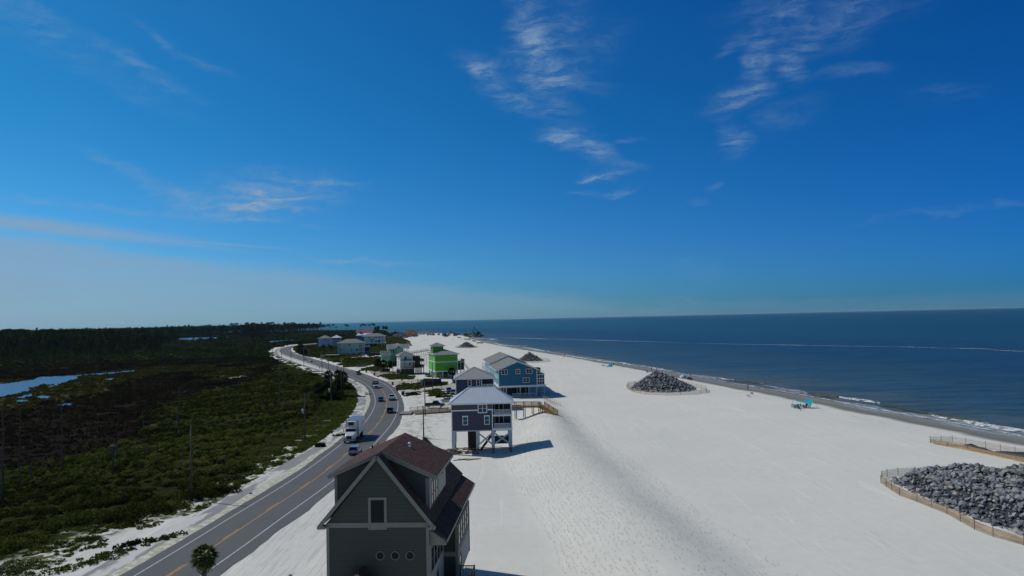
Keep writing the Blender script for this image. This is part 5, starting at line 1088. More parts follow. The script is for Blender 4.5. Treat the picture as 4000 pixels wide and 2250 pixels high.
walkway('boardwalk', 'honey brown timber boardwalk crossing the dune crest beside the slate house', 'boardwalk', (bA.x-1.5, bA.y), (bB.x, bB.y), AD(2003,1572,187).z-.9, AD(2114,1571,189).z-.95, 1.8, NEWWOOD, gap=.2, step=2.0)
walkway('boardwalk', 'honey brown stair flight going down from the dune boardwalk to the beach', 'boardwalk', (bB.x+.1, bB.y), (bC.x, bC.y), AD(2114,1571,189).z-.95, H(bC.x, bC.y)+.1, 1.8, NEWWOOD, gap=.2, step=2.0)
PALEW = M('pale_bleached_wood', (.36, .31, .25), .85, .2, 2)
for k, (ya, yb) in enumerate(((1402,1398),(1411,1406),(1421,1416),(1433,1427))):
    A_ = GT(1636, ya); B_ = GT(1667, yb); t = thing('walkover_railing', ['bleached timber walkover railing behind the brown decks, farthest of four', 'bleached timber walkover railing behind the brown decks, second farthest', 'bleached timber walkover railing behind the brown decks, second nearest', 'bleached timber walkover railing behind the brown decks, nearest of four'][k], 'railing', (A_.x, A_.y, 0))
    D_ = B_ - A_; mb = MB()
    for z_ in (1.4, 2.3): mb.bar((0, 0, z_), (D_.x, D_.y, z_ + .3), .10)
    mb.build('rail', PALEW, t)
    n = max(2, int(D_.length / 3.5))
    for q in range(n+1): MB().box(D_.x*q/n-.08, D_.y*q/n-.08, -.3, D_.x*q/n+.08, D_.y*q/n+.08, 2.6).build('post', PALEW, t)
walkway('boardwalk', 'long pale timber walkover running out over the beach behind the mint house', 'boardwalk', G(1594,1384,1.5)[:2], G(1678,1375,1.5)[:2], 2.0, 3.0, 1.5, PALEW, gap=3.0, step=5, h=1.3)
walkway('boardwalk', 'small timber walkover at the end of the yellow grass dune', 'boardwalk', G(1590,1342,1.0)[:2], G(1606,1350,.4)[:2], 2.0, .3, 1.6, WOOD, gap=.9, step=3)
# ------------------------------------------------------------------ sand fences
GREYW2 = M('grey_fence_post', (.17, .14, .11), .9); SLAT = M('sand_fence_slats', (.34, .25, .15), .9, .3, 4); SLAT2 = M('pale_sand_fence_slats', (.40, .32, .22), .9, .25, 4)
def sandfence(pxs, label, h=1.25, gap=.16, sw=.05, mat=SLAT, pstep=3.0, closed=False, lean=.0, seed=0, z=0.0):
    pts = [Vector((*q, 0)) for q in gp(pxs, z)]
    if closed: pts.append(pts[0])
    r = random.Random(seed); o0 = pts[0].copy(); t = thing('sand_fence', label, 'sand fence', (o0.x, o0.y, H(o0.x, o0.y))); z00 = H(o0.x, o0.y); sl = MB(); acc_ = 0
    for a, b in zip(pts, pts[1:]):
        L = (b-a).length; n = max(1, int(L/gap)); tn = (b-a).normalized(); zs = hgt([(a.lerp(b, k/n).x, a.lerp(b, k/n).y) for k in range(n+1)])
        for k in range(n):
            q = a.lerp(b, k/n) - o0; zz = zs[k]-z00; hh = h*(1+r.uniform(-.06,.06)); ln = Vector((-tn.y, tn.x, 0))*lean*math.sin(acc_*.35)*hh
            u = tn*sw/2; sl.add([q-u+Vector((0,0,zz)), q+u+Vector((0,0,zz)), q+u+ln+Vector((0,0,zz+hh)), q-u+ln+Vector((0,0,zz+hh))], [(0,1,2,3)]); acc_ += gap
        for zz in (.25, .6, 1.0): sl.bar(a-o0+Vector((0,0,zs[0]-z00+zz)), b-o0+Vector((0,0,zs[-1]-z00+zz)), .025)
        m = max(1, round(L/pstep))
        for k in range(m): q = a.lerp(b, k/m)-o0; MB().box(q.x-.03, q.y-.03, zs[min(n, k*n//m)]-z00-.2, q.x+.03, q.y+.03, zs[min(n, k*n//m)]-z00+h+.2).build('post', GREYW2, t)
    sl.build('slat_panel', mat, t, uv=False, fix=False); return t
sandfence([(4150,2200),(4000,2131),(3880,2097),(3807,2069),(3700,2009),(3583,1961),(3514,1936),(3484,1917),(3441,1887),(3446,1869),(3466,1862),(3508,1856),(3573,1852),(3640,1850),(3740,1852),(3860,1858)], 'brown slatted sand fence curving round the nearest heap of grey boulders', 1.0, .13, .045, lean=.12)
sandfence([(3634,1726),(3720,1722),(3773,1732),(3850,1744),(3908,1756),(3965,1766),(4060,1780)], 'leaning slatted fence on the sea side of the dark tarp-covered heap', 1.15, .16, .04, SLAT2, seed=2, lean=.1)
sandfence([(3634,1728),(3700,1741),(3780,1756),(3870,1775),(3950,1793),(4060,1816)], 'tan slatted fence along the landward foot of the dark tarp-covered heap', .8, .07, .06, SLAT, seed=3, lean=.25)
sandfence([(2448,1517),(2456,1505),(2520,1497),(2600,1494),(2690,1504),(2758,1520),(2760,1533),(2715,1541),(2600,1545),(2520,1541),(2470,1530)], 'slatted sand fence ringing the cone-shaped boulder heap on the open beach', 1.3, .2, .07, SLAT2, 4, True, seed=4)
sandfence([(2000,1414),(2040,1402),(2100,1402),(2146,1408),(2146,1413),(2080,1419)], 'slatted sand fence around the boulder heap behind the blue townhouses', 1.2, .3, .09, SLAT2, 5, True, seed=5)
sandfence([(1779,1358),(1800,1354),(1860,1356),(1866,1358),(1830,1361)], 'slatted sand fence around the farthest boulder heap', 1.5, .4, .12, SLAT2, 6, True, seed=6)
for k, (a, b) in enumerate((((2128,1566),(2175,1592)), ((2118,1556),(2196,1590)))):
    sandfence([a, b], ['post and slat fence beside the boardwalk stairs, nearer of two', 'post and slat fence beside the boardwalk stairs, farther of two'][k], 1.2, .9, .05, SLAT2, 2.2, seed=7+k)
sandfence([(2090,1548),(2131,1512)], 'thin post fence along the sea side of the blue townhouses', 1.2, .8, .05, SLAT2, 2.5, seed=9)
# ------------------------------------------------------------------ rocks
rockm, nt, p = newmat('grey_rock'); tc = N(nt, 'ShaderNodeTexCoord'); oi = N(nt, 'ShaderNodeObjectInfo'); at = N(nt, 'ShaderNodeAttribute', attribute_name='tint')
rv = mathn(nt, 'FRACT', mathn(nt, 'ADD', oi.outputs['Random'], at.outputs['Fac'])); cr = N(nt, 'ShaderNodeValToRGB'); nt.links.new(rv, cr.inputs[0]); e = cr.color_ramp.elements; e[0].color = (.16, .165, .175, 1); e[1].color = (.58, .53, .45, 1); e[1].position = 1
for t_, c_ in ((.3, (.25, .26, .265)), (.6, (.33, .34, .335)), (.85, (.40, .40, .37)), (.95, (.40, .35, .27))): n_ = e.new(t_); n_.color = (*c_, 1)
nz_ = noise(nt, tc.outputs['Object'], 3, 6, .7); nt.links.new(mixc(nt, mrange(nt, nz_, .3, .7), mixc(nt, 1.0, cr.outputs[0], (.52, .53, .56), 'MULTIPLY'), mixc(nt, 1.0, cr.outputs[0], (.95, .96, .98), 'MULTIPLY')), p.inputs['Base Color']); p.inputs['Roughness'].default_value = .85; bump(nt, p, nz_, .4, .08)
def rockmesh(seed):
    r = random.Random(seed); bm = bmesh.new()
    for _ in range(16):
        v = Vector((r.gauss(0,1), r.gauss(0,1), r.gauss(0,1))).normalized(); bm.verts.new((v.x*r.uniform(.8,1.1), v.y*r.uniform(.6,.85), v.z*r.uniform(.5,.75)))
    q = bmesh.ops.convex_hull(bm, input=bm.verts); bmesh.ops.delete(bm, geom=[g for g in q['geom_interior'] if isinstance(g, bmesh.types.BMVert)], context='VERTS')
    me_ = bpy.data.meshes.new('boulder'); bm.to_mesh(me_); bm.free(); me_.materials.append(rockm); return me_
RK = [rockmesh(i) for i in range(14)]; RKN = [(np.array([v.co[:] for v in m_.vertices]), [tuple(f.vertices) for f in m_.polygons]) for m_ in RK]
def heap(poly, height, edge, spacing, size, seed, ridge=None, cone=None):
    """random rock placements over a heap; returns list (x,y,z,s,normal tilt)"""
    r = np.random.default_rng(seed); A_ = np.array(poly); lo = A_.min(0); hi = A_.max(0); n = int((hi-lo).prod()/spacing**2*1.35); C = r.uniform(lo, hi, (n*3, 2)); sd = sdist(C, poly); C = C[sd > .1]; keep = []; cell = {}
    for i, (x, y) in enumerate(C):
        k = (int(x/spacing), int(y/spacing)); ok = all((x-C[j][0])**2+(y-C[j][1])**2 > (spacing*.78)**2 for a in (-1,0,1) for b in (-1,0,1) for j in cell.get((k[0]+a, k[1]+b), []))
        if ok: cell.setdefault(k, []).append(i); keep.append(i)
    C = C[keep]; z = heapz(C, poly, height, edge, cone); base = hgt(C); s = size*(.42+r.random(len(C))**2.2*1.25); return [(x, y, b+zz, ss) for (x, y), zz, b, ss in zip(C, z, base, s)]
def heapz(C, poly, height, edge, cone=None):
    sd = np.maximum(sdist(C, poly), 0)
    if cone is not None: rr = np.hypot(C[:,0]-cone[0], (C[:,1]-cone[1])); return height*np.clip(sd/np.maximum(sd+rr*.92, .01), 0, 1)
    return height*smooth(sd/edge)*(1+.18*np.sin(C[:,0]*.7+1)*np.cos(C[:,1]*.55))
def rockstuff(name, rocks, label, cat, poly, height, edge, cone=None, seed=0):
    r = random.Random(seed); V = []; Fc = []; T = []; o = np.array(rocks[0][:3])
    for (x, y, z, s) in rocks:
        vs, fs = RKN[r.randrange(len(RKN))]; Rm = np.array(Euler((r.uniform(-.5,.5), r.uniform(-.5,.5), r.uniform(0,6.28))).to_matrix()); q = (vs*s)@Rm.T + np.array((x, y, z)) - o; b = len(V); V += q.tolist(); Fc += [[b+i for i in f] for f in fs]; T += [r.random()]*len(vs)
    me_ = bpy.data.meshes.new(name); me_.from_pydata(V, [], Fc); a = me_.attributes.new('tint', 'FLOAT', 'POINT'); a.data.foreach_set('value', T); me_.materials.append(rockm)
    ob = link_mesh(name, me_); ob.location = o; return tag(ob, label, cat, kind='stuff')
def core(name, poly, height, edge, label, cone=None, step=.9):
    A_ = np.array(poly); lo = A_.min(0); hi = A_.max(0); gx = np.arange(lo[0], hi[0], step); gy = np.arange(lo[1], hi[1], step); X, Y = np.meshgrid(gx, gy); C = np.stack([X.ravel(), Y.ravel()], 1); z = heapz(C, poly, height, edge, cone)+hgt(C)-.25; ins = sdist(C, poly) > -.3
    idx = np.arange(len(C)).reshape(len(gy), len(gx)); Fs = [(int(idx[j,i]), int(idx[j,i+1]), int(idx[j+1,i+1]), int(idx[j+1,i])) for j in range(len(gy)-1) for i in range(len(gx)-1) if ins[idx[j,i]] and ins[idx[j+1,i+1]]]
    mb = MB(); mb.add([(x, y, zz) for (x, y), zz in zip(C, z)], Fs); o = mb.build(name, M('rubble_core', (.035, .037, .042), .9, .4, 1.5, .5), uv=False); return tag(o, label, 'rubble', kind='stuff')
pile1 = gp([(3478,1878),(3500,1893),(3560,1925),(3640,1968),(3700,1990),(3760,2012),(3850,2045),(4000,2092),(4200,2170),(4500,2200)]) + [(100, 98), (88, 112)] + gp([(3850,1856),(3700,1852),(3600,1853),(3540,1858)])
rk = heap(pile1, 2.1, 4.5, .56, .46, 5); rk = [q for q in rk if -80 < proj(q[:3])[0] < 4900 and proj(q[:3])[1] < 2500]
rk.sort(key=lambda q: q[1]/q[3] + (1e6 if proj(q[:3])[0] > 4020 or proj(q[:3])[1] > 2270 else 0)); rr = random.Random(11)
NB = 300
for k, (x, y, z, s) in enumerate(rk[:NB]):
    o = bpy.data.objects.new('boulder', RK[k % 14]); COL.objects.link(o); o.location = (x, y, z); o.rotation_euler = (rr.uniform(-.5,.5), rr.uniform(-.5,.5), rr.uniform(0,6.28)); o.scale = (s, s, s)
    tag(o, 'grey granite boulder in the fenced heap nearest the camera on the beach', 'boulder', 'boulders of the nearest fenced heap')
rockstuff('boulder_heap', rk[NB:], 'smaller grey boulders filling the nearest fenced heap', 'boulders', pile1, 2.1, 4.5, seed=1); core('rubble_core', pile1, 2.1, 4.5, 'dark rubble seen between the boulders of the nearest heap')
c2p = G(2592, 1520); pile2 = [(c2p.x+11.5*math.cos(a)*(1+.06*math.sin(3*a)), c2p.y+11.5*math.sin(a)) for a in np.linspace(0, 6.28, 28)[:-1]]; cn2 = (c2p.x-2.2, c2p.y)
rockstuff('boulder_heap', heap(pile2, 6.6, 5, .62, .56, 6, cone=cn2), 'steep cone-shaped heap of grey boulders in the middle of the beach', 'boulders', pile2, 5.6, 5, seed=2); core('rubble_core', pile2, 6.3, 5, 'dark rubble inside the cone-shaped heap', cn2)
c3p = G(2072, 1409); pile3 = [(c3p.x+7.6*math.cos(a), c3p.y+8.5*math.sin(a)) for a in np.linspace(0, 6.28, 24)[:-1]]; cn3 = (c3p.x-.8, c3p.y)
rockstuff('boulder_heap', heap(pile3, 5.6, 5, .7, .5, 7, cone=cn3), 'heap of grey boulders behind the ridge of the blue townhouses', 'boulders', pile3, 5, 5, seed=3); core('rubble_core', pile3, 5.2, 5, 'dark rubble inside the heap behind the townhouses', cn3)
c4p = G(1822, 1357); pile4 = [(c4p.x+8.6*math.cos(a), c4p.y+9*math.sin(a)) for a in np.linspace(0, 6.28, 24)[:-1]]; cn4 = (c4p.x, c4p.y)
rockstuff('boulder_heap', heap(pile4, 5.6, 5, 1.0, .7, 8, cone=cn4), 'farthest and smallest heap of grey boulders, above the lime green house', 'boulders', pile4, 5, 5, seed=4); core('rubble_core', pile4, 5.2, 5, 'dark rubble inside the farthest heap', cn4)
# dark tarp covered heap at the water side
TARP = M('black_geotextile', (.022, .022, .026), .7, .4, 1, .4); TANS = M('tan_sand_bank', (.34, .25, .13), .95, .25, .6, .3)
def mound(name, label, cat, pxs, wid, h, mat, step=1.5, seed=0, kind=None, amp=.3):
    pts = smoothline(resample(gp(pxs), step), 2); nr_ = normals2(pts); r = random.Random(seed); mb = MB(); n = 7; vs = []
    for i, (q, a) in enumerate(zip(pts, nr_)):
        e_ = min(1, min(i, len(pts)-1-i)/3+.15); hh = h*e_*(1+r.uniform(-amp, amp)); ww = wid*(.6+.4*e_)*(1+r.uniform(-.12,.12))
        for k in range(n): u = k/(n-1)*2-1; s_ = q + a*(u*ww/2); vs.append((s_.x, s_.y, H(s_.x, s_.y)-.05 + hh*(1-u*u)**.8*(1+r.uniform(-amp, amp)*.4)))
    mb.add(vs, [(i*n+k, i*n+k+1, (i+1)*n+k+1, (i+1)*n+k) for i in range(len(pts)-1) for k in range(n-1)], 0, False); o = mb.build(name, mat, uv=False); return tag(o, label, cat, kind=kind)
mound('tarp_heap', 'long low heap under black geotextile at the waterline side of the fences', 'heap', [(3735,1731),(3790,1742),(3850,1755),(3890,1764)], 2.6, .7, TARP, seed=1)
mound('tarp_heap', 'second dark heap running out of view behind the tan fence', 'heap', [(3893,1760),(3960,1773),(4030,1786),(4100,1800)], 3.0, .9, TARP, seed=2)
mound('sand_bank', 'tan sand bank against the landward fence of the dark heap', 'sand bank', [(3650,1731),(3740,1745),(3860,1769),(3980,1795),(4100,1822)], 2.2, .45, TANS, seed=3)
mound('sand_bank', 'tan sand drifted inside the fence of the nearest boulder heap', 'sand bank', [(3460,1880),(3500,1912),(3600,1957),(3720,2003),(3820,2055),(3950,2100),(4100,2160)], 1.7, .35, M('buff_sand', (.44, .36, .26), .95, .2, .6, .3), seed=4)
# ------------------------------------------------------------------ vegetation
LEAF = leafmat('scrub_leaves', [(0, (.019, .018, .008)), (.3, (.042, .044, .013)), (.6, (.068, .078, .022)), (.85, (.105, .138, .028)), (1, (.16, .125, .055))])
BROWN = leafmat('dead_scrub_twigs', [(0, (.013, .010, .010)), (.5, (.027, .021, .016)), (.85, (.050, .040, .031)), (1, (.10, .08, .07))])
MGR = leafmat('marsh_grass', [(0, (.020, .020, .008)), (.5, (.045, .045, .016)), (1, (.10, .085, .035))])
PINE = leafmat('pine_needles', [(0, (.010, .013, .008)), (.5, (.024, .033, .014)), (1, (.060, .072, .028))])
PALMG = leafmat('palm_fronds', [(0, (.010, .014, .006)), (.5, (.050, .068, .020)), (.85, (.07, .085, .025)), (1, (.15, .115, .045))])
TRUNK = M('pine_bark', (.045, .040, .036), .9, .3, 1.5, .3); SNAG = M('dead_wood', (.085, .070, .052), .9, .3, 1.5, .3)
def vn(x, y, s, seed=0):
    r = np.random.default_rng(seed); v = 0; a = 1; tot = 0
    for o in range(5):
        for _ in range(3):
            th = r.uniform(0, 6.28); ph = r.uniform(0, 6.28); f = 6.28/s*(2**o)*r.uniform(.7, 1.3); v = v + a*np.sin((x*np.cos(th)+y*np.sin(th))*f+ph); tot += a*a
        a *= .6
    return v/np.sqrt(tot)     # roughly unit variance /sqrt2
def clumps(C, R, Hh, nl, ls, tint, rng, up=.5, flat=.0, tj=.12):
    n = len(C); k = nl; d = rng.normal(size=(n, k, 3)); d /= np.linalg.norm(d, axis=2, keepdims=True); d[..., 2] = np.abs(d[..., 2])
    rr = rng.uniform(.45, 1.0, (n, k, 1))**.6
    pos = C[:, None, :] + d*rr*np.stack([R, R, Hh], 1)[:, None, :]
    nrm = d*up + rng.normal(size=(n, k, 3))*.6; nrm[..., 2] += flat; nrm /= np.linalg.norm(nrm, axis=2, keepdims=True)
    a = np.cross(nrm, rng.normal(size=(n, k, 3))); a /= np.linalg.norm(a, axis=2, keepdims=True); b = np.cross(nrm, a)
    s = (ls[:, None]*rng.uniform(.55, 1.3, (n, k)))[..., None]; asp = rng.uniform(.45, .9, (n, k))[..., None]
    V = np.stack([pos-a*s-b*s*asp*.6, pos+a*s*.9-b*s*asp, pos+a*s+b*s*asp*.7, pos-a*s*.8+b*s*asp], 2).reshape(-1, 4, 3)
    T = np.clip(np.repeat(tint, k)+rng.normal(size=n*k)*tj, 0, 1); return V, T
def frustum(n, d0, d1, t0, t1, rng):
    d = np.sqrt(rng.uniform(d0*d0, d1*d1, n)); x = rng.uniform(t0, t1, n)*d; return np.stack([x, d], 1)
def clear(P, rd=7.0, pd=2.2):
    return (seg_dist(P, [(p.x, p.y) for p in ROAD[::3]]) > rd) & (seg_dist(P, [(p.x, p.y) for p in PATH[::3]]) > pd)
PONDW = [gp(q) for q in ponds] + [gp(q) for q in [[(680,1329),(700,1322),(760,1318),(900,1317),(905,1321),(820,1326),(740,1331)],[(1046,1338),(1060,1332),(1130,1328),(1205,1327),(1200,1331),(1120,1335),(1060,1340)],[(1056,1318),(1080,1315),(1130,1313),(1132,1316),(1075,1320)]]]
def drypond(P, m=1.0):
    ok = np.ones(len(P), bool)
    for q in PONDW: ok &= sdist(P, q) < -m
    return ok
rg = np.random.default_rng(21)
# near scrub
C = frustum(52000, 66, 330, -.76, .0, rg); Cx = frustum(26000, 330, 660, -.56, -.16, rg); C = np.concatenate([C, Cx]); vsd = sdist(C, VEG); msd = sdist(C, MARSH); nz1 = vn(C[:,0], C[:,1], 26, 3); nz2 = vn(C[:,0], C[:,1], 9, 5)
ok = (vsd + nz2*2.2 > 1.2) & (msd + nz1*5 < 0) & clear(C); ok &= ~((vsd < 15) & (nz2 + vsd*.10 < np.where((C[:,1] > 205) & (C[:,0] > -62), -.6, .75))); ok &= (sdist(C, BEND) < .8) | (rg.random(len(C)) < .12); ok &= rg.random(len(C)) < np.clip(.58 + .22*nz1, .22, 1)
C = C[ok]; nz1 = nz1[ok]; nz2 = nz2[ok]; vsd = vsd[ok]; n = len(C); strp = (vsd < 11) & (C[:,1] > 135); hz_ = np.clip(.65 + .28*nz2 + .25*nz1, .25, 1.7)*np.clip(vsd/6+.3, .3, 1); Rr = rg.uniform(.6, 1.35, n)*np.clip(.75+.3*nz2, .5, 1.4)
band_ = np.clip(1-np.abs(C[:,1]-np.interp(C[:,0], [-140,-60,-20], [135,165,230]))/38, 0, 1)
tint = np.clip(.34 + .20*nz2 + .10*nz1 + .30*band_ + .13*vn(C[:,0], C[:,1], 70, 61) + rg.normal(size=n)*.10, 0, .93); tint = np.where((vn(C[:,0], C[:,1], 30, 8) > .75) & (rg.random(n) < .6), .97, tint); tint = np.where(rg.random(n) < .06, 1.0, tint); tint = np.where(rg.random(n) < .16, tint*.3, tint); tint = np.where(strp, np.clip(tint+.33, .62, .93), tint); hz_ = np.where(strp, hz_*.35, hz_); Rr = np.where(strp, Rr*.7, Rr)
PC = np.column_stack([C, hgt(C)]); RC = Rr*np.where(C[:,1] > 330, 1.5, 1); VT = []
for sel, nl_, lf in ((C[:,1] < 125, 110, .60), ((C[:,1] >= 125) & (C[:,1] < 200), 60, .80), (C[:,1] >= 200, 34, 1.0)): VT.append(clumps(PC[sel], RC[sel], hz_[sel], nl_, (.072+.00095*C[sel,1])*lf, tint[sel], rg, up=1.0))
V = np.concatenate([q[0] for q in VT]); T = np.concatenate([q[1] for q in VT]); print('SCRUB', len(V), n)
tag(link_mesh('scrub', quadmesh('scrub', V, [LEAF], tint=T)), 'low green and brown coastal scrub covering the ground beyond the path', 'scrub', kind='stuff')
# patchy low plants along the veg edge and on the lots
def groundplants(name, polys, dens, label, mat=LEAF, t0=.55, seed=1, R=(.25, .7), hh=(.12, .4), nl=24, thr_=.1):
    r = np.random.default_rng(seed); Cs = []
    for q in polys:
        A_ = np.array(q); lo = A_.min(0)-3; hi = A_.max(0)+3; m = int((hi-lo).prod()*dens); c = r.uniform(lo, hi, (m, 2)); z1 = vn(c[:,0], c[:,1], 7, seed+2); Cs.append(c[(sdist(c, q)+z1*1.6 > -.5) & (z1 > thr_-.6)])
    c = np.concatenate(Cs); c = c[clear(c, 6.0, 1.7)]; n = len(c); z1 = vn(c[:,0], c[:,1], 6, 9)
    V, T = clumps(np.column_stack([c, hgt(c)]), r.uniform(*R, n), r.uniform(*hh, n), nl, .035+.00075*c[:,1], np.clip(t0+.16*z1+r.normal(size=n)*.1, 0, 1), r); return tag(link_mesh(name, quadmesh(name, V, [mat], tint=T)), label, 'ground cover', kind='stuff')
SCR2 = gp([(300,2150),(512,2050),(700,2005),(833,1985),(918,1922),(1003,1870),(1100,1808),(1300,1679),(1369,1629),(1390,1590),(1330,1590),(1230,1660),(1080,1745),(960,1840),(840,1920),(640,1945),(480,1990),(300,2060)])
groundplants('bright_grass', [BEND], 2.6, 'bright green grass strip between the path and the scrub on the bend', seed=37, t0=.80, R=(.3, .9), hh=(.06, .22), nl=26, thr_=.2)
groundplants('low_plants', [SCRAG, SCR2], 1.9, 'small low plants scattered on the white sand beside the path', seed=31, thr_=.50, t0=.68, R=(.15, .55), hh=(.08, .28))
groundplants('lot_grass', PATCH, 1.6, 'green grass and weeds growing in patches between the road and the houses', seed=32, t0=.66)
LOTS = [gp([(1300,1410),(1400,1398),(1500,1396),(1530,1404),(1470,1412),(1380,1420),(1330,1418)]), gp([(1150,1352),(1240,1352),(1320,1362),(1315,1384),(1262,1396),(1200,1392),(1165,1378)])]
groundplants('lot_scrub', LOTS, .5, 'dark scrub on the lots in front of the grey teal house', seed=33, t0=.40, R=(.6, 1.8), hh=(.3, 1.1), nl=22, thr_=.75)
groundplants('dune_grass', DUNEG, .5, 'yellow green grass on the old dune behind the beach', mat=PALMG, seed=34, t0=.85, R=(.4, 1.2), hh=(.2, .6))
# marsh: dead brown scrub and grass
C = frustum(60000, 120, 640, -.76, -.12, rg); msd = sdist(C, MARSH); gsd = np.max([sdist(C, q) for q in MGRN], 0); nz1 = vn(C[:,0], C[:,1], 60, 13); nz2 = vn(C[:,0], C[:,1], 16, 15)
ok = (msd + nz2*4 > 0) & (gsd + nz1*5 < 0) & drypond(C) & clear(C, 12, 8) & (rg.random(len(C)) < np.clip(.36+.2*nz2, .08, 1)); ok &= np.max([sdist(C, q) for q in TAN], 0) < -1
c = C[ok]; n = len(c); V, T = clumps(np.column_stack([c, hgt(c)]), rg.uniform(.7, 1.9, n), np.clip(.45+.22*nz2[ok], .15, 1.0), 11, .10+.0016*c[:,1], np.clip(.42+.16*nz2[ok]+.12*nz1[ok], 0, 1), rg, up=.3)
tag(link_mesh('dead_scrub', quadmesh('dead_scrub', V, [BROWN], tint=T)), 'dark brown leafless scrub spread over the marsh', 'scrub', kind='stuff')
ok = (gsd + nz1*5 > 0) & drypond(C, .5) & (rg.random(len(C)) < .35); c = C[ok]; n = len(c)
V, T = clumps(np.column_stack([c, hgt(c)]), rg.uniform(.7, 2.0, n), rg.uniform(.15, .4, n), 9, .10+.0012*c[:,1], np.clip(.45+.2*nz2[ok], 0, 1), rg, up=.2)
tag(link_mesh('marsh_grass', quadmesh('marsh_grass', V, [MGR], tint=T)), 'olive marsh grass around the blue ponds', 'marsh grass', kind='stuff')
# far scrub
FARS = gp([(-500,1482),(0,1446),(400,1424),(700,1408),(900,1402),(1050,1398),(1062,1372),(1110,1346),(1180,1340),(1330,1345),(1400,1345),(1500,1318),(1560,1304),(1640,1297)]) + [(-250, 1600), (-330, 1900), (-520, 2130), (-900, 2280), (-2200, 2300), (-2200, 700)]
C = frustum(60000, 380, 2150, -.76, -.05, rg); fsd = sdist(C, FARS); nz1 = vn(C[:,0], C[:,1], 90, 23); nz2 = vn(C[:,0], C[:,1], 30, 25)
ok = (fsd + nz2*6 > 0) & (sdist(C, LANDPOLY) > 12) & clear(C, 9, 7) & drypond(C, 2) & (rg.random(len(C)) < np.clip((.62+.2*nz2)*np.where(C[:,1] > 1100, .45, 1), .05, 1)); c = C[ok]; n = len(c); k_ = np.clip(c[:,1]/900, .6, 2.2)
V, T = clumps(np.column_stack([c, hgt(c)]), rg.uniform(1.8, 4.0, n)*k_, np.clip(1.6+.9*nz2[ok]+.5*nz1[ok], .4, 5)*np.where((c[:,0]/c[:,1] > -.30) & (c[:,1] > 1350), 1.9, 1), 15, .45+.0009*c[:,1], np.clip(.34+.16*nz2[ok]+.12*nz1[ok], 0, .9), rg, up=.9)
FARL = leafmat('far_scrub_leaves', [(0, (.012, .015, .009)), (.35, (.026, .034, .017)), (.7, (.045, .056, .028)), (1, (.085, .085, .055))])
tag(link_mesh('far_scrub', quadmesh('far_scrub', V, [FARL], tint=T)), 'dark green scrub stretching from the road bend to the far shore', 'scrub', kind='stuff')
# far pine wood, one mass
WOOD_ = gp([(-400,1404),(0,1400),(250,1392),(450,1385),(560,1370),(640,1350),(690,1334),(700,1315),(920,1313),(960,1326),(1010,1321),(1060,1311),(1150,1306),(1232,1300)]) + [(-560, 2140), (-900, 2290), (-1300, 2880), (-2600, 3500), (-2600, 500)]
C = frustum(15000, 560, 2950, -.78, -.26, rg); nz1 = vn(C[:,0], C[:,1], 120, 33); ok = (sdist(C, WOOD_) + nz1*8 > 0) & drypond(C, 2) & (sdist(C, LANDPOLY) > 15); c = C[ok]; keep = rg.random(len(c)) < np.clip(1.25-c[:,1]/3600, .35, 1); c = c[keep]; n = len(c)
rt = c[:,0]/c[:,1]; hh = 20.6 + rg.normal(size=n)*2.3 + np.interp(rt, [-.72, -.5, -.36, -.28], [1.0, .8, 4.6, 3.6]) + .8*vn(c[:,0], c[:,1], 180, 35); cr_ = rg.uniform(1.9, 3.6, n)*np.clip(c[:,1]/1100, .9, 1.7)
gz = hgt(c); nb = 32; Vc, Tc = clumps(np.column_stack([c, gz+hh-9.0]), cr_, np.full(n, 9.0), nb, .55+.0005*c[:,1], np.clip(.42+.15*nz1[ok][keep]+rg.normal(size=n)*.20, 0, 1), rg, up=.6, flat=.3)
Vc2, Tc2 = clumps(np.column_stack([c+rg.normal(size=(n,2))*2, gz]), cr_*1.2, rg.uniform(2, 5, n), 6, .8+.0006*c[:,1], np.full(n, .22), rg)
tw = .16+.00016*c[:,1]; a = rg.uniform(0, 3.14, n); tv = []
for q in range(2):
    dx = np.cos(a+q*1.57)*tw; dy = np.sin(a+q*1.57)*tw; tv.append(np.stack([np.stack([c[:,0]-dx, c[:,1]-dy, gz-.5], 1), np.stack([c[:,0]+dx, c[:,1]+dy, gz-.5], 1), np.stack([c[:,0]+dx*.6, c[:,1]+dy*.6, gz+hh-1.5], 1), np.stack([c[:,0]-dx*.6, c[:,1]-dy*.6, gz+hh-1.5], 1)], 1))
tv = np.concatenate(tv); V = np.concatenate([Vc, Vc2, tv]); T = np.concatenate([Tc, Tc2, np.zeros(len(tv))]); mi = np.concatenate([np.zeros(len(Vc)+len(Vc2)), np.ones(len(tv))])
tag(link_mesh('pine_wood', quadmesh('pine_wood', V, [PINE, TRUNK], mi=mi, tint=T)), 'dense dark pine wood along the horizon behind the marsh', 'wood', kind='stuff')
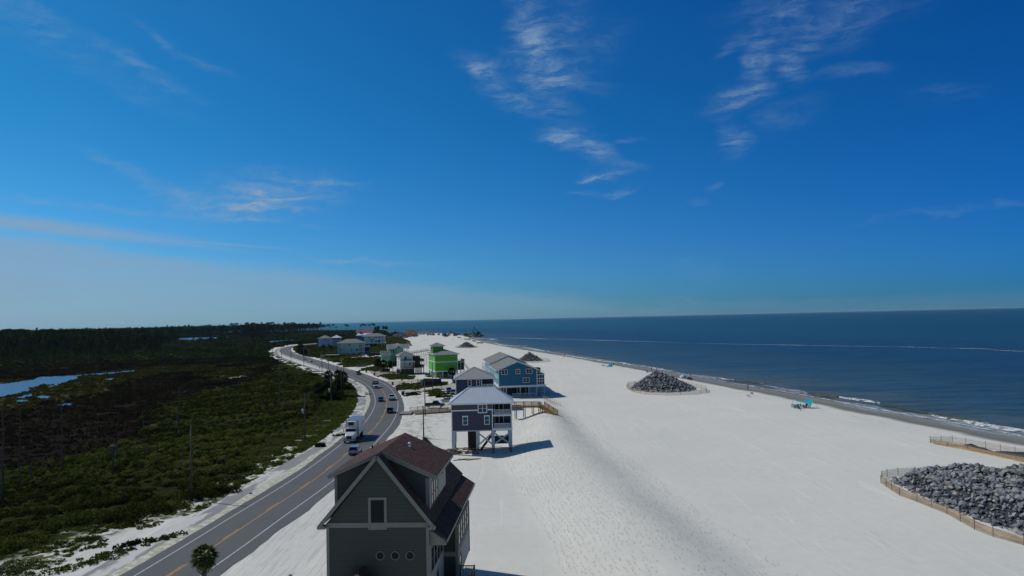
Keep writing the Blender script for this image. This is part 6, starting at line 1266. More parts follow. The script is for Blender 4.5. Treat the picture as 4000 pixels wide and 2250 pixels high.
# single pines
def crownmesh(name, seed, kind):
    r = np.random.default_rng(seed); rr = random.Random(seed)
    if kind == 'flat': cs = [(rr.uniform(-.13,.13), rr.uniform(-.13,.13), rr.uniform(.86, .95), rr.uniform(.07,.13)) for _ in range(7)]
    elif kind == 'full': cs = [(rr.uniform(-.1,.1)*(1.3-h_), rr.uniform(-.1,.1)*(1.3-h_), h_, rr.uniform(.10,.17)*(1.45-h_)) for h_ in np.linspace(.42, .95, 10)]
    else: cs = [(rr.uniform(-.16,.16), rr.uniform(-.16,.16), rr.uniform(.55,.92), rr.uniform(.07,.13)) for _ in range(9)]
    c = np.array([q[:3] for q in cs]); R = np.array([q[3] for q in cs]); V, T = clumps(c, R, R*.55, 22, np.full(len(c), .028), np.full(len(c), .5), r, up=.4, flat=.3, tj=.22); return quadmesh(name, V, [PINE], tint=T), cs
def trunkmesh(name, seed, cs, mat, r0=.012):
    rr = random.Random(seed); mb = MB(); b = [(0,0,-.02)]; x = y = 0
    for k in range(1, 7): x += rr.uniform(-.012,.012); y += rr.uniform(-.012,.012); b.append((x, y, .95*k/6))
    mb.tube(b, [r0*(1-.7*k/6) for k in range(7)], 7)
    for q in cs: 
        k = min(5, max(1, int((q[2]-.08)/.95*6))); mb.tube([b[k], ((b[k][0]+q[0])/2, (b[k][1]+q[1])/2, (b[k][2]+q[2])/2-.01), q[:3]], [r0*.35, r0*.25, r0*.1], 4)
    o = mb.build(name, mat, None, uv=False); me_ = o.data; bpy.data.objects.remove(o); return me_
PT = []
for i, k in enumerate(('flat', 'flat', 'full', 'loose', 'loose', 'full')):
    cm, cs = crownmesh('crown', 50+i, k); PT.append((trunkmesh('trunk', 70+i, cs, TRUNK), cm))
def tree(name, label, cat, p, h, var, rz=0, wide=1.0, group=None):
    t = thing(name, label, cat, p, rz, group); t.scale = (h*wide, h*wide, h)
    link_mesh('trunk', PT[var][0], t); link_mesh('crown', PT[var][1], t); return t
rr = random.Random(5)
for k in range(74):
    px = rr.uniform(-20, 620); py = rr.uniform(1388, 1432) - px*.030; p = GT(px, py)
    tree('pine_tree', 'slender young pine standing in the scrub below the pine wood', 'pine tree', p, rr.uniform(9, 16), rr.choice((2,3,4,5,3)), rr.uniform(0,6), rr.uniform(.8, 1.2), 'young pines below the wood')
for k in range(46):
    px = rr.uniform(640, 1150); py = rr.uniform(1338, 1384); p = GT(px, py)
    if not clear(np.array([p[:2]]), 14, 10)[0] or not drypond(np.array([p[:2]]), 3)[0]: continue
    tree('pine_tree', 'scattered pine rising above the scrub between the far ponds and the marsh', 'pine tree', p, rr.uniform(8, 15), rr.choice((0,1,3,4,5)), rr.uniform(0,6), rr.uniform(.8, 1.2), 'pines around the far ponds')
for px, py in [(1237,1272),(1247,1268),(1256,1270),(1266,1273),(1275,1271),(1290,1274),(1303,1267),(1312,1276),(1352,1267),(1359,1271),(1411,1270),(1419,1266),(1426,1268),(1443,1268),(1454,1263),(1461,1268),(1242,1276),(1283,1268)]:
    p = G(px, 1301 + (px % 5)); top = AD(px, py, p.y).z; tree('pine_tree', 'tall thin umbrella pine silhouetted against the far sea', 'pine tree', p, top/.97, px % 2, px*.7, 1.0, 'umbrella pines on the far shore')
for px, py in [(x_, 1288-abs(math.sin(x_))*3) for x_ in (18,40,62,72,86,104,178,196,232,262,300,420,470)] + [(905,1264),(922,1262),(965,1261),(985,1262),(993,1262),(1050,1259),(1062,1258),(1142,1259),(1205,1262),(1226,1263)]:
    d = 700+rr.uniform(0, 160) if px < 600 else 1750; p = AD(px, 1300, d); top = AD(px, py, d).z; p.z = 0
    tree('pine_tree', 'umbrella pine standing clear above the top of the wood', 'pine tree', p, top/.97, px % 2, px, .9, 'pines topping the wood')
# snags
def snag(px, yb, yt, label, seed, r=.16, group=None, br=5):
    p = GT(px, yb); h = max(2, AD(px, yt, p.y).z - p.z); q = random.Random(seed); t = thing('dead_tree', label, 'dead tree', p, 0, group); mb = MB(); b = [(0,0,-.3)]; x = y = 0
    for k in range(1, 7): x += q.uniform(-.012,.012)*h; y += q.uniform(-.012,.012)*h; b.append((x, y, h*k/6))
    mb.tube(b, [r*(1-.75*k/6) for k in range(7)], 8).build('trunk', SNAG, t)
    for k in range(br):
        z = q.uniform(.35, .95); i = int(z*6); s_ = Vector(b[i]).lerp(Vector(b[i+1]), z*6-i) if i < 6 else Vector(b[6]); a = q.uniform(0, 6.28); L = q.uniform(.5, 2.0); v = s_ + Vector((math.cos(a)*L, math.sin(a)*L, q.uniform(.1, 1.2)))
        MB().tube([s_, (s_+v)/2+Vector((0,0,.15)), v], [r*.25, r*.18, r*.08], 5).build('branch', SNAG, t)
    return t
for i, (px, yb, yt, lb) in enumerate([(10,1965,1560,'tallest bare dead tree at the edge of view, its foot in the green scrub'),(72,1908,1600,'bare dead tree with white broken twigs, second from the edge of view'),(245,1832,1590,'bare dead tree standing between the brown marsh and the bright green scrub'),(124,1880,1810,'short dead stump in the bright green scrub'),(182,1848,1780,'short thin dead stump left of the brown marsh foot'),(381,1742,1640,'dead tree with a broken crown low over the brown marsh'),(565,1795,1598,'thin straight dead tree near the middle of the scrub'),(615,1765,1725,'small dead stub in the scrub beyond the thin straight dead tree'),(462,1670,1620,'small dead tree on the dark marsh'),(697,1692,1508,'tall dead tree with several short branches where the marsh meets the scrub'),(1091,1600,1425,'tall pale dead tree with a forked branch facing the road bend'),(337,1700,1665,'low dead stub on the brown marsh'),(488,1695,1652,'low dead stub on the brown marsh, nearer the scrub')]):
    snag(px, yb, yt, lb, i+1, .2 if i in (0, 9, 10) else .14, None, 6 if i in (1, 9, 10) else 3)
for i in range(26): px = 1232+i*9.2+rr.uniform(-4,4); snag(px, 1299+rr.uniform(0, 5), rr.uniform(1272, 1287), 'bare thin trunk standing before the far sea', 100+i, .35, 'bare trunks on the far shore', 0)
for i in range(22): px = rr.uniform(250, 1060); snag(px, 1424-px*.03+rr.uniform(-4,4), 1395-px*.035+rr.uniform(-8, 8), 'thin bare trunk at the far rim of the brown marsh', 140+i, .16, 'bare trunks at the marsh rim', 1)
# ------------------------------------------------------------------ palms
def palmparts(seed, nf=34, rad_=1.0, blades=11, dead=.15, bw=.055):
    r = random.Random(seed); V = []; T = []
    for k in range(nf):
        az_ = k*2.399+r.uniform(-.2,.2); el_ = math.asin(max(-.85, min(.98, 1-1.75*(k+.5)/nf))); L1 = rad_*r.uniform(.55,.75); L2 = rad_*r.uniform(.6,.8)
        dr_ = Vector((math.cos(az_)*math.cos(el_), math.sin(az_)*math.cos(el_), math.sin(el_))); base = Vector((0,0,0)); hub = base+dr_*L1 - Vector((0,0,.10*rad_)); side = dr_.cross(Vector((0,0,1))).normalized(); upv = side.cross(dr_).normalized(); t_ = 1.0 if el_ < -.45 and r.random() < .6 else r.uniform(.3, .8)
        w_ = side*.02*rad_; V.append([base-w_, base+w_, hub+w_, hub-w_]); T.append(t_)
        for b_ in range(blades):
            a = (b_/(blades-1)-.5)*2.3; dd = (dr_*math.cos(a)+side*math.sin(a)).normalized(); ll = L2*(1-.25*abs(a)); ww = upv.cross(dd).normalized()*bw*rad_; tip = hub+dd*ll+Vector((0,0,-.28*ll*r.uniform(.6,1.4)))-upv*(.12*abs(a)*ll); mid = hub+dd*ll*.55+upv*.03
            V.append([hub-ww*.3, hub+ww*.3, mid+ww, mid-ww]); T.append(t_); V.append([mid-ww, mid+ww, tip+ww*.15, tip-ww*.15]); T.append(min(1, t_+.1))
    return np.array([[list(p) for p in q] for q in V]), np.array(T)
pv_, pt_ = palmparts(3, 44, 1.35, 13); PALMC = quadmesh('crown', pv_, [PALMG], tint=pt_); pv_, pt_ = palmparts(5, 44, 1.0, 9, .15, .10); PALMC2 = quadmesh('crown', pv_, [PALMG], tint=pt_*.30)
def palm(px, cyy, p, label, scale=1.0, mesh=None, r=.17, lean=0, group=None):
    top = AD(px, cyy, p.y); h = top.z - p.z; t = thing('palm_tree', label, 'palm tree', p, random.Random(px).uniform(0, 6), group); mb = MB(); n = 9
    mb.tube([(lean*(k/n)**2, 0, h*k/n-.2*(k == 0)) for k in range(n+1)], [r*(1.15-.25*k/n+.12*(k % 2)) for k in range(n+1)], 9); mb.build('trunk', TRUNK, t)
    bm_ = MB(); q = random.Random(7)
    for k in range(26):
        a = k*2.4; z = h-1.5+1.4*k/26; bm_.bar((math.cos(a)*r, math.sin(a)*r, z), (math.cos(a)*(r+.28), math.sin(a)*(r+.28), z+.3), .05, .09)
    if mesh is PALMC: bm_.build('leaf_stubs', SNAG, t)
    c = link_mesh('crown', mesh or PALMC2, t); c.location = (lean, 0, h); c.scale = (scale,)*3; return t
pn = AD(797, 2170, 58.5); palm(797, 2172, Vector((pn.x, 58.5, 0)), 'cabbage palm with olive fronds in front of the road, nearest to the camera', .67, PALMC, .19)
for px, cy, by, sc_, lb in [(1284,1463,1500,1.9,'palm with a round dark crown right beside the path, first of the roadside cluster'),(1322,1462,1520,1.8,'palm tucked behind the pair of bare poles, farthest in the cluster'),(1338,1472,1548,2.0,'palm whose crown touches the pair of bare poles on the road side'),(1245,1515,1563,1.9,'palm standing alone on the marsh side of the roadside cluster'),(1298,1530,1565,1.9,'low palm beside the lamp arm pole'),(1322,1502,1548,2.0,'palm between the lamp arm pole and the pair of bare poles'),(1275,1500,1540,1.7,'small palm behind the lamp arm pole'),
  (1476,1417,1450,2.1,'palm nearest the road of the three before the white house'),(1498,1420,1453,2.0,'middle palm of the three before the white house'),(1522,1423,1455,2.0,'palm closest to the white house of the three'),(1731,1446,1476,1.7,'palm in front of the lime green house, nearer the road'),(1766,1451,1480,1.7,'palm in front of the lime green house, nearer the sea'),
  (1174,1350,1364,2.8,'dark round-headed palm inside the far bend of the road'),(1187,1374,1398,2.6,'palm beside the far bend, nearest to the camera there'),(1169,1366,1384,2.2,'small palm beside the far bend'),(1264,1352,1360,2.0,'palm in front of the lavender house'),(1293,1356,1365,1.8,'palm in front of the white-roofed house')]:
    palm(px, cy, GT(px, by), lb, sc_, PALMC2, .2)
for px, cy in ((1467,1282),(1478,1278),(1476,1287),(1499,1279),(1509,1280)): 
    p = G(px, 1300); palm(px, cy, p, 'round-headed palm on the far shore before the sea', 3.6, PALMC2, .35, group='palms on the far shore')
dp = GT(441, 1866); t = thing('dead_palm', 'dead palm with drooping tan fronds at the rim of the green scrub', 'dead palm', dp); hp = AD(441, 1738, dp.y).z
MB().tube([(0,0,-.2),(0,0,hp*.5),(.1,0,hp)], [.2,.17,.15], 8).build('trunk', SNAG, t); mb = MB(); q = random.Random(2)
for k in range(12): a = k*.52; mb.bar((0,0,hp), (math.cos(a)*.7, math.sin(a)*.7, hp-.2), .06, .03); mb.bar((math.cos(a)*.7, math.sin(a)*.7, hp-.2), (math.cos(a)*.85, math.sin(a)*.85, hp-q.uniform(.9,1.7)), .16, .03)
mb.build('dead_fronds', M('dead_fronds', (.15, .12, .07), .9), t)
def bush(px, py, w_, h, label, tint_=.35, seed=0, mat=LEAF, cat='bush'):
    p = GT(px, py); r = np.random.default_rng(seed+200); n = 9 if h > .75 else 26; u_ = r.normal(size=n)*w_*(.3 if n == 9 else .55); v_ = r.normal(size=n)*w_*(.18 if n == 9 else .16); ca = .0 if n == 9 else .85; c = np.column_stack([u_*math.cos(ca)-v_*math.sin(ca), u_*math.sin(ca)+v_*math.cos(ca), np.zeros(n)]); V, T = clumps(c, np.full(n, w_*(.35 if n == 9 else .16)), r.uniform(.6, 1, n)*h, 150 if n == 9 else 30, np.full(n, .06+.0006*p.y), np.full(n, tint_), r, up=.6, tj=.16)
    o = link_mesh('shrub', quadmesh('shrub', V, [mat], tint=T)); o.location = p; tag(o, label, cat)
for i, a in enumerate([(778,1945,5.0,2.0,'big dark saw palmetto at the foot of the tall bare utility pole',.16),(860,1925,3.4,1.5,'dark palmetto just behind the pole foot, on the road side',.18),(560,2005,5.5,1.9,'long dark palmetto thicket at the sandy edge of the scrub',.18),(470,2035,4.5,1.7,'dark palmetto thicket nearer the camera at the sandy edge',.2),(630,2108,2.2,.5,'low olive mat of creeper on the sand by the path',.6),(515,2128,1.6,.6,'small brown bush on the white sand, nearest the path',.1),(430,2165,3.0,.4,'thin strip of green creeper on the sand',.62),(300,2215,3.5,.5,'green weed patch on the sand near the bottom edge',.62),(1255,1745,1.5,.8,'small round bush in the weeds before the box truck',.25),(1340,1700,1.8,.5,'light green weeds at the path edge beside the truck',.75),(1612,1542,2.6,.9,'brown heap of brush beside the road-side bins',.08),(1714,1553,1.0,.9,'dark ball-shaped bush on the sand before the silver grey SUV',.1),(1530,1405,6,2.5,'dark bush by the mint house',.2),(1250,1560,5,1.6,'dark bush around the foot of the lone palm on the marsh side',.15),(1300,1562,5,2.0,'dark bush below the lamp arm pole palms',.12),(1325,1552,4.5,2.4,'dark bush mass at the foot of the pair of bare poles',.12),(1340,1525,4,3.0,'tall dark bush between the pair of bare poles and the road',.16),(1290,1520,6,3.0,'dark thicket under the palm beside the path',.14),(1215,1470,6,2.2,'dark green thicket along the path above the marsh',.2),(1335,1556,7,.5,'dark fallen fronds spread on the grass under the pair of poles',.05)]): bush(*a, seed=i)
# planted dune grass in rows
r = np.random.default_rng(77); yy = np.arange(62, 196, .75); rows = []
for u in np.linspace(.03, 1.06, 36): 
    x0 = np.interp(yy, [p[1] for p in CR0], [p[0] for p in CR0]); x1 = np.interp(yy, [p[1] for p in CR1], [p[0] for p in CR1]); rows.append(np.stack([x0+(x1-x0)*u+r.normal(size=len(yy))*.10, yy+r.normal(size=len(yy))*.12], 1))
c = np.concatenate(rows); kz = vn(c[:,0], c[:,1], 25, 41); c = c[r.random(len(c)) < np.clip(.62+.25*kz, .1, 1)]; n = len(c); nb = 5; g = hgt(c); a = r.uniform(0, 6.28, (n, nb)); ln = r.uniform(.06, .20, (n, nb)); hb = r.uniform(.06, .20, (n, nb)); base = np.column_stack([c, g])[:, None, :] + np.stack([np.cos(a)*.03, np.sin(a)*.03, a*0], 2)
tipv = base + np.stack([np.cos(a)*ln, np.sin(a)*ln, hb], 2); wv = np.stack([-np.sin(a)*.011, np.cos(a)*.011, a*0], 2); V = np.stack([base-wv, base+wv, tipv+wv*.5, tipv-wv*.5], 2).reshape(-1, 4, 3)
GT_ = leafmat('planted_dune_grass', [(0, (.33, .31, .24)), (1, (.46, .43, .35))]); tag(link_mesh('planted_dune_grass', quadmesh('planted_dune_grass', V, [GT_], tint=r.random(n*nb))), 'rows of tiny planted grass tufts over the long white dune', 'dune grass', kind='stuff')
# ------------------------------------------------------------------ street and yard objects
BINM = M('brown_plastic', (.045, .028, .020), .6, .15); BINB = M('dark_blue_plastic', (.025, .035, .06), .6, .15)
def bin_(px, py, label, mat=BINM, rz=0, s=1.25):
    t = thing('trash_bin', label, 'trash bin', GT(px, py), rad(rz)); t.scale = (s, s, s)
    MB().loft([[(-.24,-.28,.1),(.24,-.28,.1),(.24,.24,.1),(-.24,.24,.1)], [(-.3,-.34,.98),(.3,-.34,.98),(.3,.34,.98),(-.3,.34,.98)]]).build('body', mat, t)
    MB().loft([[(-.33,-.38,.98),(.33,-.38,.98),(.33,.38,.98),(-.33,.38,.98)], [(-.26,-.25,1.1),(.26,-.25,1.1),(.26,.3,1.1),(-.26,.3,1.1)]]).build('lid', mat, t)
    for x in (-.26, .26): MB().tube([(x-.04,.3,.13), (x+.04,.3,.13)], .13, 10).build('wheel', TYRE, t)
    MB().bar((-.25,.42,1.0), (.25,.42,1.0), .04).build('handle', mat, t)
bin_(1431, 1456, 'brown trash bin at the verge behind the dark grey pickup'); bin_(1463, 1467, 'dark brown trash bin at the mouth of the tan driveway', BINM, 20); bin_(1534, 1505, 'brown trash bin standing on the pale sand drive by the dump truck'); bin_(1552, 1527, 'brown trash bin at the outer road edge on the bend'); bin_(1574, 1545, 'leaning blue trash bin on the sand by the brush heap', BINB, -25, 1.4)
CONT = M('dark_grey_container', (.035, .037, .045), .6, .15, 1); CONTL = M('light_grey_metal', (.38, .42, .46), .5, .1)
cp = GT(1652, 1507); t = thing('container', 'dark grey dumpster container with one pale end, before the lime green house', 'container', cp, rad(7))
MB().box(0, 0, .15, 7.4, 2.3, 2.5).build('body', CONT, t); MB().box(-.9, -.1, .1, -.02, 2.35, 2.45).build('end_door', CONTL, t); b = MB()
for k in range(9): b.box(.3+k*.85, -.08, .2, .42+k*.85, -.001, 2.45)
b.box(-.02, -.1, 2.42, 7.45, .02, 2.58); b.build('rib', CONT, t); MB().box(1.6, .3, 2.5, 3.6, 1.8, 2.75).build('lid', DARKWOOD, t)
WALLM = M('dark_purple_fence', (.022, .022, .035), .8, .15, 1)
a = G(1268, 1398); t = thing('garden_wall', 'long dark fence wall with a pale top in front of the grey teal house', 'wall', a, 0); MB().box(0, 0, 0, (1320-1268)/2800*a.y, .4, 1.9).build('panel', WALLM, t); MB().box(-.1, -.1, 1.9, (1320-1268)/2800*a.y, 6, 2.05).build('cap', CONC, t); MB().box(-3.2, -.1, 0, -.1, .5, 2.2).build('gate', CONTL, t)
t = thing('garden_wall', 'dark fence wall seaward of the grey teal house', 'wall', G(1444, 1389), 0); MB().box(0, 0, 0, 9.5, .4, 2.0).build('panel', WALLM, t); MB().box(0, -.08, 2.0, 9.5, .48, 2.1).build('cap', CONC, t)
t = thing('picnic_table', 'small pale picnic table in front of the black van', 'picnic table', GT(1518, 1459), rad(10)); MB().box(-.9, -.38, .72, .9, .38, .78).build('table_top', PALEW, t)
for s in (-1, 1): MB().box(-.9, s*.75-.14, .42, .9, s*.75+.14, .47).build('bench', PALEW, t); MB().bar((s*.7, -.8, 0), (s*.7, .0, .72), .08).build('leg', PALEW, t); MB().bar((s*.7, .8, 0), (s*.7, .0, .72), .08).build('leg', PALEW, t)
def signpost(px, py, h, w_, hh, mat, label, name='sign_post'):
    t = thing(name, label, 'sign', GT(px, py)); MB().bar((0,0,-.2), (0,0,h), .07).build('post', POLEW, t); MB().box(-w_/2, -.06, h-hh, w_/2, -.03, h).build('panel', mat, t)
signpost(1570, 1503, 2.4, .8, .7, CONTL, 'pale blank sign beside the entrance of the pale driveway'); signpost(1433, 1446, 2.6, .6, .7, CONTL, 'small pale sign near the grey pickup at the far verge'); signpost(1726, 1527, 2.0, .3, 1.6, WHITE, 'white marker board in the grass in front of the blue car')
t = thing('mailbox', 'weathered mailbox on a post at the road edge by the dark green roof', 'mailbox', GT(1477, 1752)); MB().bar((0,0,-.2), (0,0,1.1), .14).build('post', POLEW, t); MB().tube([(0,-.3,1.2), (0,.3,1.2)], .16, 10).build('box', GREYM, t)
signpost(1130+220, 1696, 1.1, .2, .3, M('red_marker', (.3,.03,.02), .6), 'short marker post on the sand left of the box truck')
t = thing('bollard', 'short grey post on the sand near the bottom edge, left of the dark green house', 'post', G(1135, 2290)); MB().box(-.13, -.13, -.3, .13, .13, 1.1).build('shaft', POLEW, t); MB().box(-.16,-.16,1.1,.16,.16,1.16).build('cap', GREYM, t)
for i, (px, py, h) in enumerate([(1563,1500,1.0),(1577,1499,1.1),(1631,1499,2.2),(1636,1499,1.4),(1641,1498,1.5),(1608,1497,.9)]):
    t = thing('fence_stake', 'rough wooden stake left standing on the sand beside the pale driveway', 'stake', GT(px, py), 0, 'stakes by the pale driveway'); MB().bar((0,0,-.2), (.1*(i % 3-1), 0, h), .2).build('shaft', DARKWOOD, t)
def planks(name, px, py, label, n, L, seed, mats, spread=(1.2, .8), tilt=.15, z=0.0):
    r = random.Random(seed); t = thing(name, label, 'debris', GT(px, py))
    for k in range(n):
        a = r.uniform(-.5, .5) if spread[0] > 1 else r.uniform(0, 3); x = r.uniform(-spread[0], spread[0]); y = r.uniform(-spread[1], spread[1]); l = L*r.uniform(.5, 1); zz = .08+z*r.random()
        MB().bar((x-math.cos(a)*l/2, y-math.sin(a)*l/2, zz), (x+math.cos(a)*l/2, y+math.sin(a)*l/2, zz+r.uniform(-tilt, tilt)+.05), .22, .09).build('plank', r.choice(mats), t)
GREYW = M('driftwood', (.22, .19, .15), .9, .25, 2, .3); RUST = M('rusty_brown_debris', (.14, .07, .05), .9, .4, 2, .4)
planks('driftwood_stack', 1824, 1796, 'pile of bleached boards on the sand in front of the slate house', 7, 3.0, 1, [GREYW, PALEW], (1.4, .25), .05)
planks('debris_pile', 1800, 1770, 'collapsed boards and reddish debris under the slate house', 26, 2.6, 2, [GREYW, RUST, DARKWOOD, PALEW], (2.4, 1.2), .6, .9); planks('debris_pile', 1748, 1762, 'scattered reddish rubble beside the first pile of the slate house', 16, 1.2, 4, [RUST, GREYW], (1.6, 1.0), .2, .2)
planks('debris_pile', 1640, 1712, 'thin broken boards around the foot of the guyed grey pole', 7, 1.6, 5, [GREYW], (2.2, 1.0), .1)
def chair(px, py, label, mat, rz, s=1.0, z=None, loc=None):
    t = thing('beach_chair', label, 'chair', loc or GT(px, py), rad(rz)); t.scale = (s,)*3
    MB().slab([(-.28,-.3,.34),(.28,-.3,.34),(.28,.25,.24),(-.28,.25,.24)], .05).build('seat', mat, t); MB().slab([(-.28,.25,.26),(.28,.25,.26),(.28,.62,.85),(-.28,.62,.85)], .05).build('backrest', mat, t)
    for x in (-.27, .27): MB().bar((x,-.28,0), (x,.3,.5), .04).build('leg', GREYM, t); MB().bar((x,.45,0), (x,-.1,.5), .04).build('leg', GREYM, t); MB().bar((x,-.3,.5), (x,.4,.52), .06, .03).build('armrest', mat, t)
R2 = Matrix.Rotation(rad(2.2), 3, 'Z')
for x, lb in ((9.0, 'brown deck chair on the lower balcony of the slate house, nearer the wall'), (10.2, 'brown deck chair on the lower balcony of the slate house, nearer the sea')):
    q = Vector((p2_.x, p2_.y, 0)) + R2 @ Vector((x, 1.3, 4.8)); chair(0, 0, lb, DARKWOOD, -70, 1.25, loc=q)
# ------------------------------------------------------------------ people
SKIN = M('skin', (.30, .17, .11), .6, .08)
def person(px, py, label, shirt, trousers, rz=0, pose='walk', z=None, h=1.75, hair=(.03,.02,.015)):
    p = GT(px, py); 
    if z is not None: p = G(px, py, z)
    t = thing('person', label, 'person', p, rad(rz)); k = h/1.75; me_ = bpy.data.meshes.new('body'); bm = bmesh.new(); ly = bm.verts.layers.skin.verify()
    def v(x, y, zz, r): q = bm.verts.new((x*k, y*k, zz*k)); q[ly].radius = (r*k, r*k*.85); return q
    st = .22 if pose == 'walk' else .06; sit = pose == 'sit'
    if sit: hipz = .42
    else: hipz = .92
    pel = v(0, 0, hipz, .15); pel[ly].use_root = True; wa = v(0, .0, hipz+.20, .135); ch = v(0, 0, hipz+.42, .165); nk = v(0, -.01, hipz+.58, .06); hd = v(0, -.03, hipz+.68, .092); tp = v(0, -.02, hipz+.79, .075)
    for a, b in ((pel, wa), (wa, ch), (ch, nk), (nk, hd), (hd, tp)): bm.edges.new((a, b))
    for s in (-1, 1):
        hp_ = v(s*.10, 0, hipz-.05, .10); sg = s*st
        if sit: kn = v(s*.13, -.45, .46, .065); an = v(s*.13, -.55, .08, .045); to = v(s*.13, -.74, .04, .035)
        else: kn = v(s*.11, -sg*.5-.03, .50, .065); an = v(s*.11, -sg, .09, .045); to = v(s*.12, -sg-.17, .035, .035)
        for a, b in ((pel, hp_), (hp_, kn), (kn, an), (an, to)): bm.edges.new((a, b))
        sh_ = v(s*.19, 0, hipz+.47, .06); el_ = v(s*.25, sg*.4+.02, hipz+.20, .043); wr = v(s*.24, sg*.8-.08, hipz-.02, .030); pm = v(s*.24, sg*.85-.11, hipz-.09, .032)
        for a, b in ((ch, sh_), (sh_, el_), (el_, wr), (wr, pm)): bm.edges.new((a, b))
        for f in range(4): f1 = v(s*.24+(f-1.5)*.004, sg*.85-.13+(f-1.5)*.020, hipz-.14-.006*(f in (1,2)), .009); f2 = v(s*.235+(f-1.5)*.004, sg*.85-.145+(f-1.5)*.021, hipz-.18-.008*(f in (1,2)), .008); bm.edges.new((pm, f1)); bm.edges.new((f1, f2))
        th = v(s*.225, sg*.85-.155, hipz-.095, .011); bm.edges.new((pm, th)); th2 = v(s*.22, sg*.85-.175, hipz-.13, .009); bm.edges.new((th, th2))
    bm.to_mesh(me_); bm.free(); o = link_mesh('body', me_, t); o.modifiers.new('skin', 'SKIN'); sb_ = o.modifiers.new('sub', 'SUBSURF'); sb_.levels = 1; sb_.render_levels = 1
    dg = bpy.context.evaluated_depsgraph_get(); m2 = bpy.data.meshes.new_from_object(o.evaluated_get(dg)); o.modifiers.clear(); o.data = m2; m2.materials.clear()
    for m_ in (SKIN, shirt, trousers): m2.materials.append(m_)
    for q in m2.polygons:
        c = q.center/k; q.use_smooth = True; zc = c.z; arm = abs(c.x) > .205
        if sit: q.material_index = 1 if (zc > hipz+.05 and zc < hipz+.56 and not (arm and zc < hipz+.25)) else (2 if zc > .40 and zc <= hipz+.05 and not arm else 0)
        else: q.material_index = 1 if (hipz+.02 < zc < hipz+.56 and not (arm and zc < hipz+.28)) else (2 if .46 < zc <= hipz+.02 and not arm else 0)
    hb = MB(); hb.tube([(0, .015*k, (hipz+.66)*k), (0, .01*k, (hipz+.78)*k), (0, 0, (hipz+.85)*k)], [.095*k, .092*k, .045*k], 10); hb.build('hair', M('hair', hair, .8), t)
    f = MB(); f.cbox((0, -.125*k, (hipz+.675)*k), (.025*k, .03*k, .045*k)); f.build('nose', SKIN, t)
NAVY = M('navy_cloth', (.02,.025,.06), .9); BLKC = M('black_cloth', (.012,.012,.015), .9); WHC = M('white_cloth', (.6,.6,.6), .9); REDC = M('red_cloth', (.35,.04,.04), .9); TANC = M('khaki_cloth', (.25,.2,.13), .9); TEALC = M('teal_cloth', (.02,.35,.38), .9)
person(2545, 1448, 'person in dark clothes standing at the water edge behind the cone-shaped heap', BLKC, BLKC, 20, 'stand', h=1.8); person(2565, 1449, 'person in pale top and dark shorts standing at the water edge, farther from the houses', WHC, NAVY, -30, 'walk')
person(2921, 1523, 'person in dark swimwear standing on the wet sand near a small folding chair', NAVY, BLKC, 60, 'walk'); person(1249, 1443, 'walker in dark clothes on the roadside path', BLKC, NAVY, 30, 'walk', h=1.85); person(2702, 1484, 'person sitting among the dark beach chairs near the cone-shaped heap', NAVY, NAVY, 30, 'sit')
person(3150, 1591, 'person in a teal shirt sitting under the turquoise beach canopy', TEALC, NAVY, 160, 'sit'); person(3128, 1592, 'person in a white shirt sitting beside the turquoise beach canopy', WHC, NAVY, 160, 'sit'); person(3121, 1603, 'person in dark clothes sitting on the sand in front of the turquoise canopy', BLKC, BLKC, 100, 'sit')
person(2202, 1397, 'person in dark clothes crouching at the shore behind the blue townhouses', BLKC, BLKC, 100, 'sit'); person(2205, 1391, 'person walking in the shallow water behind the blue townhouses', NAVY, BLKC, 0, 'walk', z=SEAZ); person(1942, 1345, 'person walking along the far waterline', BLKC, NAVY, 10, 'walk')
person(1669, 1331, 'person walking on the open sand of the far beach', BLKC, NAVY, 10, 'walk', h=1.9); person(2397, 1429, 'person standing beside the collapsed turquoise shade', NAVY, BLKC, 10, 'stand')
# ------------------------------------------------------------------ beach shelters
TURQ = M('turquoise_fabric', (.02, .42, .50), .7, .08, 2); PALEF = M('pale_blue_fabric', (.42, .55, .58), .7, .05)
cp = GT(3142, 1592); t = thing('beach_canopy', 'turquoise two-peaked beach canopy on thin poles close to the water', 'canopy', cp, rad(-6)); mb = MB()
def sail(c, vs, n=6, sag=.18):
    """bilinear stretched cloth through four corners"""
    a, b_, c_, d = [Vector(q) for q in vs]; P = []
    for i in range(n+1):
        for j in range(n+1):
            u, v_ = i/n, j/n; q = a.lerp(b_, u).lerp(d.lerp(c_, u), v_); q.z -= sag*16*u*(1-u)*v_*(1-v_)*.5; P.append(q)
    c.add(P, [(i*(n+1)+j, i*(n+1)+j+1, (i+1)*(n+1)+j+1, (i+1)*(n+1)+j) for i in range(n) for j in range(n)], 0, True)
sail(mb, [(-2.6,.8,2.35),(-.1,.4,1.6),(0.1,-1.6,1.35),(-2.2,-1.2,1.9)]); sail(mb, [(-.1,.4,1.6),(1.6,1.6,2.4),(2.9,.2,1.7),(1.2,-1.4,1.0)]); sail(mb, [(-.1,.4,1.6),(1.2,-1.4,1.0),(1.0,-1.6,.95),(0.1,-1.6,1.35)]); mb.build('fabric', TURQ, t, uv=False, fix=False)
for a, b_ in (((-2.6,.8,2.35),(-3.2,1.2,0)), ((1.6,1.6,2.4),(1.6,1.7,0)), ((2.9,.2,1.7),(3.7,.2,0)), ((1.2,-1.4,1.0),(1.25,-1.5,0)), ((-.1,.4,1.6),(-.1,.4,0)), ((-2.2,-1.2,1.9),(-2.6,-1.6,0))): MB().tube([a, b_], .035, 6).build('pole', GREYM, t)
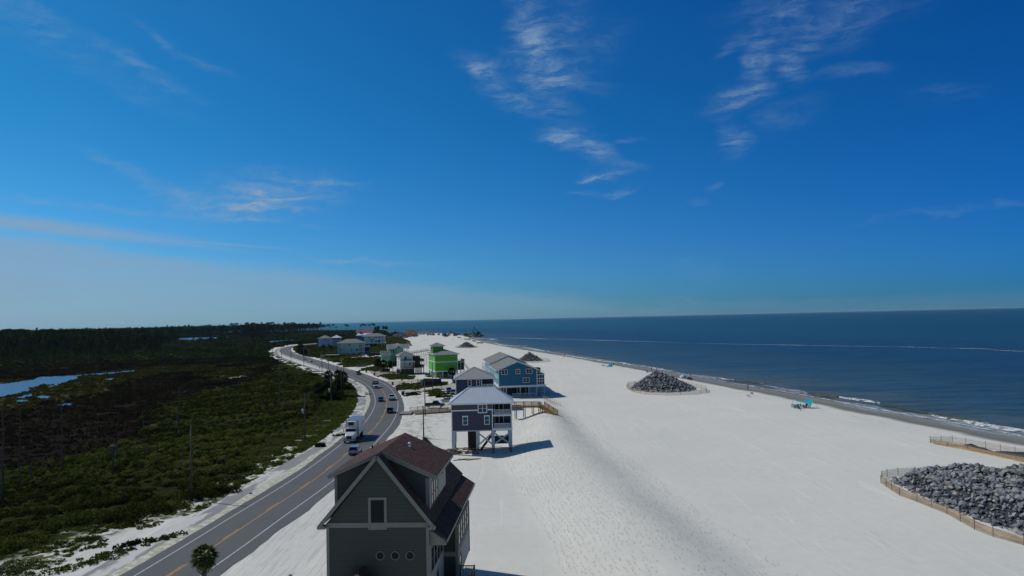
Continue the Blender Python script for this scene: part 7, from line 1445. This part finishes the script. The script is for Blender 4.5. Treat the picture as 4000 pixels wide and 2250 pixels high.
for i, (px, py, mt, lb) in enumerate([(3098,1592,WHC,'white low beach chair at the landward end beside the turquoise canopy'),(3104,1594,TURQ,'turquoise beach chair next to the white low one'),(3112,1592,TURQ,'turquoise beach chair just outside the canopy pole'),(3118,1595,GREYM,'grey beach chair before the canopy'),(3136,1591,NAVY,'navy beach chair in the canopy shade'),(3143,1594,BLKC,'black beach chair in the canopy shade'),(3158,1592,WHC,'white beach chair at the seaward side of the canopy'),(2921,1550,WHC,'small white folding chair alone on the sand near the wet edge'),
   (2688,1484,NAVY,'navy beach chair in the group near the cone-shaped heap'),(2694,1485,BLKC,'black beach chair in the group near the cone-shaped heap'),(2700,1486,NAVY,'navy beach chair at the seaward end of the group near the cone-shaped heap'),(2531,1457,DARKWOOD,'brown beach lounger left of the cone-shaped heap top'),(2356,1431,TANC,'tan beach chair beside the collapsed turquoise shade'),(2363,1431,BLKC,'black beach chair beside the collapsed turquoise shade')]): chair(px, py, lb, mt, 150+i*23, 1.3)
t = thing('cooler_box', 'small pale cooler box on the sand near the white folding chair', 'cooler', GT(2936, 1539), .3); MB().box(-.4,-.25,0,.4,.25,.4).build('body', WHC, t); MB().box(-.42,-.27,.4,.42,.27,.48).build('lid', NAVY, t)
t = thing('beach_canopy', 'collapsed turquoise beach shade lying by the water behind the far heap', 'canopy', GT(2380, 1433), .2); mb = MB(); sail(mb, [(-2.4,-.3,.05),(.9,-.5,.05),(1.6,.8,2.2),(-.6,.9,.7)], sag=.1); sail(mb, [(.9,-.5,.05),(1.9,-.3,.1),(2.0,.8,.7),(1.6,.8,2.2)], sag=.05); mb.build('fabric', TURQ, t, uv=False, fix=False); MB().tube([(1.5,.9,0),(1.6,.8,2.6)], .04, 6).build('pole', GREYM, t)
t = thing('beach_tent', 'pale blue dome tent at the water edge behind the cone-shaped heap', 'tent', GT(2668, 1477)); MB().tube([(0,0,0),(0,0,.7),(0,0,1.25),(0,0,1.45)], [1.5,1.35,.8,.15], 14).build('canopy_cloth', PALEF, t); MB().bar((-1.45,0,.03),(1.45,0,.03),.05).build('base_pole', GREYM, t)
t = thing('beach_umbrella', 'small dark umbrella pole among the beach chairs near the cone-shaped heap', 'umbrella', GT(2698, 1482)); MB().tube([(0,0,0),(0,0,2.2)], .04, 6).build('pole', BLKC, t); MB().tube([(0,0,1.3),(0,0,2.15)], [.22,.05], 8).build('folded_cloth', NAVY, t)
# ------------------------------------------------------------------ works on the far beach
YEL = M('yellow_machine_paint', (.50, .30, .02), .5, .15, 1); DBLUE = M('dark_blue_machine', (.04, .05, .12), .6, .2, 1); MACH = M('dark_machine', (.05, .045, .04), .7, .3, 1); ORNG = M('orange_debris', (.30, .12, .04), .9, .4, .15, .5); BRN = M('brown_debris', (.13, .09, .05), .9, .4, .15, .5); GRAV = M('grey_gravel', (.09, .10, .115), .9, .3, .2, .5)
def excavator(px, py, label, mat, rz=0, s=1.0, arm=True):
    t = thing('excavator', label, 'excavator', G(px, py), rad(rz)); t.scale = (s,)*3
    for x in (-1.2, 1.2): MB().loft([[(x-.35,-2.2,.3),(x+.35,-2.2,.3),(x+.35,-2.2,.7),(x-.35,-2.2,.7)], [(x-.35,-1.8,0),(x+.35,-1.8,0),(x+.35,-1.8,1),(x-.35,-1.8,1)], [(x-.35,1.8,0),(x+.35,1.8,0),(x+.35,1.8,1),(x-.35,1.8,1)], [(x-.35,2.2,.3),(x+.35,2.2,.3),(x+.35,2.2,.7),(x-.35,2.2,.7)]]).build('track', MACH, t)
    MB().box(-1.4,-1.6,1.1,1.4,2.2,2.3).build('body', mat, t); MB().box(-1.3,-1.6,2.3,-.2,0,3.4).build('cab', CARG, t)
    if arm: b = MB(); b.bar((.3,-1.6,2.0),(.3,-5.0,5.2),.5,.6); b.bar((.3,-5.0,5.2),(.3,-7.4,2.0),.4,.5); b.build('boom', mat, t); MB().loft([[(-.3,-7.8,.8),(.9,-7.8,.8),(.9,-7.2,2.1),(-.3,-7.2,2.1)], [(-.3,-6.8,.6),(.9,-6.8,.6),(.9,-7.0,1.9),(-.3,-7.0,1.9)]]).build('bucket', MACH, t)
excavator(1714, 1309, 'small yellow excavator on the far beach', YEL, 60, 1.0); excavator(1778, 1312, 'dark excavator with raised arm on the far beach near the groin', DBLUE, -100, 1.5); excavator(1752, 1312, 'yellow brown loader on the far beach beside the dark trucks', YEL, 20, 1.2, False); excavator(1692, 1310, 'dark red machine on the far beach, left of the small yellow excavator', BRN, 40, 1.3, False); excavator(1760, 1308, 'small dark machine behind the yellow brown loader', MACH, 0, .9, False)
def hauler(px, py, label, mat, rz, s=1.3):
    t = thing('haul_truck', label, 'truck', G(px, py), rad(rz)); t.scale = (s,)*3; MB().box(-1.2,-3.4,1.0,1.2,-1.6,3.0).build('cab', mat, t); MB().add([(-1.4,-1.3,1.3),(1.4,-1.3,1.3),(1.2,3.4,1.3),(-1.2,3.4,1.3),(-1.7,-1.6,3.2),(1.7,-1.6,3.2),(1.5,4.2,2.8),(-1.5,4.2,2.8)], [(3,2,1,0),(4,5,6,7),(0,1,5,4),(1,2,6,5),(2,3,7,6),(3,0,4,7)]).build('bed', mat, t)
    for x in (-1.15, 1.15):
        for y in (-2.4, 1.2, 2.6): MB().tube([(x-.25,y,.7),(x+.25,y,.7)], .7, 12).build('wheel', TYRE, t)
hauler(1736, 1312, 'dark blue haul truck in the middle of the far beach works', DBLUE, 30, 1.5); hauler(1741, 1316, 'dark blue haul truck parked in front of another one in the beach works', DBLUE, -20, 1.3); hauler(1676, 1310, 'pale flat haul truck at the landward end of the beach works', GREYM, 80, 1.1); hauler(1790, 1309, 'dark haul truck at the seaward end of the beach works', MACH, 60, .9)
p = G(1819, 1311); t = thing('crane', 'yellow upright drilling rig on the rock groin at the far point', 'crane', p); MB().box(-3,-2,0,3,2,3.5).build('body', MACH, t); b = MB(); 
for x, y in ((-.6,-.6),(.6,-.6),(.6,.6),(-.6,.6)): b.bar((x,y,2), (x,y,9.5), .35)
for k in range(6): b.bar((-.6,-.6,2+k*1.25),(.6,-.6,3.25+k*1.25),.25); b.bar((.6,-.6,2+k*1.25),(-.6,-.6,3.25+k*1.25),.25)
b.build('mast', YEL, t)
p = G(1858, 1311); t = thing('crane', 'dark long-armed digger with a tall folded boom on the rock groin', 'crane', p); MB().box(2,-2,2.5,8,2,6).build('body', MACH, t); MB().box(1,-3,0.3,9,3,2.4).build('track', MACH, t); b = MB(); b.bar((5.5,0,4.5),(-2.2,0,14.3),.9,.9); b.bar((-2.2,0,14.3),(-3.6,0,6.0),.8,.8); b.build('boom', MACH, t); MB().box(-4.5,-.7,4.6,-3.0,.7,6.2).build('bucket', MACH, t)
def rubble(name, label, pxs, n, size, mat, seed, zmax=1.6, sp=4):
    r = random.Random(seed); poly = gp(pxs); A_ = np.array(poly); V = []; Fc = []; k = 0; o = A_.mean(0); mx_ = 0
    while k < n:
        x = r.uniform(A_[:,0].min(), A_[:,0].max()); y = r.uniform(A_[:,1].min(), A_[:,1].max()); s_ = sdist(np.array([[x, y]]), poly)[0]
        if s_ < 0: continue
        vs, fs = RKN[r.randrange(14)]; Rm = np.array(Euler((r.uniform(-1,1), r.uniform(-1,1), r.uniform(0,6))).to_matrix()); s2_ = size*r.uniform(.5,1.3); z = max(H(x, y), SEAZ) + zmax*min(1, s_/sp)*r.uniform(.5,1); q = (vs*s2_)@Rm.T + np.array((x-o[0], y-o[1], z)); b = len(V); V += q.tolist(); Fc += [[b+i for i in f] for f in fs]; k += 1
    me_ = bpy.data.meshes.new(name); me_.from_pydata(V, [], Fc); me_.materials.append(mat); ob = link_mesh(name, me_); ob.location = (o[0], o[1], 0); tag(ob, label, 'rubble', kind='stuff')
rubble('rock_groin', 'dark rock groin running into the sea under the crane', [(1808,1312),(1822,1308),(1850,1303),(1872,1305),(1892,1311),(1880,1314),(1840,1315)], 260, 1.9, MACH, 1, 3.2, 8); rubble('sand_rubble', 'pale rubble and sand heap at the root of the groin', [(1828,1313),(1845,1309),(1862,1313),(1846,1315)], 60, 1.8, M('pale_rubble', (.34,.30,.22), .9), 2, 2.5)
rubble('jetty_rubble', 'pale rubble bank on the point beyond the debris', [(1625,1301),(1660,1293),(1700,1295),(1722,1301),(1690,1302),(1640,1309)], 300, 2.2, M('pale_grey_rubble', (.24,.25,.26), .9, .3), 3, 1.5, 20); rubble('debris_heap', 'orange and brown construction debris behind the far beach', [(1578,1300),(1590,1294),(1625,1293),(1634,1300),(1630,1309),(1600,1310)], 330, 2.6, ORNG, 4, 7, 26)
rubble('debris_heap', 'brown debris spread along the foot of the orange heap', [(1560,1314),(1590,1307),(1632,1308),(1634,1315),(1600,1317)], 200, 1.8, BRN, 5, 2.5, 14); rubble('gravel_heap', 'grey gravel heap behind the yellow dune', [(1530,1316),(1545,1305),(1575,1301),(1600,1312),(1590,1321),(1555,1320)], 420, 2.4, GRAV, 6, 8, 28)
for i, (px, py, px2, py2, lb) in enumerate([(1786,1319,1800,1320,'short dark pipe on the far beach by the swash'),(1812,1326,1838,1327,'dark pipe section on the far beach, longer of two'),(1845,1333,1858,1334,'short brown pipe section on the far shore'),(1862,1341,1888,1341,'rack of dark pipes nearest to the farthest boulder heap')]):
    a = G(px, py); b_ = G(px2, py2); t = thing('dredge_pipe', lb, 'pipe', a); D_ = b_-a; MB().tube([(0,0,.5),(D_.x,D_.y,.5)], .5, 10).build('tube', DBLUE if i else MACH, t)
    for q in (.2, .5, .8): MB().box(D_.x*q-.5, D_.y*q-.8, 0, D_.x*q+.5, D_.y*q+.8, 1.2).build('saddle', MACH, t)
for i, (px, py) in enumerate([(1657,1331),(1769,1331),(1802,1329),(1848,1329)]):
    t = thing('marker_stake', 'thin marker stake standing on the far beach', 'stake', G(px, py), 0, 'marker stakes on the far beach'); MB().bar((0,0,0),(0,0,2.6),.25).build('shaft', MACH, t)
# ------------------------------------------------------------------ sea air
hm = bpy.data.materials.new('sea_haze'); hm.use_nodes = True; nt = hm.node_tree; nt.nodes.clear(); o_ = nt.nodes.new('ShaderNodeOutputMaterial'); vv = nt.nodes.new('ShaderNodeVolumePrincipled')
vv.inputs['Color'].default_value = (.50, .80, .95, 1); vv.inputs['Density'].default_value = 1.7e-5; vv.inputs['Anisotropy'].default_value = .2; nt.links.new(vv.outputs[0], o_.inputs['Volume'])
hb = MB().box(-15000, -300, -5, 42000, 61000, 60).build('haze', hm, uv=False); tag(hb, 'thin pale sea air softening the far shore', 'haze', kind='stuff')
